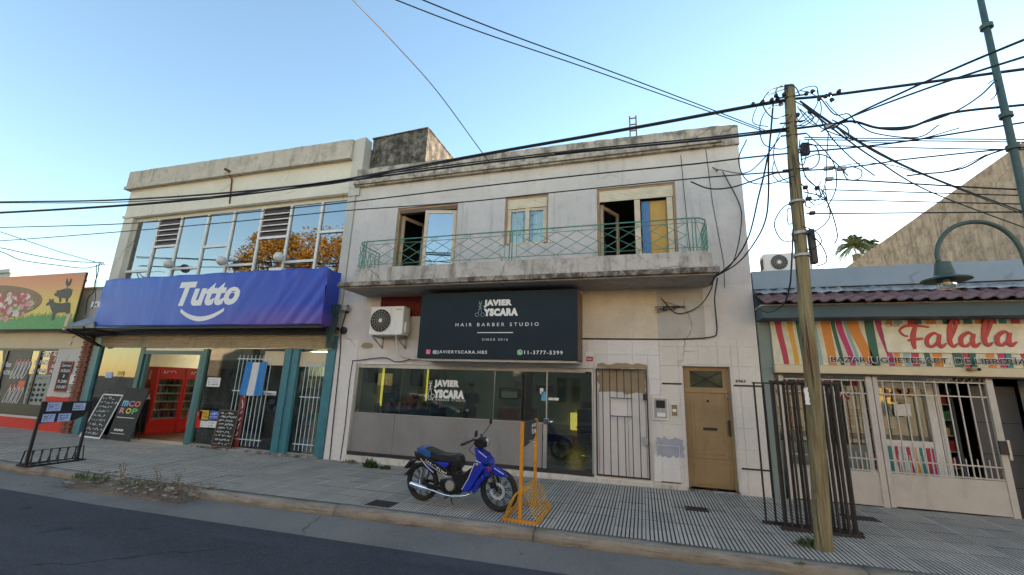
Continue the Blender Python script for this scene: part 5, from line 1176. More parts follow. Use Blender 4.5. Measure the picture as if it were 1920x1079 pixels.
box('striped_panel', mat('white_print', (.66, .66, .64), .5), sd, dx0+.09, dx1-.12, .64, .66, .06, .98)
for i, (u, w_, c_, s_) in enumerate(((.03, .03, 'orange', .03), (.11, .06, 'teal', .06), (.21, .045, 'crimson', .10), (.30, .05, 'pale_teal', .04), (.38, .05, 'crimson', .13), (.47, .05, 'amber', .14), (.56, .045, 'teal', .10), (.66, .07, 'crimson', .03), (.73, .03, 'rose', .0))):
    wavy(sd, 'wavy_stripe', COL[c_], dx0+.09+u-.02, .07, .97, w_, w_*1.1, s_*.5, .638)
tag(px_quad('door_notice', M['paper'], None, [(1675, 758), (1706, 758), (1709, 781), (1678, 780)], .61), 'white sheet notice on the striped shop door', 'notice')
tag(px_quad('door_notice', M['sheetcream'], None, [(1673, 741), (1702, 741), (1704, 755), (1675, 755)], .61), 'cream open hours card above the white sheet on the shop door', 'notice')
text('lettering', '9-13 17-20', M['ink'], bpy.data.objects['door_notice.001'], FX(1676, 753, .6), .6, FZ(1676, 753, .6), .17, .05, ext=.001)
# grey cabinet leaf and inner things at the right
MB().box(5.35, 5.95, .45, .50, .0, 2.05).build('grey_side_door', mat('dark_grey_panel_door', (.075, .075, .075), .5, var=.08), b3)
for z in (.45, .95, 1.45): box('side_door_groove', M['dark'], b3, 5.36, 5.94, .446, .452, z, z+.012)
box('side_post', M['offwhite'], b3, 5.98, 6.3, .0, .4, .0, 2.15); box('side_wall', M['tealwall'], b3, 6.3, CX1, .02, .3, -.1, 2.17)
shelf_unit(2.45, 3.80, 1.25, 1.6, .02, 1.95, 5, 'crowded toy shelf behind the left display pane of the bazaar', PK, 31, 'stocked shelves inside the shops')
shelf_unit(3.95, 5.0, 2.0, 2.4, .02, 1.95, 5, 'crowded toy shelf seen through the striped bazaar door', PK, 37, 'stocked shelves inside the shops')
shelf_unit(5.08, 5.34, .9, 2.0, .02, 2.0, 7, 'tall crowded shelf beside the striped door deeper in the bazaar', PK, 41, 'stocked shelves inside the shops')
# pendant decorations on the fanlight
rn = random.Random(6); t = thing('gingerbread_decoration', (4.4, .6, 1.85), 'brown and green paper figures hanging over the striped door glass', 'decoration')
for i in range(4): MB().sphere((4.25+i*.12, .61, 1.86+.02*(i % 2)), .05, 8, 6, (1, .2, 1)).sphere((4.25+i*.12, .61, 1.93+.02*(i % 2)), .03, 8, 6, (1, .2, 1)).build('paper_figure', mat('tan_paper', (.5, .27, .12), .7), t)
t = thing('window_script', (3.55, .7, 1.8), 'white and red curly lettering at the top of the left display pane', 'window lettering')
b = MB(); b.tube(smooth_curve([(3.35, .69, 1.98), (3.42, .69, 1.78), (3.5, .69, 1.95), (3.53, .69, 1.8), (3.6, .69, 1.93), (3.66, .69, 1.8), (3.75, .69, 1.9)]), .014, 5); b.build('curly_line', M['decal'], t)
b = MB(); b.tube(smooth_curve([(3.33, .70, 1.95), (3.43, .70, 1.75), (3.5, .70, 1.92), (3.55, .70, 1.76), (3.62, .70, 1.90), (3.68, .70, 1.76)]), .02, 5); b.build('curly_line', COL['crimson'], t)
# the pale gate: two leaves
M['gate'] = mat('pale_taupe_gate_paint', (.48, .43, .375), .5, dirt=.3, var=.06)
def gate_leaf(x0, x1, label, nb):
    t = thing('gate_leaf', ((x0+x1)/2, .0, gz(x0)), label, 'gate', 'pale metal gates before the bazaar'); g0 = gz((x0+x1)/2)+.0
    box('gate_post', M['gate'], t, x0, x0+.07, -.03, .03, g0, 2.17, .005); box('gate_post', M['gate'], t, x1-.09, x1, -.03, .03, g0, 2.20, .005)
    box('kick_panel', M['gate'], t, x0+.07, x1-.09, -.015, .015, g0+.06, .60); box('panel_rim', M['gate'], t, x0+.07, x1-.09, -.022, .022, g0+.02, g0+.06)
    for z in (.62, .80, 1.86, 2.08): box('rail', M['gate'], t, x0+.07, x1-.09, -.012, .012, z-.01, z+.01)
    me = MB().box(-.008, .008, -.008, .008, -.74, .74).mesh('gate_bar', M['gate']); me2 = MB().box(-.006, .006, -.006, .006, -.14, .14).mesh('short_bar', M['gate'])
    W_ = x1-x0-.16
    for i in range(nb):
        x = x0+.07+W_*(i+.5)/nb; inst('gate_bar', me, (x, 0, 1.35), t); inst('short_bar', me2, (x+W_/nb/2, 0, .76), t) if i < nb-1 else None
    return t
g1 = gate_leaf(3.78, 5.40, 'wide pale gate leaf with kick panel before the striped door', 10)
MB().box(5.40, 5.44, -.05, .0, .92, 1.22).build('gate_handle', M['alu'], g1, bevel=.006); MB().box(5.30, 5.40, -.06, -.03, 1.0, 1.2).build('lock_box', M['darkiron'], g1)
b = MB()
for i in range(8): b.tube(smooth_curve([(4.55+i*.1, 0, 2.09), (4.58+i*.1, 0, 2.16), (4.62+i*.1, 0, 2.09), (4.66+i*.1, 0, 2.16)], 4), .005, 4)
b.build('top_scroll', M['gate'], g1)
g2 = gate_leaf(2.36, 3.77, 'narrower pale gate leaf half hidden behind the dark grille stack', 9)
# roof things
def ac_unit(loc, w_, h_, d_, label, ang=0, legs=False):
    t = thing('air_conditioner', loc, label, 'air conditioner', 'outdoor air conditioner units'); T = Matrix.Translation(loc) @ Matrix.Rotation(ang, 4, 'Z')
    MB().box(-w_/2, w_/2, 0, d_, .0, h_, M=T).build('casing', M['white'], t, bevel=.012)
    cx = -w_*.17; r_ = h_*.40
    TT = T @ Matrix.Translation((cx, -.004, h_*.5)) @ Matrix.Rotation(R(90), 4, 'X')
    fn = MB().lathe([(r_, -.0), (r_, .006)], TT, 28).build('fan_opening', M['dark'], t)
    b = MB()
    for k in range(1, 6): b.tube([TT @ Vector((r_*k/5*math.cos(a), r_*k/5*math.sin(a), .012)) for a in [2*math.pi*i/24 for i in range(24)]], .0035, 4, closed=True)
    for k in range(16): a = 2*math.pi*k/16; b.tube([TT @ Vector((.03*math.cos(a), .03*math.sin(a), .014)), TT @ Vector((r_*math.cos(a+.3), r_*math.sin(a+.3), .014))], .003, 4)
    b.build('fan_guard', M['silver'], t); MB().lathe([(.045, .01), (.04, .02)], TT, 14).build('fan_hub', M['white'], t)
    for k in range(5): a = 2*math.pi*k/5; MB().prism([(.02, -.02), (r_*.9, -.07), (r_*.92, .06), (.02, .03)], .002, .005, TT @ Matrix.Rotation(a, 4, 'Z') @ Matrix.Rotation(R(-90), 4, 'X')).build('fan_blade', M['silver'], t)
    for k in range(9): MB().box(-w_/2-.004, -w_/2, .05, d_-.05, .08+k*(h_-.16)/9, .1+k*(h_-.16)/9, M=T).build('side_slat', M['dark'], t)
    MB().box(w_/2-.2, w_/2-.06, -.003, 0, h_-.09, h_-.06, M=T).build('maker_plate', M['silver'], t)
    MB().box(w_/2, w_/2+.05, .08, d_-.05, .06, .3, M=T).build('valve_cover', M['white'], t, bevel=.01)
    return t
y = 1.6; a, c_ = F(1434, 510, y), F(1523, 510, y)
zt_ = F(1480, 476, y).z; ac_unit(((a.x+c_.x)/2, y, a.z), c_.x-a.x, zt_-a.z+.02, .34, 'white outdoor unit standing on the blue grey roof behind the wooden pole')
box('roof_plinth', M['greyplaster'], b3, a.x-.1, c_.x+.1, y-.05, y+.5, 3.6, a.z)
a, c_ = F(691, 628, -.42), F(753, 628, -.42)
t = ac_unit(((a.x+c_.x)/2, -.42, a.z), c_.x-a.x, .66, .30, 'white outdoor unit on brackets left of the charcoal barber sign')
b = MB()
for x in (a.x+.12, c_.x-.12): b.bar((x, -.45, a.z-.03), (x, 0, a.z-.03), .04, .03); b.bar((x, -.02, a.z-.03), (x, -.02, a.z-.28), .035)
for x in (a.x+.12, c_.x-.12): b.bar((x, -.44, a.z-.04), (x, -.02, a.z-.26), .025)
b.build('wall_bracket', M['silver'], t)
MB().tube(smooth_curve([(c_.x-.2, -.3, a.z), (c_.x-.18, -.2, a.z-.35), (c_.x+.1, -.1, a.z-.5), (c_.x+.45, -.04, a.z-.5)]), .028, 8).build('insulated_hose', M['offwhite'], t)
# party wall of a taller building to the right
X0 = 9.25
pw = thing('party_wall_building', (X0+3, 4, 0), 'tall brown stained windowless party wall sloping up at far right', 'building')
w1_, w2_ = SX(1590, 499, X0), SX(1920, 265, X0)
M['party'] = plaster('brown_stained_party_wall', (.47, .34, .225), (.13, .09, .06), .85, .55, lo=.44, hi=.68, scale=1.6, bmp=.6)
o = [(w2_.y-.8, -.2), (w1_.y+1.5, -.2), (w1_.y+1.5, w1_.z-(w2_.z-w1_.z)*1.5/(w1_.y-w2_.y)), (w2_.y-.8, w2_.z+(w2_.z-w1_.z)*.8/(w1_.y-w2_.y))]
MB().prism([(p[0], p[1]) for p in o], X0, X0+6, Matrix(((0, 1, 0, 0), (1, 0, 0, 0), (0, 0, 1, 0), (0, 0, 0, 1)))).build('side_wall', M['party'], pw)
print('party', w1_, w2_)
# ================================================================== wooden utility pole
m, nt, bs = base('weathered_pole_wood'); v = wcoord(nt, (16, 16, 1.1))
c = mixc(nt, ramp(nt, noise_node(nt, v, 1.5, 9, .7), .3, .7), (.10, .08, .038), (.33, .275, .145))
c = mixc(nt, ramp(nt, noise_node(nt, wcoord(nt, (3, 3, .8)), 2, 6), .55, .7, (0,0,0,1), (.6,)*3+(1,)), c, (.24, .11, .04))
c = mixc(nt, ramp(nt, noise_node(nt, wcoord(nt, (30, 30, .7)), 1, 4), .56, .62, (0,0,0,1), (.9,)*3+(1,)), c, (.035, .025, .015))
nt.links.new(c, bs.inputs['Base Color']); bs.inputs['Roughness'].default_value = .85; bump(nt, bs, noise_node(nt, v, 2, 9, .75), 1.0, .02); M['polewood'] = m
PY = -2.54
pole = thing('utility_pole', G(1545, 1036), 'leaning weathered wooden utility pole at the kerb carrying a tangle of cables', 'utility pole')
pts, rs = [], []
for px, py, w_ in ((1545, 1044, 37), (1543, 1000, 34), (1533, 850, 32), (1524, 720, 30), (1512, 600, 28), (1503, 480, 25), (1494, 380, 23), (1486, 280, 21), (1480, 163, 20)):
    p = F(px, py, PY); pts.append(p); rs.append((FX(px+w_/2, py, PY)-FX(px-w_/2, py, PY))/2)
sp = smooth_curve(pts, 5); n = len(sp); rr = []
for i in range(n): t = i/(n-1)*(len(rs)-1); k = min(int(t), len(rs)-2); rr.append(rs[k]+(rs[k+1]-rs[k])*(t-k)+random.uniform(-.002, .002))
MB().tube(sp, rr, 22).build('pole_shaft', M['polewood'], pole, smooth=True)
PTOP = F(1480, 163, PY)
def polept(py):    # axis of the pole at photo row py
    best = min(sp, key=lambda p: abs(proj(p)[1]-py)); return best
def proj(p):
    d = Vector(p)-CAM; z = d.dot(FW); return 960+FL*d.dot(RT)/z, 539.5-FL*d.dot(UP)/z
for py, w_ in ((372, .014), (432, .02), (482, .016)):
    p = polept(py); MB().lathe([(.098, -w_), (.098, w_)], Matrix.Translation(p), 18).build('metal_band', M['silver'], pole)
for py in (176, 240, 256, 320): p = polept(py); MB().tube([p+Vector((-.16, -.06, 0)), p+Vector((.16, -.06, 0))], .012, 6).build('through_bolt', M['darkiron'], pole)
p = polept(455); MB().box(p.x+.10, p.x+.17, p.y-.05, p.y+.05, p.z-.28, p.z+.2).build('terminal_box', M['black'], pole, bevel=.008)
p = polept(275); MB().box(p.x+.10, p.x+.20, p.y-.05, p.y+.03, p.z-.12, p.z+.06, ).build('cable_clamp', M['black'], pole, bevel=.01)
p = polept(738); o = ragged(pole, 'torn_paper', M['paper'], p.x-.135, p.x-.085, p.z-.09, p.z+.11, p.y-.098, 3, .01, .003)
# ------------------------------------------------------------------ cables
def cable(pts, r, label, name='overhead_cable', group='overhead cables along the street', n=7, cat='cable', m=None):
    b = MB(); b.tube(smooth_curve([F(a, b_, y) for a, b_, y in pts], n), r if r > .009 else r*1.3, 6); o = b.build(name, m or M['cable'], None, smooth=True)
    tag(o, label, cat, group); return o
Y = -2.55
def run(ps, y=Y): return [(a, b_, y) for a, b_ in ps]
cable(run([(-120, 381), (0, 379), (200, 376), (400, 364), (600, 344), (700, 327), (900, 290), (1100, 255), (1250, 228), (1400, 200), (1478, 187), (1540, 181), (1700, 160), (1920, 130), (2100, 108)]), .020, 'thickest upper cable rising from the far left edge to the wooden pole top')
cable(run([(-120, 384), (0, 381), (200, 380), (400, 369), (600, 348), (700, 331), (900, 293), (1100, 258), (1250, 231), (1400, 203), (1478, 190)]), .011, 'thin cable lashed just under the thickest upper cable')
cable(run([(-120, 404), (0, 400), (250, 385), (450, 366), (700, 333), (900, 307), (1100, 284), (1300, 265), (1400, 254), (1480, 243), (1560, 233), (1600, 228), (1645, 240), (1700, 241), (1780, 213), (1920, 197), (2100, 180)]), .017, 'thick cable second from the top, crossing the roof cornice and dipping right of the pole')
cable(run([(-120, 401), (0, 398), (250, 383), (450, 363), (700, 329), (900, 303), (1100, 280), (1300, 261), (1400, 250), (1480, 240)], Y-.04), .012, 'slim cable running close above the second thick cable over the cornice')
cable(run([(1040, 288), (1200, 274), (1330, 262), (1450, 249), (1480, 246)], Y-.06), .012, 'short dark cable bundled under the second thick cable near the pole')
cable(run([(-120, 430), (0, 427), (230, 420), (400, 405), (640, 381), (900, 350), (1100, 328), (1300, 308), (1400, 296), (1490, 287), (1600, 277), (1700, 265), (1920, 230), (2100, 205)]), .009, 'thin cable crossing the lilac wall above the window heads')
cable(run([(-120, 458), (0, 452), (200, 437), (420, 418), (640, 396), (860, 380), (1040, 361), (1270, 338), (1400, 327), (1490, 321), (1560, 317), (1640, 308), (1700, 299), (1885, 280), (2100, 262)]), .010, 'thin cable passing right at the heads of the upstairs windows')
cable(run([(1295, 341), (1330, 354), (1370, 352), (1410, 340), (1450, 326), (1490, 322)]), .008, 'sagging loop of cable hanging off the window height cable', 'cable_loop')
cable([(918, 305, -.10), (900, 281, -.6), (820, 172, -2.2), (740, 82, -3.6), (662, 0, -4.8), (600, -70, -5.8)], .010, 'lone steep cable from the parapet up across the sky to the top left', 'service_cable')
cable([(1440, 250, .6), (1320, 206, -.6), (1100, 128, -2.2), (900, 60, -3.4), (742, 0, -4.3), (600, -60, -5)], .008, 'lower of the two long cables slanting over the roof corner into the sky', 'service_cable')
cable([(1440, 247, .6), (1340, 208, -.6), (1150, 136, -2.2), (950, 63, -3.5), (792, 0, -4.4), (650, -60, -5)], .008, 'upper of the two long cables slanting over the roof corner into the sky', 'service_cable')
cable([(-60, 418, -2.5), (0, 435, -2), (60, 455, -1.5), (120, 475, -.9), (198, 497, -.3)], .010, 'upper drop cable reaching the corner of the shop building, far left', 'service_cable')
cable([(-60, 458, -2.5), (0, 465, -2), (70, 480, -1.5), (130, 490, -.9), (195, 493, -.3)], .009, 'middle drop cable reaching the corner of the shop building, far left', 'service_cable')
cable([(-60, 466, -2.5), (0, 472, -2), (40, 488, -1.6), (110, 498, -1), (160, 503, -.6), (195, 495, -.3)], .012, 'thicker sagging drop cable above the butcher sign', 'service_cable')
cable([(186, 495, -.3), (183, 515, -.3), (178, 530, -.35), (175, 548, -.3), (165, 560, -.3), (160, 590, -.3)], .012, 'dark cable bundle running down the wall between the two left shops', 'wall_cable')
cable([(181, 497, -.3), (180, 530, -.3), (178, 565, -.3), (172, 580, -.3)], .008, 'thin cable hanging beside the bundle between the two left shops', 'wall_cable')
cable([(1560, 243, Y), (1600, 217, -2.9), (1700, 170, -3.6), (1800, 125, -4.2), (1920, 75, -4.8), (2000, 45, -5.2)], .009, 'upper of two slanting cables rising right from the pole', 'service_cable')
cable([(1540, 247, Y), (1590, 222, -2.9), (1700, 180, -3.6), (1800, 145, -4.2), (1920, 107, -4.8), (2000, 82, -5.2)], .008, 'lower of two slanting cables rising right from the pole', 'service_cable')
cable([(1500, 190, Y), (1560, 232, -2.2), (1640, 282, -1.4), (1740, 330, -.4), (1920, 398, 1.2), (2000, 424, 2)], .014, 'twisted upper cable falling right from the pole across the party wall', 'service_cable')
cable([(1505, 196, Y), (1563, 236, -2.2), (1643, 287, -1.4), (1745, 334, -.4), (1920, 402, 1.2), (2000, 430, 2)], .010, 'cable twisted just below the upper falling pair at right', 'service_cable')
cable([(1508, 200, Y), (1580, 256, -2), (1640, 298, -1.3), (1740, 358, -.3), (1920, 427, 1.2), (2000, 455, 2)], .012, 'lower cable falling steeply right from the pole across the party wall', 'service_cable')
for k, (a, b_, c_, d_, r_) in enumerate(((258, 260, 261, 262, .006), (262, 264, 265, 267, .006), (272, 276, 279, 281, .006), (336, 341, 349, 356, .008), (356, 359, 363, 367, .006), (375, 377, 380, 383, .006), (401, 400, 399, 398, .007))):
    lab = ('topmost', 'second', 'third', 'fourth', 'fifth', 'sixth', 'lowest')[k]+' of the nearly level thin lines going right from the pole'
    cable(run([((1508, 1508, 1510, 1552, 1545, 1520, 1512)[k], a), (1650, b_), (1780, c_), (1920, d_), (2100, d_+3)]), r_, lab, 'overhead_line')
cable(run([(1868, 150), (1840, 178), (1800, 205), (1760, 222), (1700, 238), (1640, 240)]), .008, 'curving cable from the street lamp pole down to the dipping thick cable', 'service_cable')
cable(run([(1885, 280), (1850, 292), (1810, 314), (1770, 323), (1735, 326), (1700, 330)]), .008, 'slack line curving from the street lamp pole to lower left', 'service_cable')
cable([(1450, 190, Y), (1446, 240, Y), (1441, 300, -2.4), (1441, 360, -2.1), (1436, 410, -1.8), (1418, 450, -1.3), (1385, 492, -1.0), (1340, 520, -.95)], .012, 'thick hanging drop cable swinging from the pole top to the balcony corner', 'drop_cable')
cable([(1440, 290, Y), (1432, 330, -2.4), (1422, 370, -2.1), (1405, 440, -1.5), (1380, 485, -1.1), (1345, 517, -1.0)], .009, 'thinner inner drop cable swinging to the balcony corner', 'drop_cable')
cable([(1462, 258, Y), (1430, 300, -2.2), (1395, 325, -1.4), (1345, 318, -.05)], .007, 'short drop cable from the pole to the hook on the lilac corner', 'drop_cable')
cable([(1355, 322, -.04), (1385, 380, -.04), (1390, 420, -.05), (1375, 490, -.3), (1340, 520, -.9)], .008, 'wall hugging cable down the right end of the lilac front', 'drop_cable')
cable([(1487, 430, Y-.12), (1484, 500, Y-.14), (1480, 540, Y-.1), (1468, 572, -2.0), (1440, 586, -1.2), (1415, 575, -.6)], .008, 'thin black cable hanging down beside the wooden pole before the tiled eave', 'drop_cable')
cable([(1412, 544, -.02), (1600, 537, -.02), (1800, 530, -.02), (1960, 524, -.02)], .008, 'thin cable strung along the blue grey parapet', 'wall_cable')
cable([(1338, 520, -.9), (1332, 545, -.5), (1310, 575, -.1), (1270, 588, -.04), (1240, 560, -.04)], .010, 'slack cable under the balcony ending at the wall knot', 'wall_cable')
cable([(1345, 522, -.9), (1340, 560, -.2), (1343, 600, -.035), (1344, 622, -.035), (1335, 632, -.035), (1280, 636, -.035), (1190, 636, -.035), (1090, 635, -.035)], .012, 'dark cable running down from the balcony and left along the tile top', 'wall_cable')
cable([(660, 677, -.03), (672, 676, -.03), (720, 671, -.05), (745, 679, -.05), (781, 671, -.05)], .010, 'dark cable humped above the shopfront head', 'wall_cable')
cable([(661, 678, -.02), (655, 720, -.02), (648, 790, -.02), (640, 848, -.02), (638, 862, -.02)], .010, 'grey cable running down beside the shop window on the white pillar', 'wall_cable')
cable([(649, 585, -.03), (640, 620, -.03), (638, 660, -.03), (632, 720, -.03), (626, 780, -.03), (618, 862, -.03)], .009, 'thin cable down the middle of the white pillar', 'wall_cable')
p = F(1247, 578, -.04); t = thing('cable_knot', p, 'dark knot of loose wires on the wall under the balcony at right', 'wires'); rn = random.Random(1)
for k in range(5): MB().tube(smooth_curve([p+Vector((rn.uniform(-.05, .05), -.02, rn.uniform(-.05, .05))), p+Vector((rn.uniform(-.2, .3), -.04, rn.uniform(-.1, .12))), p+Vector((rn.uniform(-.1, .4), -.03, rn.uniform(-.06, .12))), p+Vector((.3, -.02, .02))]), .006, 4).build('loose_wire', M['cable'], t)
MB().box(p.x-.04, p.x+.03, -.07, 0, p.z-.05, p.z+.03).build('junction', M['black'], t, bevel=.01)
tg = thing('pole_wire_tangle', PTOP+Vector((0, -.1, -.3)), 'messy loops of thin black wire hanging round the wooden pole', 'wires'); rn = random.Random(17)
loops = [[(1478, 165), (1440, 180), (1420, 200), (1412, 230), (1440, 238)], [(1480, 160), (1445, 170), (1430, 195), (1450, 222), (1478, 215)], [(1500, 170), (1520, 175), (1534, 188), (1520, 215), (1500, 230), (1492, 214)], [(1495, 200), (1515, 228), (1530, 232), (1540, 205), (1532, 170)], [(1548, 190), (1560, 205), (1580, 222), (1605, 232)],
  [(1553, 252), (1550, 300), (1548, 340), (1538, 370), (1520, 380)], [(1505, 268), (1530, 275), (1536, 300), (1525, 315), (1505, 318)], [(1575, 245), (1590, 258), (1588, 240), (1560, 225)], [(1595, 312), (1615, 320), (1612, 335), (1590, 337), (1580, 322)], [(1508, 330), (1530, 350), (1545, 360), (1550, 375), (1530, 385), (1515, 375)], [(1540, 355), (1560, 400), (1570, 440), (1565, 458)],
  [(1505, 425), (1530, 435), (1540, 455), (1520, 468), (1512, 466)], [(1510, 430), (1540, 460), (1550, 490), (1530, 500)], [(1452, 300), (1448, 325), (1460, 340), (1478, 343)], [(1500, 280), (1510, 330), (1535, 355), (1540, 370)], [(1484, 390), (1476, 395), (1478, 420), (1486, 418)], [(1512, 210), (1490, 235), (1500, 235), (1530, 218)], [(1495, 236), (1510, 235), (1525, 222), (1515, 210)], [(1460, 185), (1455, 170), (1470, 160), (1490, 163), (1500, 180)],
  [(1500, 262), (1497, 300), (1506, 310), (1512, 290), (1516, 262)], [(1502, 345), (1515, 360), (1510, 385), (1520, 390)], [(1548, 350), (1548, 375), (1530, 362), (1540, 340)]]
loops += [[(1490, 190), (1530, 215), (1560, 260), (1600, 300), (1640, 330)], [(1485, 215), (1462, 250), (1450, 290), (1463, 330), (1484, 345)], [(1500, 205), (1540, 240), (1600, 262), (1660, 268), (1720, 262), (1800, 240)], [(1553, 316), (1620, 306), (1680, 312), (1730, 326), (1790, 318), (1850, 290)],
  [(1492, 175), (1510, 165), (1530, 163), (1535, 180)], [(1540, 186), (1565, 215), (1590, 214), (1606, 230), (1640, 250), (1720, 258), (1760, 235)], [(1502, 300), (1535, 290), (1560, 300), (1590, 330)], [(1506, 360), (1545, 372), (1556, 405), (1535, 430), (1512, 436)], [(1470, 195), (1440, 205), (1425, 235), (1432, 270), (1462, 280), (1480, 275)],
  [(1490, 330), (1440, 345), (1400, 338), (1385, 300), (1400, 262)], [(1512, 250), (1560, 300), (1568, 350), (1550, 392)], [(1496, 380), (1470, 388), (1452, 420), (1466, 450), (1492, 452)]]
for k, lp in enumerate(loops): MB().tube(smooth_curve([F(a, b_, PY-.13+rn.uniform(-.05, .1)) for a, b_ in lp], 6), rn.choice((.007, .008, .006)), 5).build('wire_loop', M['cable'], tg, smooth=True)
rn = random.Random(5)
for px, py in ((1412, 196), (1430, 192), (1447, 188), (1458, 186), (1464, 196), (1512, 176), (1524, 172), (1536, 186), (1548, 181), (1556, 178), (1573, 172), (1560, 188), (1496, 216), (1518, 210), (1455, 180), (1470, 178)):
    p = F(px, py, PY-.03); MB().lathe([(.012, -.03), (.028, -.02), (.03, .0), (.02, .03), (.01, .035)], Matrix.Translation(p) @ Matrix.Rotation(rn.uniform(-.6, .6), 4, 'Y'), 8).build('insulator', M['black'], tg)
for px, py, w_ in ((1556, 238, 20), (1554, 316, 18), (1578, 317, 16), (1555, 336, 14), (1532, 353, 8), (1510, 352, 8), (1516, 373, 10), (1523, 400, 10),):
    p = F(px, py, PY-.06); k = FX(px+1, py, PY)-FX(px, py, PY)
    MB().box(p.x-w_*k/2, p.x+w_*k/2, p.y-.03, p.y+.03, p.z-.022, p.z+.022).build('cable_splice', M['black' if w_ < 12 else 'silver'], tg, bevel=.006)
p = F(1345, 320, -.03); t = thing('wall_hook', p, 'rusty hook bracket near the top right corner of the lilac front', 'bracket'); MB().bar(p, p+Vector((-.10, -.08, .04)), .02).bar(p+Vector((-.1, -.08, .04)), p+Vector((-.02, -.1, -.05)), .018).build('hook', M['rust'], t); MB().sphere(p+Vector((-.02, -.08, -.04)), .022, 8, 6).build('insulator', M['darkiron'], t)
# ------------------------------------------------------------------ street lamp
lp = thing('street_lamp', (4.52, -2.6, gz(4.5, -2.6)), 'dark green lamp post with an arched arm and bell shaped lamp, at right', 'street lamp')
MB().tube([(4.50, -2.6, gz(4.5, -2.6)), (4.53, -2.6, 4.1), (4.62, -2.6, 7.6)], [.060, .043, .033], 16).build('lamp_pole', M['lamp'], lp, smooth=True)
for z in (6.7, 5.35, 4.9): MB().lathe([(.066, -.03), (.066, .03)], Matrix.Translation((4.53+(z-4.1)*.026, -2.6, z)), 14).build('pole_collar', M['lamp'], lp)
ap = [F(a, b_, -2.6) for a, b_ in ((1760, 493), (1757, 470), (1766, 446), (1786, 427), (1812, 418), (1842, 417), (1872, 426), (1897, 444), (1915, 470), (1926, 500))]
MB().tube(smooth_curve(ap, 5), .026, 10).build('arched_arm', M['lamp'], lp, smooth=True)
hp = F(1767, 494, -2.6); T = Matrix.Translation((hp.x, -2.6, 0)); k = (FX(1868, 520, -2.6)-FX(1768, 520, -2.6))/100
zt, zm, zb = F(1765, 493, -2.6).z, F(1768, 520, -2.6).z, F(1770, 543, -2.6).z
MB().lathe([(.05, zt+.01), (.075, zt), (.10, zm+.03), (.11, zm+.015), (.235, zm-.03), (.24, zm-.045), (.10, zm-.02)], T, 28).build('lamp_hood', M['lamp'], lp, smooth=False)
MB().lathe([(.095, zm-.02), (.09, zb+.01), (.07, zb)], T, 20).build('glass_bowl', M['glass'], lp, smooth=True); MB().lathe([(.03, zm-.02), (.035, zm-.07), (.028, zm-.11)], T, 10).build('bulb', mat('warm_white_bulb', (.7, .55, .35), .3, bmp=0), lp)
MB().tube(smooth_curve([F(1853, 157, -2.62), F(1865, 150, -2.62), F(1872, 160, -2.62), F(1866, 180, -2.62), F(1858, 188, -2.62)]), .006, 5).build('loose_wire', M['cable'], lp)
# ------------------------------------------------------------------ dark grille frames stacked behind the pole
def grille(y, xa, xb, xs, r, label, m, flat=False, z1=None):
    g0 = gz(xa, y)+.01; t = thing('iron_grille', ((xa+xb)/2, y, g0), label, 'iron grille', 'loose iron grilles stacked behind the pole')
    z1 = z1 or F(1440, 719, y).z
    MB().box(xa-.02, xb+.02, y-r*1.3, y+r*1.3, z1-r, z1+r).build('top_rail', m, t); MB().box(xa-.05, xb+.06, y-r*1.6, y+r*1.6, g0, g0+.035).build('bottom_rail', m, t)
    me = MB().box(-r, r, -r, r, 0, z1-r-g0-.035).mesh('bar', m)
    for x in xs: inst('bar', me, (x, y, g0+.035), t)
rn = random.Random(4)
def bx_(a, y): return FX(a, 860, y)
grille(-1.70, bx_(1426, -1.7), bx_(1582, -1.7), [bx_(a, -1.7) for a in (1426, 1444, 1482, 1506, 1556, 1574)], .011, 'thin barred grille at the back of the stack, sticking out left of the others', M['darkiron'])
grille(-1.80, bx_(1462, -1.8), bx_(1588, -1.8), [bx_(a, -1.8) for a in (1462, 1483, 1500, 1520, 1548, 1567, 1585)], .016, 'thick barred rusty black grille in the middle of the stack', mat('brown_black_iron', (.02, .016, .015), .6, var=.4, scale=12))
grille(-1.92, bx_(1459, -1.92), bx_(1590, -1.92), [bx_(a, -1.92) for a in (1459, 1473, 1490, 1508, 1558, 1576, 1589)], .012, 'black grille at the front of the stack nearest the wooden pole', M['darkiron'], z1=F(1470, 716, -1.92).z)
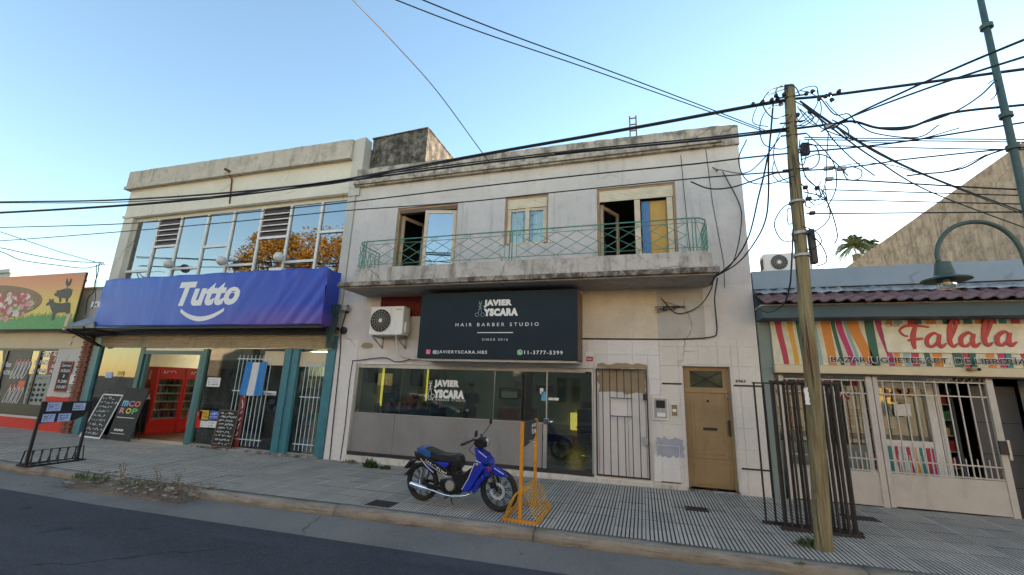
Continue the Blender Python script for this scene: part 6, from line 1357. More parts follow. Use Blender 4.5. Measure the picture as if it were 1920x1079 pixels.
# ------------------------------------------------------------------ bicycle racks with boards
def rack(cx0, cx1, y0, y1, colr, colb, label, cat_label, hh=.34, nh=10, boardz=(1.1, 1.55), prints=None, postx=None, th=.016, vee=False):
    g0 = gz(cx0, y0)+.004; t = thing('bicycle_rack', ((cx0+cx1)/2, (y0+y1)/2, g0), label, cat_label)
    xm = postx or (cx0+cx1)/2
    MB().box(cx0, cx1, y0-.02, y0+.02, g0, g0+.03).box(cx0, cx1, y1-.02, y1+.02, g0, g0+.03).box(cx0-.02, cx0+.015, y0+.02, y1-.02, g0, g0+.03).box(cx1-.015, cx1+.02, y0+.02, y1-.02, g0, g0+.03).build('rack_base', colr, t)
    for i in range(nh):
        y = y0+.04+(y1-y0-.08)*i/(nh-1)
        if vee: pts = [(cx0, y, g0+.03), (cx0+(cx1-cx0)*.45, y-.05, g0+hh), (cx0+(cx1-cx0)*.55, y+.05, g0+hh), (cx1, y, g0+.03)]
        else: pts = smooth_curve([(cx0, y, g0+.03), (cx0+.07, y, g0+hh*.6), (xm-.06, y, g0+hh*.97), (xm+.03, y, g0+hh), (xm+.11, y, g0+hh*.8), (cx1-.08, y, g0+hh*.35), (cx1, y, g0+.03)], 4)
        MB().tube(pts, th*.5, 6).build('hoop', colr if vee else M['yellowpaint'], t, smooth=not vee)
    zt = boardz[1]
    for y in (y0+.05, y1-.05): MB().box(xm-.022, xm+.022, y-.02, y+.02, g0, zt).build('post', colr, t)
    o = MB().prism([(y0+.075, boardz[0]), (y1-.25, boardz[0]+.05), (y1-.12, boardz[0]+.12), (y1-.075, boardz[0]+.22), (y1-.075, zt-.01), (y0+.075, zt-.01)], -.012, .012, Matrix(((0, 1, 0, xm), (1, 0, 0, 0), (0, 0, 1, 0), (0, 0, 0, 1)))).build('board', colb, t)
    return t, xm, y0, y1
p0, p1, p2 = G(941, 979), G(1007, 984), G(1032, 949); post = G(973, 980)
zt = F(980, 792, post.y).z; zb = F(986, 842, post.y).z
t, xm, y0, y1 = rack(p0.x, p1.x, post.y, p2.y, M['orange'], mat('dark_grey_board', (.035, .035, .038), .5), 'orange yellow bicycle rack with two tall posts and a dark board, beside the motorcycle', 'bicycle rack', .36, 10, (zb, zt), postx=post.x, th=.012)
S = Matrix.Translation((xm-.0, 0, 0)) @ Matrix.Rotation(R(90), 4, 'Z')
def board_print(body, ya, yb_, z, h, par, xf):
    me = text_mesh(body, abs(yb_-ya), h, ext=.001, off=.01); me.materials.clear(); me.materials.append(M['decal']); o = inst('lettering', me, (xf, ya, z), par, (R(90), 0, R(90)))
board_print('JAVIER', y1-.40, y1-.10, zt-.13, .07, t, xm+.014); board_print('YSCARA', y1-.40, y1-.10, zt-.21, .07, t, xm+.014)
me = text_mesh('JAVIER\nYSCARA', .22, .15, ext=.001, off=.012); me.materials.clear(); me.materials.append(M['decal'])
inst('lettering', me, (xm-.014, y1-.10, zt-.20), t, (R(90), 0, R(-90)))
for k, (ya, yb_) in enumerate(((y0+.3, y1-.35), (y1-.3, y1-.12), (y1-.26, y1-.12))): MB().box(xm+.012, xm+.014, ya+.1, yb_, zt-.30-k*.05, zt-.293-k*.05).box(xm-.014, xm-.012, ya+.1, yb_, zt-.30-k*.05, zt-.293-k*.05).build('print_line', M['decal'], t)
a0, a1 = G(45, 866), G(146, 856)
xk = -11.55; yA, yB = SX(45, 862, xk).y, SX(152, 850, xk).y
zA = SX(82, 753, xk).z; zB2 = SX(70, 795, xk).z
t, xm, y0, y1 = rack(xk-.16, xk+.16, yA, yB, M['black'], M['chalkbd'], 'black bicycle rack with a notice board, standing at the kerb before the butcher shop', 'bicycle rack', .28, 7, (zB2, zA), postx=xk, th=.024, vee=True)
L = y1-y0
for (u0, u1, v0, v1, nm) in ((.06, .36, .55, .95, 1), (.62, .90, .55, .9, 2), (.02, .28, .05, .42, 3), (.35, .62, .05, .42, 4)):
    o = MB().box(xm+.013, xm+.018, y0+.08+L*.84*u0, y0+.08+L*.84*u1, zB2+(zA-zB2)*v0, zB2+(zA-zB2)*v1).build('posted_sheet', M['bluepaper'], t)
    Tm = Matrix(((0, -1, 0, xm+.018), (1, 0, 0, 0), (0, 0, 1, 0), (0, 0, 0, 1))); b = MB(); scribble(b, y0+.08+L*.84*(u0+.02), y0+.08+L*.84*(u1-.02), zB2+(zA-zB2)*(v0+.05), zB2+(zA-zB2)*(v1-.05), 0, 3, .008, Tm, nm); b.build('print', M['ink'], o)
# ------------------------------------------------------------------ leaning boards before the shop
def easel(pbl, pbr, ptop, lean, label, name, cat, colf, fw=.035, rows=9, seed=1, back=True, yfix=None):
    a, c_ = (F(*pbl, yfix), F(*pbr, yfix)) if yfix else (G(*pbl), G(*pbr)); ym = (a.y+c_.y)/2; h0 = a.z; zt = F(ptop[0], ptop[1], ym+lean).z
    t = thing(name, ((a.x+c_.x)/2, ym, h0), label, cat); w_ = math.hypot(c_.x-a.x, c_.y-a.y); az = math.atan2(c_.y-a.y, c_.x-a.x)
    Lh = math.hypot(zt-h0, lean); T = Matrix.Translation((a.x, a.y, h0)) @ Matrix.Rotation(az, 4, 'Z') @ Matrix.Rotation(-math.atan2(lean, zt-h0), 4, 'X')
    MB().box(0, w_, 0, .018, 0.0, Lh, M=T).build('board', M['chalkbd'], t)
    if colf: MB().box(-.002, fw, -.012, -.0005, 0, Lh, M=T).box(w_-fw, w_+.002, -.012, -.0005, 0, Lh, M=T).box(fw, w_-fw, -.012, -.0005, Lh-fw, Lh, M=T).box(fw, w_-fw, -.012, -.0005, 0, fw, M=T).build('frame', colf, t)
    if rows: b = MB(); scribble(b, fw*1.6, w_-fw*1.3, fw*1.8, Lh-fw*1.6, -.0025, rows, .011, T, seed, .3); b.build('chalk_writing', M['chalk'], t)
    if back: MB().bar(T @ Vector((w_*.2, .03, Lh*.8)), Vector((a.x+w_*.2, ym+lean*1.6, h0)), .02).bar(T @ Vector((w_*.8, .03, Lh*.8)), Vector((a.x+w_*.8, ym+lean*1.6, h0)), .02).build('rear_leg', M['darkiron'], t)
    return t, T, w_, Lh
easel((149, 819), (187, 824), (197, 739), .32, 'chalkboard with a white frame leaning on the pavement before the shop', 'chalkboard', 'chalkboard', M['white'], seed=5)
t, T, w_, Lh = easel((198, 824), (241, 829), (229, 727), .22, 'plain black board with colourful letters beside the white framed chalkboard', 'black_board_sign', 'board sign', None, rows=0)
def on_board(body, m_, x, z, w, h): 
    me = text_mesh(body, w, h, ext=.002, off=.03); me.materials.clear(); me.materials.append(m_); o = bpy.data.objects.new('lettering', me); C.objects.link(o); o.parent = t; WP[o.name] = wpos(t)
    o.matrix_local = Matrix.Translation(-wpos(t)) @ T @ Matrix.Translation((x, -.006, z)) @ Matrix.Rotation(R(90), 4, 'X')
BC = {k: mat('letter_'+k, c_, .5, bmp=0) for k, c_ in dict(cyan=(.10, .42, .62), white=(.7, .7, .7), orange=(.65, .12, .04), red=(.6, .05, .05), yellow=(.65, .50, .05), green=(.05, .42, .10), violet=(.45, .15, .4), pink=(.6, .2, .3)).items()}
for i, (a, b_) in enumerate((('m', 'cyan'), ('C', 'violet'), ('O', 'orange'))): on_board(a, BC[b_], w_*(.12+.27*i), Lh*.64, w_*.24, Lh*.11)
for i, (a, b_) in enumerate((('R', 'pink'), ('O', 'yellow'), ('P', 'green'))): on_board(a, BC[b_], w_*(.12+.27*i), Lh*.50, w_*.22, Lh*.11)
MB().box(w_*.1, w_*.85, -.004, -.001, Lh*.42, Lh*.43, M=T).box(w_*.1, w_*.7, -.004, -.001, Lh*.12, Lh*.128, M=T).build('printed_line', M['decal'], t); on_board('ooo', M['decal'], w_*.2, Lh*.17, w_*.4, Lh*.04)
easel((396, 837), (433, 841), (430, 769), .07, 'brown framed chalkboard leaning against the wide shop pane', 'chalkboard', 'chalkboard', mat('brown_wood_frame', (.16, .09, .05), .6), fw=.022, rows=9, seed=12, back=False, yfix=-.075)
# small plates on walls
tag(box('alarm_plate', M['paper'], None, FX(1098, 660, -.02), FX(1113, 660, -.02), -.024, -.0165, FZ(1105, 679, -.02), FZ(1105, 660, -.02), .002), 'small white and red alarm plate on the wall right of the barber sign', 'plate')
o = bpy.data.objects['alarm_plate']; MB().box(FX(1099, 660, -.02), FX(1112, 660, -.02), -.027, -.024, FZ(1105, 678, -.02), FZ(1105, 669, -.02)).build('red_field', mat('dull_red_print', (.42, .05, .07), .5), o); text('lettering', 'ALARMA', M['decal'], o, FX(1100, 675, -.02), -.0275, FZ(1105, 675, -.02), .10, .03, off=.02, ext=.001)
tag(box('street_plate', M['paper'], None, FX(171, 572, -.3), FX(188, 572, -.3), -.3, -.28, FZ(180, 576, -.3), FZ(180, 566, -.3)), 'small white plate on the wall just left of the blue banner', 'plate')
text('lettering', 'CHE', M['ink'], bpy.data.objects['street_plate'], FX(174, 574, -.3), -.302, FZ(178, 574.5, -.3), .2, .09, off=.02, ext=.001)
for (px, py), nm, lab in (((652, 580), 'floodlight', 'small dark floodlight on the white pillar top beside the air conditioner'), ((645, 620), 'wall_siren', 'dark round wall box below the floodlight on the white pillar')):
    p = F(px, py, -.02); t = thing(nm, p, lab, 'lamp' if nm == 'floodlight' else 'wall box')
    if nm == 'floodlight': MB().box(p.x-.13, p.x+.10, -.22, -.06, p.z-.07, p.z+.06, M=None).build('housing', M['silver'], t, bevel=.02); MB().box(p.x-.02, p.x+.02, -.06, 0, p.z-.1, p.z+.1).build('bracket', M['darkiron'], t)
    else: MB().lathe([(.09, 0), (.085, .06), (.05, .09)], Matrix.Translation((p.x, -.01, p.z)) @ Matrix.Rotation(R(90), 4, 'X'), 14).build('housing', M['black'], t)
# ------------------------------------------------------------------ weeds and kerb debris
def leafmat(name, lo, hi):
    m, nt, bs = base(name); oi = noise_node(nt, wcoord(nt), 9, 3)
    nt.links.new(mixc(nt, ramp(nt, oi, .35, .65), lo, hi), bs.inputs['Base Color']); bs.inputs['Roughness'].default_value = .6; return m
M['weed'] = leafmat('weed_green', (.035, .065, .02), (.10, .14, .04)); M['dryweed'] = leafmat('dry_weed', (.12, .09, .05), (.22, .17, .09))
def tuft(c_, n, h, spread, m, label, seed=1, name='weed_tuft', cat='weed', broad=.35, flat=1.0):
    rn = random.Random(seed); b = MB()
    for i in range(n):
        a = rn.uniform(0, 6.283); d = spread*math.sqrt(rn.random()); ba = Vector(c_)+Vector((d*math.cos(a)*flat, d*math.sin(a)*.5, 0)); ba.z = gz(ba.x, ba.y)-.01 if c_[2] < .5 else c_[2]
        a2 = rn.uniform(0, 6.283); ln = rn.uniform(.15, .8); hh = h*rn.uniform(.35, 1)*(1-.5*d/spread); w_ = hh*rn.uniform(.06, broad)*.5
        dr = Vector((math.cos(a2), math.sin(a2), 0)); sd = Vector((-dr.y, dr.x, 0)); p1 = ba+dr*hh*ln*.5+Vector((0, 0, hh*.6)); p2 = ba+dr*hh*ln+Vector((0, 0, hh*rn.uniform(.6, 1)))
        b.add([ba-sd*w_*.3, ba+sd*w_*.3, p1+sd*w_, p1-sd*w_, p2], [(0, 1, 2, 3), (3, 2, 4)])
    return tag(b.build(name, m), label, cat)
tuft(G(695, 877), 190, .24, .16, M['weed'], 'leafy green weed at the foot of the white sill, left of the motorcycle', 2, broad=.8)
tuft(G(722, 880), 90, .15, .12, M['weed'], 'smaller weed right of the leafy one under the grey panel', 3, broad=.8)
tuft(G(655, 868), 90, .13, .2, M['dryweed'], 'dry brownish weed at the corner of the white pillar foot', 4, broad=.5)
pb = G(1522, 1024); tuft(pb, 240, .17, .20, M['weed'], 'green grass tuft growing at the foot of the wooden pole', 5, broad=.2)
for k, (px, py, h_, s_, mm, lab) in enumerate(((1405, 1037, .05, .12, 'weed', 'low moss like weed in the kerb joint left of the pole'), (1500, 1057, .06, .05, 'weed', 'tiny weed growing out of the kerb crack below the pole'), (1620, 1062, .04, .25, 'dryweed', 'dry grass along the kerb edge right of the pole'), (745, 958, .03, .15, 'dryweed', 'dry grass along the kerb edge by the inspection plate'), (1460, 1048, .03, .3, 'weed', 'thin line of moss along the kerb back left of the pole'))):
    tuft(G(px, py), 70, h_, s_, M[mm], lab, 20+k, broad=.3, flat=1.5)
# debris where the kerb has broken away
M['debris'] = asphalt_mat('loose_soil', (.10, .08, .06), (.20, .16, .12), (.3, .27, .22))
a, c_ = G(150, 893), G(378, 922); b = MB(); nx, ny = 60, 12
for i in range(nx+1):
    for j in range(ny+1):
        u, v_ = i/nx, j/ny; x = a.x+(c_.x-a.x)*u; y = -3.55+.75*v_; e = math.sin(math.pi*u)**.5*math.sin(math.pi*v_)**.7
        b.v.append((x, y, gz(x, -3.05)-.14+e*(.135+.06*mnoise.noise(Vector((x*3, y*4, 1)))+.025*mnoise.noise(Vector((x*14, y*14, 1))))))
for i in range(nx):
    for j in range(ny): k = i*(ny+1)+j; b.f.append((k, k+ny+1, k+ny+2, k+1)); b.m.append(0)
o = b.build('soil_heap', M['debris']); tag(o, 'low heap of soil and rubble where the kerb is broken, left of centre', 'rubble heap', kind='stuff')
M['rubble'] = mat('pale_rubble', (.34, .28, .22), .9, var=.35, scale=12)
rn = random.Random(9); b = MB()
for i in range(150):
    u = rn.random(); x = a.x+(c_.x-a.x)*u; y = -3.5+.6*rn.random(); s_ = rn.uniform(.008, .05)*(1.6 if rn.random() < .06 else .8); z = gz(x, -3.05)-.08+.08*math.sin(math.pi*u)*math.sin(math.pi*(y+3.55)/.75)+.02
    pr = [(s_*.5*rn.uniform(.6, 1), -s_*.4), (s_*rn.uniform(.8, 1.1), -.1*s_), (s_*.9, .25*s_), (s_*.4, .45*s_)]
    b.lathe(pr, Matrix.Translation((x, y, z)) @ Matrix.Rotation(rn.uniform(0, 6), 4, 'Z') @ Matrix.Rotation(rn.uniform(-.6, .6), 4, 'X') @ Matrix.Diagonal((1.2, .8, .8, 1)), 6)
tag(b.build('rubble', M['rubble']), 'loose small stones and rubble on the broken kerb heap', 'rubble', kind='stuff')
for k, (px, py, h_, s_, n_, lab) in enumerate(((168, 898, .17, .28, 170, 'green weed clump at the left end of the rubble heap'), (262, 912, .12, .35, 150, 'green weed clump in the middle of the rubble heap'), (330, 915, .14, .35, 160, 'dry weed patch at the right end of the rubble heap'))):
    tuft(G(px, py), n_, h_, s_, M['weed' if k < 2 else 'dryweed'], lab, 40+k, broad=.3, flat=1.6)
for k, (px, py) in enumerate(((257, 893), (313, 905), (366, 905))):
    p = G(px, py); p.y = -3.1; b = MB(); rn = random.Random(k)
    for q in range(5): an = rn.uniform(-.7, .7); L_ = rn.uniform(.12, .28); b.tube(smooth_curve([p, p+Vector((an*.1, .02, L_*.5)), p+Vector((an*.22, rn.uniform(-.05, .05), L_))], 3), .004, 4); b.sphere(p+Vector((an*.22, 0, L_)), .012, 6, 4)
    tag(b.build('dry_stalk', M['dryweed']), ('thin dry stalk standing nearest the left weed clump', 'tallest dry stalk standing mid heap at the kerb', 'thin dry stalk at the right end of the heap')[k], 'weed')
# litter
rn = random.Random(77); b = MB()
for i in range(420):
    u = rn.random(); x = a.x+(c_.x-a.x)*(u*1.15-.07); y = -3.62+.85*rn.random(); z = gz(x, -3.05)-.10+.10*max(0, math.sin(math.pi*min(1, max(0, u))))*max(0, math.sin(math.pi*(y+3.55)/.75))+.035; s_ = rn.uniform(.012, .032); an = rn.uniform(0, 6.28)
    if y > -3.1: z = gz(x, y)+.006
    b.add([Vector((x+s_*q*math.cos(an+t_), y+s_*q*math.sin(an+t_), z+rn.uniform(0, .02))) for q, t_ in ((1.3, 0), (.6, 1.2), (1.2, 3.1), (.6, 4.5))], [(0, 1, 2, 3)])
tag(b.build('dead_leaves', mat('brown_dead_leaf', (.16, .085, .035), .8, var=.5, scale=20)), 'dead brown leaves caught on the broken kerb heap', 'litter', kind='stuff')
rn = random.Random(31); b = MB()
for i in range(46):
    x, y = rn.uniform(-12, 6), rn.choice((rn.uniform(-2.9, -.1), rn.uniform(-.35, -.05), rn.uniform(-3.9, -3.2))); z = (gz(x, y) if y > -3 else zr(x)+.006)+.004; s_ = rn.uniform(.012, .03); an = rn.uniform(0, 6.28)
    pts = [Vector((x+s_*q*math.cos(an+t_), y+s_*q*math.sin(an+t_), z+rn.uniform(0, .012))) for q, t_ in ((1.3, 0), (.6, 1.2), (1.2, 3.1), (.6, 4.5))]; b.add(pts, [(0, 1, 2, 3)])
tag(b.build('fallen_leaf_litter', M['dryweed']), 'scattered small dry leaves and litter on the pavement and gutter', 'litter', kind='stuff')
# ================================================================== blue underbone motorcycle
RC, FC = G(791, 940), G(935, 960)
ax = (FC-RC); ax.z = 0; WB = ax.length; az = math.atan2(ax.y, ax.x)
mo = thing('motorcycle', ((RC.x+FC.x)/2, (RC.y+FC.y)/2, gz((RC.x+FC.x)/2, RC.y)), 'blue and black underbone motorcycle parked on the pavement beside the orange rack', 'motorcycle')
g0 = gz((RC.x+FC.x)/2, RC.y)+.002
BT = Matrix.Translation((RC.x, RC.y, g0)) @ Matrix.Rotation(az, 4, 'Z') @ Matrix.Rotation(R(4), 4, 'X')
dax = ax.normalized()
def B(cx, cy):          # crop pixel of the bike photo -> (along, height) in the plane of the bike
    px, py = 740+cx/4.497, 760+cy/4.497; d = ray(px, py); nrm = Vector((-dax.y, dax.x, 0)); t = (RC-CAM).dot(nrm)/d.dot(nrm); p = CAM+d*t
    return ((p-RC).dot(dax), p.z-g0)
def P3(l, y): return BT @ Vector((l[0], y, l[1]))
M['tyre'] = M['rubber']; M['bikeblack'] = mat('satin_black_plastic', (.014, .014, .016), .38, var=.1, bmp=0); M['engine'] = mat('grey_engine_metal', (.12, .12, .125), .45, metal=.6, var=.2)
M['seat'] = mat('black_seat_vinyl', (.018, .018, .022), .5, bmp=.1); M['seatblue'] = mat('blue_seat_cover', (.02, .09, .30), .4, bmp=0)
def plump(name, outline, w, m, par=mo, y=0, k=.84, inner=.6, smooth=True, sub=1):
    cx = sum(p[0] for p in outline)/len(outline); cz = sum(p[1] for p in outline)/len(outline); n = len(outline); b = MB(); lay = [(-w, k), (-w*inner, 1), (w*inner, 1), (w, k)]
    for yy_, s_ in lay:
        for p in outline: b.v.append(tuple(BT @ Vector((cx+(p[0]-cx)*s_, y+yy_, cz+(p[1]-cz)*s_))))
    for q in range(3):
        for i in range(n): b.f.append((q*n+(i+1) % n, q*n+i, (q+1)*n+i, (q+1)*n+(i+1) % n)); b.m.append(0)
    b.f += [tuple(range(n)), tuple(3*n+i for i in range(n-1, -1, -1))]; b.m += [0, 0]
    o = b.build(name, m, par, bevel=.006); return o
def wheel(cx, r, disc, w=.045):
    T = BT @ Matrix.Translation((cx, 0, r)) @ Matrix.Rotation(R(90), 4, 'X'); wh = None
    b = MB(); n, mseg = 40, 12
    for i in range(n):
        a = 2*math.pi*i/n
        for j in range(mseg):
            t = 2*math.pi*j/mseg; rr_ = r-w+w*math.cos(t)*(1.0 if math.cos(t) > 0 else .75)+(.0); b.v.append(tuple(T @ Vector((rr_*math.cos(a), rr_*math.sin(a), w*.85*math.sin(t)))))
    for i in range(n):
        for j in range(mseg): b.f.append((i*mseg+j, i*mseg+(j+1) % mseg, ((i+1) % n)*mseg+(j+1) % mseg, ((i+1) % n)*mseg+j)); b.m.append(0)
    wh = b.build('wheel', M['tyre'], mo, smooth=True)
    ri = r-2*w+.012
    b = MB(); ring = [(ri, -.026), (ri+.012, -.026), (ri+.012, .026), (ri, .026)]
    for i in range(n):
        a = 2*math.pi*i/n
        for q, h in ring: b.v.append(tuple(T @ Vector((q*math.cos(a), q*math.sin(a), h))))
    for i in range(n):
        for j in range(4): b.f.append((i*4+j, i*4+(j+1) % 4, ((i+1) % n)*4+(j+1) % 4, ((i+1) % n)*4+j)); b.m.append(0)
    for k in range(10):
        a = 2*math.pi*(k+.3)/10; d = Vector((math.cos(a), math.sin(a), 0)); s_ = Vector((-d.y, d.x, 0))
        for off in (-.010, .010): b.bar(T @ (d*.03+s_*off), T @ (d*(ri+.004)+s_*off*1.3), .007, .010)
    b.build('rim', M['bikeblack'], wh)
    MB().lathe([(.04, -.05), (.045, -.02), (.045, .02), (.04, .05)], T, 14).build('hub', M['engine'], wh)
    MB().tube([T @ Vector((0, 0, -.09)), T @ Vector((0, 0, .09))], .01, 8).build('axle', M['chrome'], wh)
    if disc:
        b = MB(); n = 36
        for i in range(n):
            a = 2*math.pi*i/n; ro = .115+.006*(1 if i % 3 else -1)
            for q, h in ((.075, .056), (ro, .056), (ro, .060), (.075, .060)): b.v.append(tuple(T @ Vector((q*math.cos(a), q*math.sin(a), h))))
        for i in range(n):
            for j in range(4): b.f.append((i*4+j, i*4+(j+1) % 4, ((i+1) % n)*4+(j+1) % 4, ((i+1) % n)*4+j)); b.m.append(0)
        for k in range(6): a = 6.283*k/6; b.bar(T @ Vector((.03*math.cos(a), .03*math.sin(a), .055)), T @ Vector((.08*math.cos(a), .08*math.sin(a), .056)), .012, .004)
        b.build('brake_disc', mat('pale_steel_disc', (.50, .56, .62), .35, metal=.3, bmp=0), wh)
wheel(0, .285, False, .042); wheel(WB, .298, True, .044)
HB = B(770, 300)    # steering head height
# fork, mudguards
fc = (WB, .298)
for s_ in (-.075, .075):
    MB().tube([P3((WB, .298), s_), P3((WB-.10, .56), s_*.95)], [.020, .024], 10).tube([P3((WB-.10, .55), s_*.95), P3((WB-.19, .80), s_*.8)], .014, 8).build('fork_leg', M['bikeblack'], mo, smooth=True)
MB().box(-.03, .03, -.012, .012, -.045, .045, M=BT @ Matrix.Translation((WB-.09, -.065, .37)) @ Matrix.Rotation(R(-20), 4, 'Y')).build('brake_caliper', M['bikeblack'], mo, bevel=.006)
plump('front_mudguard', [B(*p) for p in ((800, 500), (850, 508), (915, 540), (965, 580), (978, 605), (940, 600), (880, 590), (850, 585), (805, 600), (785, 590))], .055, M['blue'])
plump('fork_cover', [B(*p) for p in ((770, 500), (845, 495), (850, 560), (820, 600), (775, 585))], .085, M['blue'])
# leg shield and cowl
plump('leg_shield', [B(*p) for p in ((715, 455), (770, 470), (795, 510), (760, 560), (705, 640), (660, 715), (600, 722), (595, 690), (640, 620), (680, 540))], .13, M['blue'], k=.9)
plump('lower_leg_shield', [B(*p) for p in ((770, 560), (790, 590), (760, 640), (715, 700), (680, 740), (668, 715), (700, 640))], .10, M['blue'])
plump('head_cowl', [B(*p) for p in ((700, 345), (735, 352), (790, 395), (838, 455), (846, 485), (800, 490), (750, 470), (715, 440))], .10, M['blue'])
for pts in ([(718, 452), (762, 470)], [(745, 372), (812, 425)], [(716, 470), (660, 600), (604, 690)], [(862, 520), (940, 572)]):
    MB().tube([P3(B(*p), -.128 if i_ else -.128) for i_, p in enumerate(pts)] if pts[0][0] < 730 and len(pts) == 3 else [P3(B(*p), -.104 if pts[0][0] < 800 else -.058) for p in pts], .0055, 5).build('white_pinstripe', M['decal'], mo)
MB().sphere(P3(B(735, 480), -.13), .022, 10, 6, (1, .3, 1)).build('gold_badge', mat('gold_badge', (.5, .35, .1), .3, metal=.5), mo); MB().sphere(P3(B(828, 525), -.09), .030, 12, 8, (.8, .5, 1.1)).build('red_reflector', mat('red_reflector', (.5, .02, .08), .2), mo)
plump('headlamp_cowl', [B(*p) for p in ((690, 315), (705, 285), (745, 262), (785, 270), (808, 300), (800, 340), (770, 355), (715, 345))], .085, M['bikeblack'])
MB().sphere(P3(B(795, 305), 0), .055, 16, 10, (.6, 1.1, 1.1)).build('headlamp', mat('headlamp_lens', (.55, .55, .5), .08, bmp=0), mo, smooth=True)
hbz = B(735, 285)
hb = MB().tube(smooth_curve([P3((hbz[0]-.13, hbz[1]+.02-.04), -.33), P3((hbz[0]-.05, hbz[1]+.01), -.16), P3(hbz, 0), P3((hbz[0]-.05, hbz[1]+.01), .16), P3((hbz[0]-.13, hbz[1]+.02-.0), .33)]), .012, 8).build('handlebar', M['bikeblack'], mo, smooth=True)
for s_ in (-1, 1):
    MB().tube([P3((hbz[0]-.075, hbz[1]-(.01 if s_ < 0 else 0)), s_*.22), P3((hbz[0]-.14, hbz[1]+.01-(.04 if s_ < 0 else 0)), s_*.345)], .018, 10).build('grip', M['rubber'], mo)
    MB().tube([P3((hbz[0]-.03, hbz[1]+.005), s_*.20), P3((hbz[0]-.06, hbz[1]-.01), s_*.35)], .006, 6).build('brake_lever', M['chrome'], mo)
    st_ = P3((hbz[0]-.05, hbz[1]+.02), s_*.17); mt = P3(B(778, 165), .23) if s_ > 0 else P3(B(752, 236), -.20)
    MB().tube(smooth_curve([st_, st_.lerp(mt, .5)+Vector((.02, 0, .02)), mt]), .006, 6).build('mirror_stalk', M['bikeblack'], mo)
    MB().sphere(mt+Vector((0, 0, .03)), .052, 14, 8, (.35, 1.1, 1.0)).build('mirror', M['bikeblack'], mo, smooth=True)
# body
plump('seat', [B(*p) for p in ((245, 355), (300, 350), (360, 375), (420, 400), (490, 408), (545, 408), (580, 420), (592, 455), (585, 480), (520, 470), (430, 462), (360, 440), (290, 405), (240, 385))], .115, M['seat'], k=.88)
plump('seat_cover', [B(*p) for p in ((240, 345), (290, 347), (355, 375), (358, 428), (330, 428), (280, 400), (236, 378))], .118, M['seatblue'], k=.9)
plump('tail_side_panel', [B(*p) for p in ((200, 380), (260, 385), (330, 425), (400, 455), (470, 500), (520, 560), (505, 585), (450, 575), (360, 530), (290, 470), (215, 430))], .125, M['bikeblack'], k=.9)
plump('blue_side_panel', [B(*p) for p in ((385, 458), (510, 468), (480, 512), (440, 498))], .132, M['blue'], k=.92)
plump('lower_blue_panel', [B(*p) for p in ((296, 470), (330, 480), (375, 545), (350, 545))], .128, M['blue'], k=.92)
plump('centre_fairing', [B(*p) for p in ((510, 470), (590, 465), (585, 500), (545, 545), (560, 570), (620, 560), (680, 510), (700, 500), (640, 620), (600, 700), (560, 690), (520, 620), (500, 570))], .10, M['bikeblack'], k=.9)
b = MB(); pa, pb_ = B(305, 440), B(500, 570)
Tm = BT @ Matrix.Translation((pa[0], -.128, pa[1])) @ Matrix.Rotation(-math.atan2(pb_[1]-pa[1], pb_[0]-pa[0]), 4, 'Y')
L_ = math.hypot(pb_[0]-pa[0], pb_[1]-pa[1])
scribble(b, 0, L_, -.022, .022, -.004, 1, .010, Tm, 9, .45); _strip(b, [(0, -.03), (L_, -.034)], -.004, .006, Tm); b.build('side_lettering', M['decal'], mo)
MB().tube([P3(B(268, 432), -.127), P3(B(320, 500), -.131), P3(B(372, 548), -.127)], .005, 4).build('white_pinstripe', M['decal'], mo)
plump('tail_lamp', [B(*p) for p in ((185, 385), (205, 380), (216, 405), (212, 432), (190, 418))], .07, mat('pale_tail_lens', (.5, .38, .32), .2, bmp=0))
plump('rear_mudguard', [B(*p) for p in ((95, 578), (130, 545), (180, 485), (260, 470), (285, 478), (230, 495), (165, 550), (125, 584))], .06, M['bikeblack'])
plump('plate_holder', [B(*p) for p in ((108, 515), (160, 452), (190, 460), (130, 528))], .085, M['bikeblack'])
MB().tube([P3(B(245, 370), -.09), P3(B(232, 355), -.09), P3(B(250, 345), -.05), P3(B(250, 345), .05), P3(B(232, 355), .09), P3(B(245, 370), .09)], .008, 6).build('grab_rail', M['bikeblack'], mo)
for s_ in (-.11, .11):
    MB().tube([P3((.02, .29), s_), P3(B(278, 500), s_)], .012, 8).build('shock_absorber', M['chrome'], mo)
    b = MB(); a_, c2 = P3((.02, .29), s_), P3(B(278, 500), s_); b.tube([a_.lerp(c2, .35+.5*i/80)+Vector((.018*math.cos(i*.9), .018*math.sin(i*.9), 0)) for i in range(81)], .0035, 4); b.build('shock_spring', M['chrome'], mo)
    MB().bar(P3((0, .285), s_*.8), P3(B(440, 690), s_*.8), .025, .035).build('swingarm', M['bikeblack'], mo)
# engine, exhaust
ec = B(500, 660)
e = MB().lathe([(.085, -.11), (.095, -.08), (.095, .08), (.085, .11)], BT @ Matrix.Translation((ec[0], 0, ec[1])) @ Matrix.Rotation(R(90), 4, 'X'), 20).build('engine', M['engine'], mo, bevel=.004)
MB().lathe([(.07, -.125), (.075, -.112)], BT @ Matrix.Translation((ec[0], 0, ec[1])) @ Matrix.Rotation(R(-90), 4, 'X'), 18).build('engine_cover', M['silver'], e)
for k in range(7): MB().box(-.045, .045, -.055, .055, -.004, .004, M=BT @ Matrix.Translation((ec[0]+.09+.018*k, 0, ec[1]+.02+.004*k)) @ Matrix.Rotation(R(80), 4, 'Y')).build('cooling_fin', M['engine'], e)
plump('crankcase', [B(*p) for p in ((400, 620), (560, 600), (600, 700), (560, 745), (440, 740), (390, 700))], .07, M['bikeblack'], k=.9)
ex = [B(600, 745), B(520, 745), B(430, 725), B(370, 700), B(300, 680)]
mf = [P3(p, -.13) for p in ex]
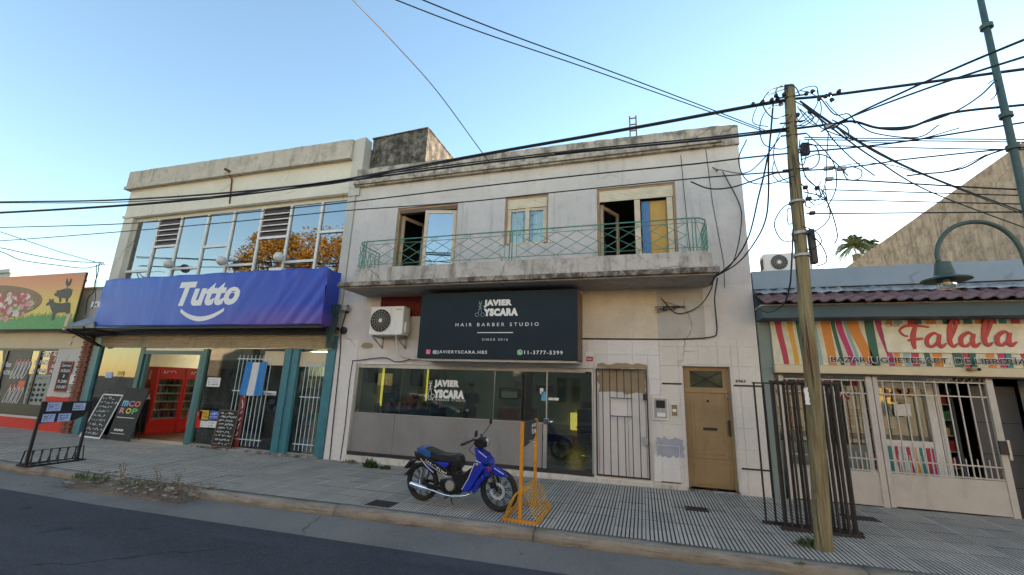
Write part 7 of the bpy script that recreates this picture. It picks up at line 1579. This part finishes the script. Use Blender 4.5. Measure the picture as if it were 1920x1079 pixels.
MB().tube(smooth_curve([P3(B(640, 690), -.02), P3(B(640, 740), -.10)]+mf[1:]), .014, 10).build('exhaust_pipe', M['chrome'], mo, smooth=True)
MB().tube([P3(B(330, 690), -.135), P3(B(300, 678), -.14), P3(B(200, 640), -.15), P3(B(182, 633), -.15)], [.018, .042, .046, .034], 16).build('silencer', M['chrome'], mo, smooth=True)
MB().tube([P3(B(330, 684), -.175), P3(B(225, 648), -.195)], .012, 6).build('heat_shield', mat('pale_blue_steel', (.35, .45, .55), .25, metal=.8, bmp=0), mo)
MB().tube([P3(B(500, 745), -.08), P3(B(520, 790), -.14), P3(B(540, 812), -.17)], .010, 6).build('side_stand', M['bikeblack'], mo); MB().tube([P3(B(480, 750), -.2), P3(B(480, 750), .2)], .012, 8).build('foot_peg', M['rubber'], mo)
MB().tube(smooth_curve([P3((0, .285), .06), P3(B(300, 700), .06), P3(B(430, 700), .06)]), .03, 8).build('chain_case', M['bikeblack'], mo)
MB().tube(smooth_curve([P3(B(700, 320), -.1), P3(B(680, 360), -.14), P3(B(720, 420), -.08)]), .005, 5).tube(smooth_curve([P3(B(740, 300), -.1), P3(B(820, 400), -.12), P3((WB-.09, .40), -.08)]), .005, 5).build('brake_cable', M['cable'], mo)
# ================================================================== people and fittings inside the barber shop
M['barberwall'] = mat('pale_green_barber_wall', (.27, .32, .27), .75, var=.12, scale=1.5); M['barberfloor'] = mat('dark_olive_floor', (.06, .06, .035), .3, var=.4, scale=2)
M['led'] = emit('yellow_led_strip', (1.0, .85, .12), .22); M['ledw'] = emit('dim_shop_tube', (.85, 1.0, .88), 5.0)
MB().room(-6.62, -.93, .30, 5.2, .10, 3.2).build('barber_room', M['barberwall'], b2)
box('barber_floor', M['barberfloor'], b2, -6.6, -.95, .3, 5.1, .101, .125); MB().box(-6.6, -.95, 5.12, 5.18, .12, .35).build('skirting', M['dark'], b2)
box('room_fill_tube', M['ledw'], b2, -5.2, -3.2, 2.4, 2.46, 3.12, 3.17)
def wallmirror(px0, px1, py, z0, z1, label):
    a, c_ = SX(px0, py, -6.55), SX(px1, py, -6.55); t = thing('lit_mirror', (-6.56, (a.y+c_.y)/2, z0), label, 'mirror', 'lit mirrors inside the barber shop')
    ya, yb_ = sorted((a.y, c_.y)); MB().box(-6.57, -6.54, ya, yb_, z0, z1).build('mirror_pane', mat('mirror_silver', (.35, .38, .36), .05, metal=1, bmp=0, var=0), t)
    MB().box(-6.58, -6.53, ya-.03, ya, z0-.03, z1+.03).box(-6.58, -6.53, ya, yb_, z1, z1+.03).build('led_edge', M['led'], t)
wallmirror(716, 750, 740, 1.2, 2.35, 'first yellow edged mirror from the left inside the barber window'); wallmirror(800, 824, 740, 1.2, 2.35, 'second yellow edged mirror, behind the window lettering'); wallmirror(858, 872, 740, 1.25, 2.3, 'third and deepest yellow edged mirror beyond the lettering')
for k, (px0, px1, z0, z1, lab) in enumerate(((690, 706, 1.75, 2.35, 'dark framed picture at the far left inside the barber shop'), (770, 792, 1.7, 2.3, 'dark framed picture between the first two lit mirrors'))):
    a, c_ = SX(px0, 720, -6.55), SX(px1, 720, -6.55); o = MB().box(-6.57, -6.53, min(a.y, c_.y), max(a.y, c_.y), z0, z1).build('framed_picture', M['dark']); tag(o, lab, 'picture')
for k, (px, py, lab) in enumerate(((955, 738, 'black wall shelf with white boxes at the back of the barber shop'), )):
    p = F(px, py, 4.9); t = thing('wall_shelf', p, lab, 'shelf'); MB().box(p.x-.32, p.x+.32, 4.85, 5.08, p.z-.18, p.z-.14).box(p.x-.32, p.x+.32, 4.85, 5.08, p.z+.14, p.z+.18).box(p.x-.34, p.x-.3, 4.85, 5.08, p.z-.14, p.z+.14).box(p.x+.3, p.x+.34, 4.85, 5.08, p.z-.14, p.z+.14).build('shelf_body', M['black'], t)
    for q in range(5): box('white_box', M['paper'], t, p.x-.27+q*.11, p.x-.19+q*.11, 4.9, 5.0, p.z-.14, p.z+.06)
for k, (px, py) in enumerate(((980, 723), (1020, 729))):
    p = F(px, py, 5.05); tag(box('brown_wall_sign', mat('brown_plaque', (.16, .05, .035), .6), None, p.x-.28, p.x+.28, 5.06, 5.10, p.z-.1, p.z+.1), ('left brown plaque on the back wall near the dark column', 'right brown plaque on the back wall next to the door post')[k], 'plaque')
a = F(988, 740, 3.2); t = thing('flared_column', (a.x, 3.2, .12), 'dark brown column with a funnel shaped top inside the barber shop', 'column')
MB().lathe([(.16, .12), (.15, 2.0), (.17, 2.05), (.55, 2.75), (.55, 2.9)], Matrix.Translation((a.x, 3.2, 0)), 4).build('column_body', mat('dark_brown_column', (.06, .03, .022), .6), t)
t = thing('red_sofa', (-3.6, 3.6, .12), 'dark red sofa seen low through the barber window', 'sofa'); rd = mat('dark_red_leather', (.18, .03, .025), .5)
MB().box(-4.3, -3.1, 3.4, 4.1, .3, .62).build('seat', rd, t, bevel=.04); MB().box(-4.3, -3.1, 4.1, 4.25, .3, 1.15).build('backrest', rd, t, bevel=.04); MB().box(-4.42, -4.3, 3.4, 4.2, .12, .8).build('armrest', rd, t, bevel=.03); MB().box(-3.1, -2.98, 3.4, 4.2, .12, .8).build('armrest', rd, t, bevel=.03)
def barber_chair(x, y, label, ang=0):
    t = thing('barber_chair', (x, y, .12), label, 'barber chair', 'barber chairs'); T = Matrix.Translation((x, y, .12)) @ Matrix.Rotation(ang, 4, 'Z')
    MB().lathe([(.3, 0), (.3, .03), (.05, .06), (.05, .4)], T, 16).build('base', M['chrome'], t); MB().box(-.27, .27, -.27, .25, .4, .55, M=T).build('seat', M['black'], t, bevel=.03)
    MB().box(-.27, .27, .22, .34, .5, 1.15, M=T).build('backrest', M['black'], t, bevel=.03); MB().box(-.15, .15, .25, .33, 1.17, 1.35, M=T).build('headrest', M['black'], t, bevel=.02)
    for s_ in (-.3, .3): MB().box(s_-.04, s_+.04, -.2, .25, .66, .72, M=T).build('armrest', M['black'], t, bevel=.015)
barber_chair(-5.5, 1.5, 'black barber chair nearest the left end of the window', R(-80)); barber_chair(-4.9, 2.7, 'black barber chair behind the window lettering', R(-80)); barber_chair(-1.25, 2.6, 'black chair seen through the glass door', R(40))
cs = thing('work_counter', (-6.3, 2.2, .12), 'dark counter with bottles along the left wall of the barber shop', 'counter'); box('counter_top', M['dark'], cs, -6.55, -6.1, .5, 4.4, 1.0, 1.05); box('counter_body', M['black'], cs, -6.55, -6.2, .5, 4.4, .13, 1.0)
rn = random.Random(3)
for i in range(26): MB().lathe([(.03, 1.05), (.03, 1.05+rn.uniform(.08, .2)), (.012, 1.27)], Matrix.Translation((-6.35+rn.uniform(-.12, .12), .6+i*.14, 0)), 8).build('bottle', rn.choice(PK), cs)
t = thing('yellow_wall_lamp', (-1.55, 4.9, .6), 'small glowing yellow lamp low at the back beyond the glass door', 'lamp'); MB().lathe([(.16, .55), (.16, 1.05)], Matrix.Translation((F(1079, 808, 4.9).x, 4.9, 0)), 14).build('lamp_shade', emit('yellow_glow', (.75, .62, .12), .3), t)
def person(loc, label, pose, shirt, trousers, hair=(.02, .015, .01), skin=(.30, .18, .12), ang=0, mask=None):
    # pose: joint positions; +y is where the figure faces
    t = thing('person', loc, label, 'person'); T = Matrix.Translation(loc) @ Matrix.Rotation(ang, 4, 'Z')
    J = {k: T @ Vector(v) for k, v in pose.items()}
    bones = [('hip', 'chest'), ('chest', 'neck'), ('neck', 'headb'), ('chest', 'shl'), ('shl', 'ell'), ('ell', 'wrl'), ('wrl', 'hal'), ('chest', 'shr'), ('shr', 'elr'), ('elr', 'wrr'), ('wrr', 'har'), ('hip', 'hpl'), ('hpl', 'knl'), ('knl', 'anl'), ('anl', 'tol'), ('hip', 'hpr'), ('hpr', 'knr'), ('knr', 'anr'), ('anr', 'tor'), ('headb', 'head'), ('head', 'crown')]
    rad = dict(hip=(.15, .11), chest=(.17, .115), neck=(.055, .055), headb=(.06, .07), head=(.078, .095), crown=(.05, .06), shl=(.062, .062), shr=(.062, .062), ell=(.046, .046), elr=(.046, .046), wrl=(.03, .03), wrr=(.03, .03), hal=(.035, .022), har=(.035, .022), hpl=(.095, .095), hpr=(.095, .095), knl=(.062, .062), knr=(.062, .062), anl=(.042, .042), anr=(.042, .042), tol=(.04, .03), tor=(.04, .03))
    names = list(J); me = bpy.data.meshes.new('body'); base_ = Vector(loc); me.from_pydata([tuple(J[n_]-base_) for n_ in names], [(names.index(a), names.index(b_)) for a, b_ in bones], [])
    sm = mat('skin_tone', skin, .55, bmp=0); cs_, ct = mat('shirt_cloth', shirt, .85), mat('trouser_cloth', trousers, .85)
    for m_ in (sm, cs_, ct): me.materials.append(m_)
    o = bpy.data.objects.new('body', me); C.objects.link(o); o.parent = t; WP[o.name] = Vector(loc)
    md = o.modifiers.new('skin', 'SKIN'); md.use_smooth_shade = True
    sv = me.skin_vertices[0].data if me.skin_vertices else None
    if sv is None:
        bm = bmesh.new(); bm.from_mesh(me); bm.verts.layers.skin.verify(); bm.to_mesh(me); bm.free(); sv = me.skin_vertices[0].data
    for i, n_ in enumerate(names): sv[i].radius = rad[n_]; sv[i].use_root = (n_ == 'hip')
    s2 = o.modifiers.new('sub', 'SUBSURF'); s2.levels = 1; s2.render_levels = 1
    bpy.context.view_layer.update(); ev = bpy.data.meshes.new_from_object(o.evaluated_get(bpy.context.evaluated_depsgraph_get())); o.modifiers.clear(); o.data = ev
    zw, zn, zh = J['hip'].z-base_.z+.02, J['neck'].z-base_.z-.01, 0
    legs = [(J[a], J[b_]) for a, b_ in (('hpl', 'knl'), ('knl', 'anl'), ('hpr', 'knr'), ('knr', 'anr'))]; arms = [(J[a], J[b_]) for a, b_ in (('elr', 'har'), ('ell', 'hal'))]
    def dist(p, a, b_): ab = b_-a; u = max(0, min(1, (p-a).dot(ab)/ab.length_squared)); return (p-a-ab*u).length
    ev.materials.clear(); [ev.materials.append(m_) for m_ in (sm, cs_, ct)]
    for pl in ev.polygons:
        p = pl.center+base_; dl = min(dist(p, *s_) for s_ in legs); da = min(dist(p, *s_) for s_ in arms)
        if da < .06: pl.material_index = 0
        elif pl.center.z > zn: pl.material_index = 0
        elif dl < .11 or pl.center.z < zw-.04: pl.material_index = 2
        else: pl.material_index = 1
    hd = J['head']; hm = mat('hair', hair, .7); fwd = (T.to_3x3() @ Vector((0, 1, 0)))
    MB().sphere(hd+Vector((0, 0, .045))-fwd*.025, .105, 14, 10, (.92, 1.05, 1.0)).build('hair', hm, t, smooth=True)
    sd = fwd.cross(Vector((0, 0, 1)))
    for s_ in (-.032, .032): MB().sphere(hd+fwd*.088+sd*s_, .010, 8, 6).build('eye', M['ink'], t)
    MB().sphere(hd+fwd*.10-Vector((0, 0, .03)), .016, 8, 6, (1, 1, 1.5)).build('nose', sm, t, smooth=True); MB().sphere(hd+fwd*.085-Vector((0, 0, .065)), .02, 8, 6, (1, .6, .4)).build('mouth', mat('lip_tone', (.3, .1, .08), .5), t)
    for s_ in (-.085, .085): MB().sphere(hd+sd*s_, .022, 8, 6, (.4, .8, 1.2)).build('ear', sm, t, smooth=True)
    for w0, h0_ in (('wrl', 'hal'), ('wrr', 'har')):
        d = (J[h0_]-J[w0]).normalized(); s3 = d.orthogonal().normalized()
        for k in range(4): q0 = J[h0_]+s3*(k-1.5)*.018; MB().tube([q0-d*.01, q0+d*.035+Vector((0, 0, -.005)), q0+d*.065-Vector((0, 0, .02))], [.009, .008, .006], 6).build('finger', sm, t, smooth=True)
        MB().tube([J[h0_]-s3*.03-d*.03, J[h0_]-s3*.055+d*.01], [.010, .008], 6).build('thumb', sm, t, smooth=True)
    if mask: MB().sphere(hd+fwd*.07-Vector((0, 0, .045)), .055, 10, 8, (1, .8, .8)).build('face_mask', mat('red_face_mask', mask, .7), t, smooth=True)
STAND = dict(hip=(0, 0, .98), chest=(0, .02, 1.32), neck=(0, .02, 1.50), headb=(0, .03, 1.56), head=(0, .05, 1.64), crown=(0, .03, 1.72), shl=(-.19, .02, 1.42), ell=(-.24, .08, 1.14), wrl=(-.16, .30, 1.10), hal=(-.12, .37, 1.12), shr=(.19, .02, 1.42), elr=(.25, .06, 1.14), wrr=(.17, .29, 1.16), har=(.12, .37, 1.18), hpl=(-.10, 0, .92), knl=(-.11, .02, .50), anl=(-.12, -.02, .09), tol=(-.13, .13, .04), hpr=(.10, 0, .92), knr=(.11, .03, .50), anr=(.12, 0, .09), tor=(.13, .15, .04))
SIT = dict(hip=(0, 0, .58), chest=(0, -.04, .92), neck=(0, -.03, 1.10), headb=(0, -.02, 1.16), head=(0, 0, 1.24), crown=(0, -.02, 1.32), shl=(-.19, -.03, 1.02), ell=(-.25, .04, .78), wrl=(-.18, .26, .74), hal=(-.16, .33, .73), shr=(.19, -.03, 1.02), elr=(.25, .04, .78), wrr=(.18, .26, .74), har=(.16, .33, .73), hpl=(-.10, .04, .56), knl=(-.12, .44, .56), anl=(-.12, .50, .16), tol=(-.12, .64, .11), hpr=(.10, .04, .56), knr=(.12, .44, .56), anr=(.12, .50, .16), tor=(.12, .64, .11))
q = F(738, 742, 1.9); person((q.x, 1.9, .12), 'person in a cap and red face mask standing inside the left of the barber window', STAND, (.05, .07, .12), (.02, .02, .025), ang=R(150), mask=(.5, .04, .03))
q = F(882, 752, 2.2); person((q.x, 2.2, .12), 'person in dark clothes standing inside right of the window lettering', STAND, (.03, .035, .035), (.02, .02, .02), ang=R(200))
q = F(776, 755, 3.0); person((q.x, 3.0, .12-.0), 'person seated deep inside the barber shop, left of the lettering', SIT, (.03, .03, .03), (.03, .03, .04), ang=R(120), mask=None)
# ================================================================== far palm
pl = thing('palm_tree', (F(1605, 470, 26).x, 26, 0), 'small far palm with fan fronds rising behind the blue grey roof', 'palm tree')
M['palm'] = leafmat('palm_green', (.09, .12, .04), (.24, .26, .12)); bp = F(1604, 470, 26)
MB().tube([(bp.x+.6, 26, 0), (bp.x+.3, 26, bp.z*.5), (bp.x, 26, bp.z-.3)], [.35, .28, .25], 10).build('trunk', M['polewood'], pl)
def fronds(c_, n, L, seed):
    rn = random.Random(seed)
    for i in range(n):
        a = rn.uniform(0, 6.283); el = rn.uniform(-.25, 1.25); hd = Vector((math.cos(a), math.sin(a), 0)); Lf = L*rn.uniform(.75, 1.1); b = MB(); pts = []
        for k in range(9):
            t = k/8; pts.append(c_+hd*Lf*t*math.cos(el)*(1-.15*t)+Vector((0, 0, Lf*(t*math.sin(el)-.75*t*t*(.4+.6*math.cos(el))))))
        b.tube(pts, [.03-.0028*k for k in range(9)], 4)
        for k in range(1, 33):
            t = k/33; q_ = t*8; k0 = min(int(q_), 7); p = pts[k0].lerp(pts[k0+1], q_-k0); d = (pts[k0+1]-pts[k0]).normalized(); s_ = d.cross(Vector((0, 0, 1)))
            s_ = s_.normalized() if s_.length > .05 else Vector((-hd.y, hd.x, 0)); ll = .42*Lf*(1-.55*abs(t-.4))*rn.uniform(.8, 1.1)*.6
            for sg in (-1, 1):
                tip = p+(s_*sg*.8+d*.55+Vector((0, 0, -.35)))*ll; mid = p.lerp(tip, .5)+Vector((0, 0, .03)); w_ = d*.028; b.add([p, mid+w_, tip, mid-w_], [(0, 1, 2, 3)])
        b.build('frond', M['palm'], pl)
fronds(F(1602, 462, 26), 34, 1.7, 1); fronds(F(1632, 458, 26), 20, .95, 2)
# ================================================================== across the street, behind the camera (seen only in the glass)
M['oppwall'] = plaster('shade_toned_opposite_wall', (.20, .17, .13), (.05, .04, .03), .4, .4)  # lower walls coloured dark to stand in for shade in the shop glass
M['oppcream'] = plaster('sunlit_cream_wall', (.74, .60, .43), (.3, .22, .14), .3, .3)  # upper walls painted pale to reflect as lit and bounce warm sun
for k, (x0, x1, h_, lab) in enumerate(((-40, -19.5, 7.4, 'low cream house across the street, far left'), (-19.4, -7, 7.0, 'low ochre house across the street behind the parked car'), (-6.9, 9, 7.3, 'low white house across the street at right'), (9.1, 34, 6.9, 'plain house across the street, far right'))):
    t = thing('opposite_house', ((x0+x1)/2, -20, 0), lab, 'house', 'houses across the street'); holes = [(x0+2+j*3.4, x0+3.4+j*3.4, 1.0, 2.4) for j in range(int((x1-x0-3)/3.4))]
    T = Matrix.Rotation(math.pi, 4, 'Z')
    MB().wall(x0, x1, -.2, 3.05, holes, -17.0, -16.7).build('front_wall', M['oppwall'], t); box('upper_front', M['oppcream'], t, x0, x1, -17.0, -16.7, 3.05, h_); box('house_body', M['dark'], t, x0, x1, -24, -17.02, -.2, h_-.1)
    box('roof_edge', M['band'], t, x0-.05, x1+.05, -17.2, -16.6, h_, h_+.15)
    for h in holes: box('window_pane', M['glass_up'], t, h[0], h[1], -16.95, -16.93, h[2], h[3])
def tree(x, y, h, cr, label, seed, mleaf, n=5200, zc=None):
    t = thing('street_tree', (x, y, 0), label, 'tree', 'street trees across the road'); rn = random.Random(seed); zc = zc or h-cr*.8
    MB().tube(smooth_curve([(x, y, 0), (x+.1, y, h*.2), (x-.1, y+.1, h*.38)]), [.32-.01*i for i in range(13)], 10).build('trunk', M['polewood'], t, smooth=True)
    cl_ = []
    for i in range(26):
        a, e_ = rn.uniform(0, 6.283), rn.uniform(-.5, 1.35); d = Vector((math.cos(a)*math.cos(e_)*1.35, math.sin(a)*math.cos(e_)*.9, math.sin(e_)*.8)); c_ = Vector((x, y, zc))+d*cr*rn.uniform(.45, .85); cl_.append((c_, cr*rn.uniform(.22, .42)))
        if i < 12: MB().tube(smooth_curve([(x-.1, y+.1, h*.36), Vector((x, y, h*.45)).lerp(c_, .45), c_]), [.12-.008*k for k in range(13)], 5).build('limb', M['polewood'], t)
    b = MB()
    for i in range(n):
        c_, r_ = rn.choice(cl_); d = Vector((rn.gauss(0, 1), rn.gauss(0, 1), rn.gauss(0, 1))).normalized(); p = c_+d*r_*rn.random()**.4; s_ = rn.uniform(.06, .13)
        u = Vector((rn.gauss(0, 1), rn.gauss(0, 1), rn.gauss(0, 1))).normalized(); v_ = u.orthogonal().normalized(); b.mi = 0 if rn.random() < .7 else 1
        b.add([p-u*s_, p+v_*s_*.5, p+u*s_, p-v_*s_*.5], [(0, 1, 2, 3)])
    b.build('foliage', mleaf, t)
M['autumn'] = leafmat('autumn_orange_leaf', (.24, .095, .015), (.42, .22, .035)); M['autumn2'] = leafmat('autumn_olive_leaf', (.14, .12, .02), (.30, .20, .03))
q0_, q1_ = F(560, 480, 14), F(640, 470, 14)
tree(F(500, 470, 14).x+.6, -14.0, F(520, 436, 14).z-.3, 2.7, 'autumn orange street tree across the road, mirrored in the upper windows', 3, [M['autumn'], M['autumn2']], 9000, zc=F(520, 490, 14).z)
tree(F(610, 470, 14).x, -14.3, F(610, 436, 14).z-.3, 2.9, 'second autumn orange street tree nearer the lilac house reflection', 4, [M['autumn'], M['autumn2']], 9000, zc=F(610, 490, 14).z)
# parked dark hatchback on the far side
def car(cx, cy, label):
    t = thing('parked_car', (cx, cy, zr(cx)), label, 'car'); g = zr(cx)+.014; T = Matrix.Translation((cx, cy, g))
    pr = [(-2.0, .35), (-2.02, .75), (-1.85, 1.0), (-1.35, 1.36), (-.6, 1.48), (.2, 1.44), (.95, 1.05), (1.75, .92), (2.05, .72), (2.05, .35)]
    paint = mat('dark_blue_car_paint', (.02, .03, .05), .2, bmp=0, coat=.8); b = MB(); lay = [(-.86, .0, .78), (-.80, 0, .97), (-.62, 0, 1), (.62, 0, 1), (.80, 0, .97), (.86, 0, .78)]
    for yy_, _, s_ in lay:
        for x, z in pr: k = 1 if z < .95 else None; b.v.append(tuple(T @ Vector((x*(.985 if abs(yy_) > .7 else 1), yy_ if z < 1 else yy_*.86, .35+(z-.35)*(s_ if abs(yy_) > .7 else 1)))))
    n = len(pr)
    for q in range(5):
        for i in range(n): b.f.append((q*n+(i+1) % n, q*n+i, (q+1)*n+i, (q+1)*n+(i+1) % n)); b.m.append(0)
    b.f += [tuple(range(n)), tuple(5*n+i for i in range(n-1, -1, -1))]; b.m += [0, 0]
    b.build('body', paint, t, bevel=.03)
    for s_ in (-1, 1):
        MB().prism([(-1.3, .98), (-1.05, 1.27), (-.5, 1.36), (-.45, .98)], s_*.80-.01, s_*.80+.01, T).build('side_window', M['glass_up'], t); MB().prism([(-.38, .98), (-.42, 1.36), (.15, 1.34), (.68, .98)], s_*.80-.01, s_*.80+.01, T).build('side_window', M['glass_up'], t)
        for x in (-1.25, 1.3):
            W_ = T @ Matrix.Translation((x, s_*.80, .31)) @ Matrix.Rotation(R(90), 4, 'X'); wh = MB().lathe([(.2, -.1), (.31, -.09), (.31, .09), (.2, .1)], W_, 22).build('wheel', M['tyre'], t); MB().lathe([(.19, -.105), (.19, .105)], W_, 18).build('rim', M['alu'], wh)
        MB().box(.72, .86, s_*.95-.06, s_*.95+.06, .98, 1.08, M=T).build('mirror', paint, t, bevel=.02)
        MB().box(1.85, 2.06, s_*.6-.15, s_*.6+.15, .66, .78, M=T).build('headlight', M['white'], t, bevel=.02); MB().box(-2.03, -1.95, s_*.65-.1, s_*.65+.1, .75, .92, M=T).build('tail_light', M['red'], t)
q = F(790, 760, 11.3); car(q.x+.2, -11.3, 'dark blue hatchback parked across the street, mirrored in the barber window')
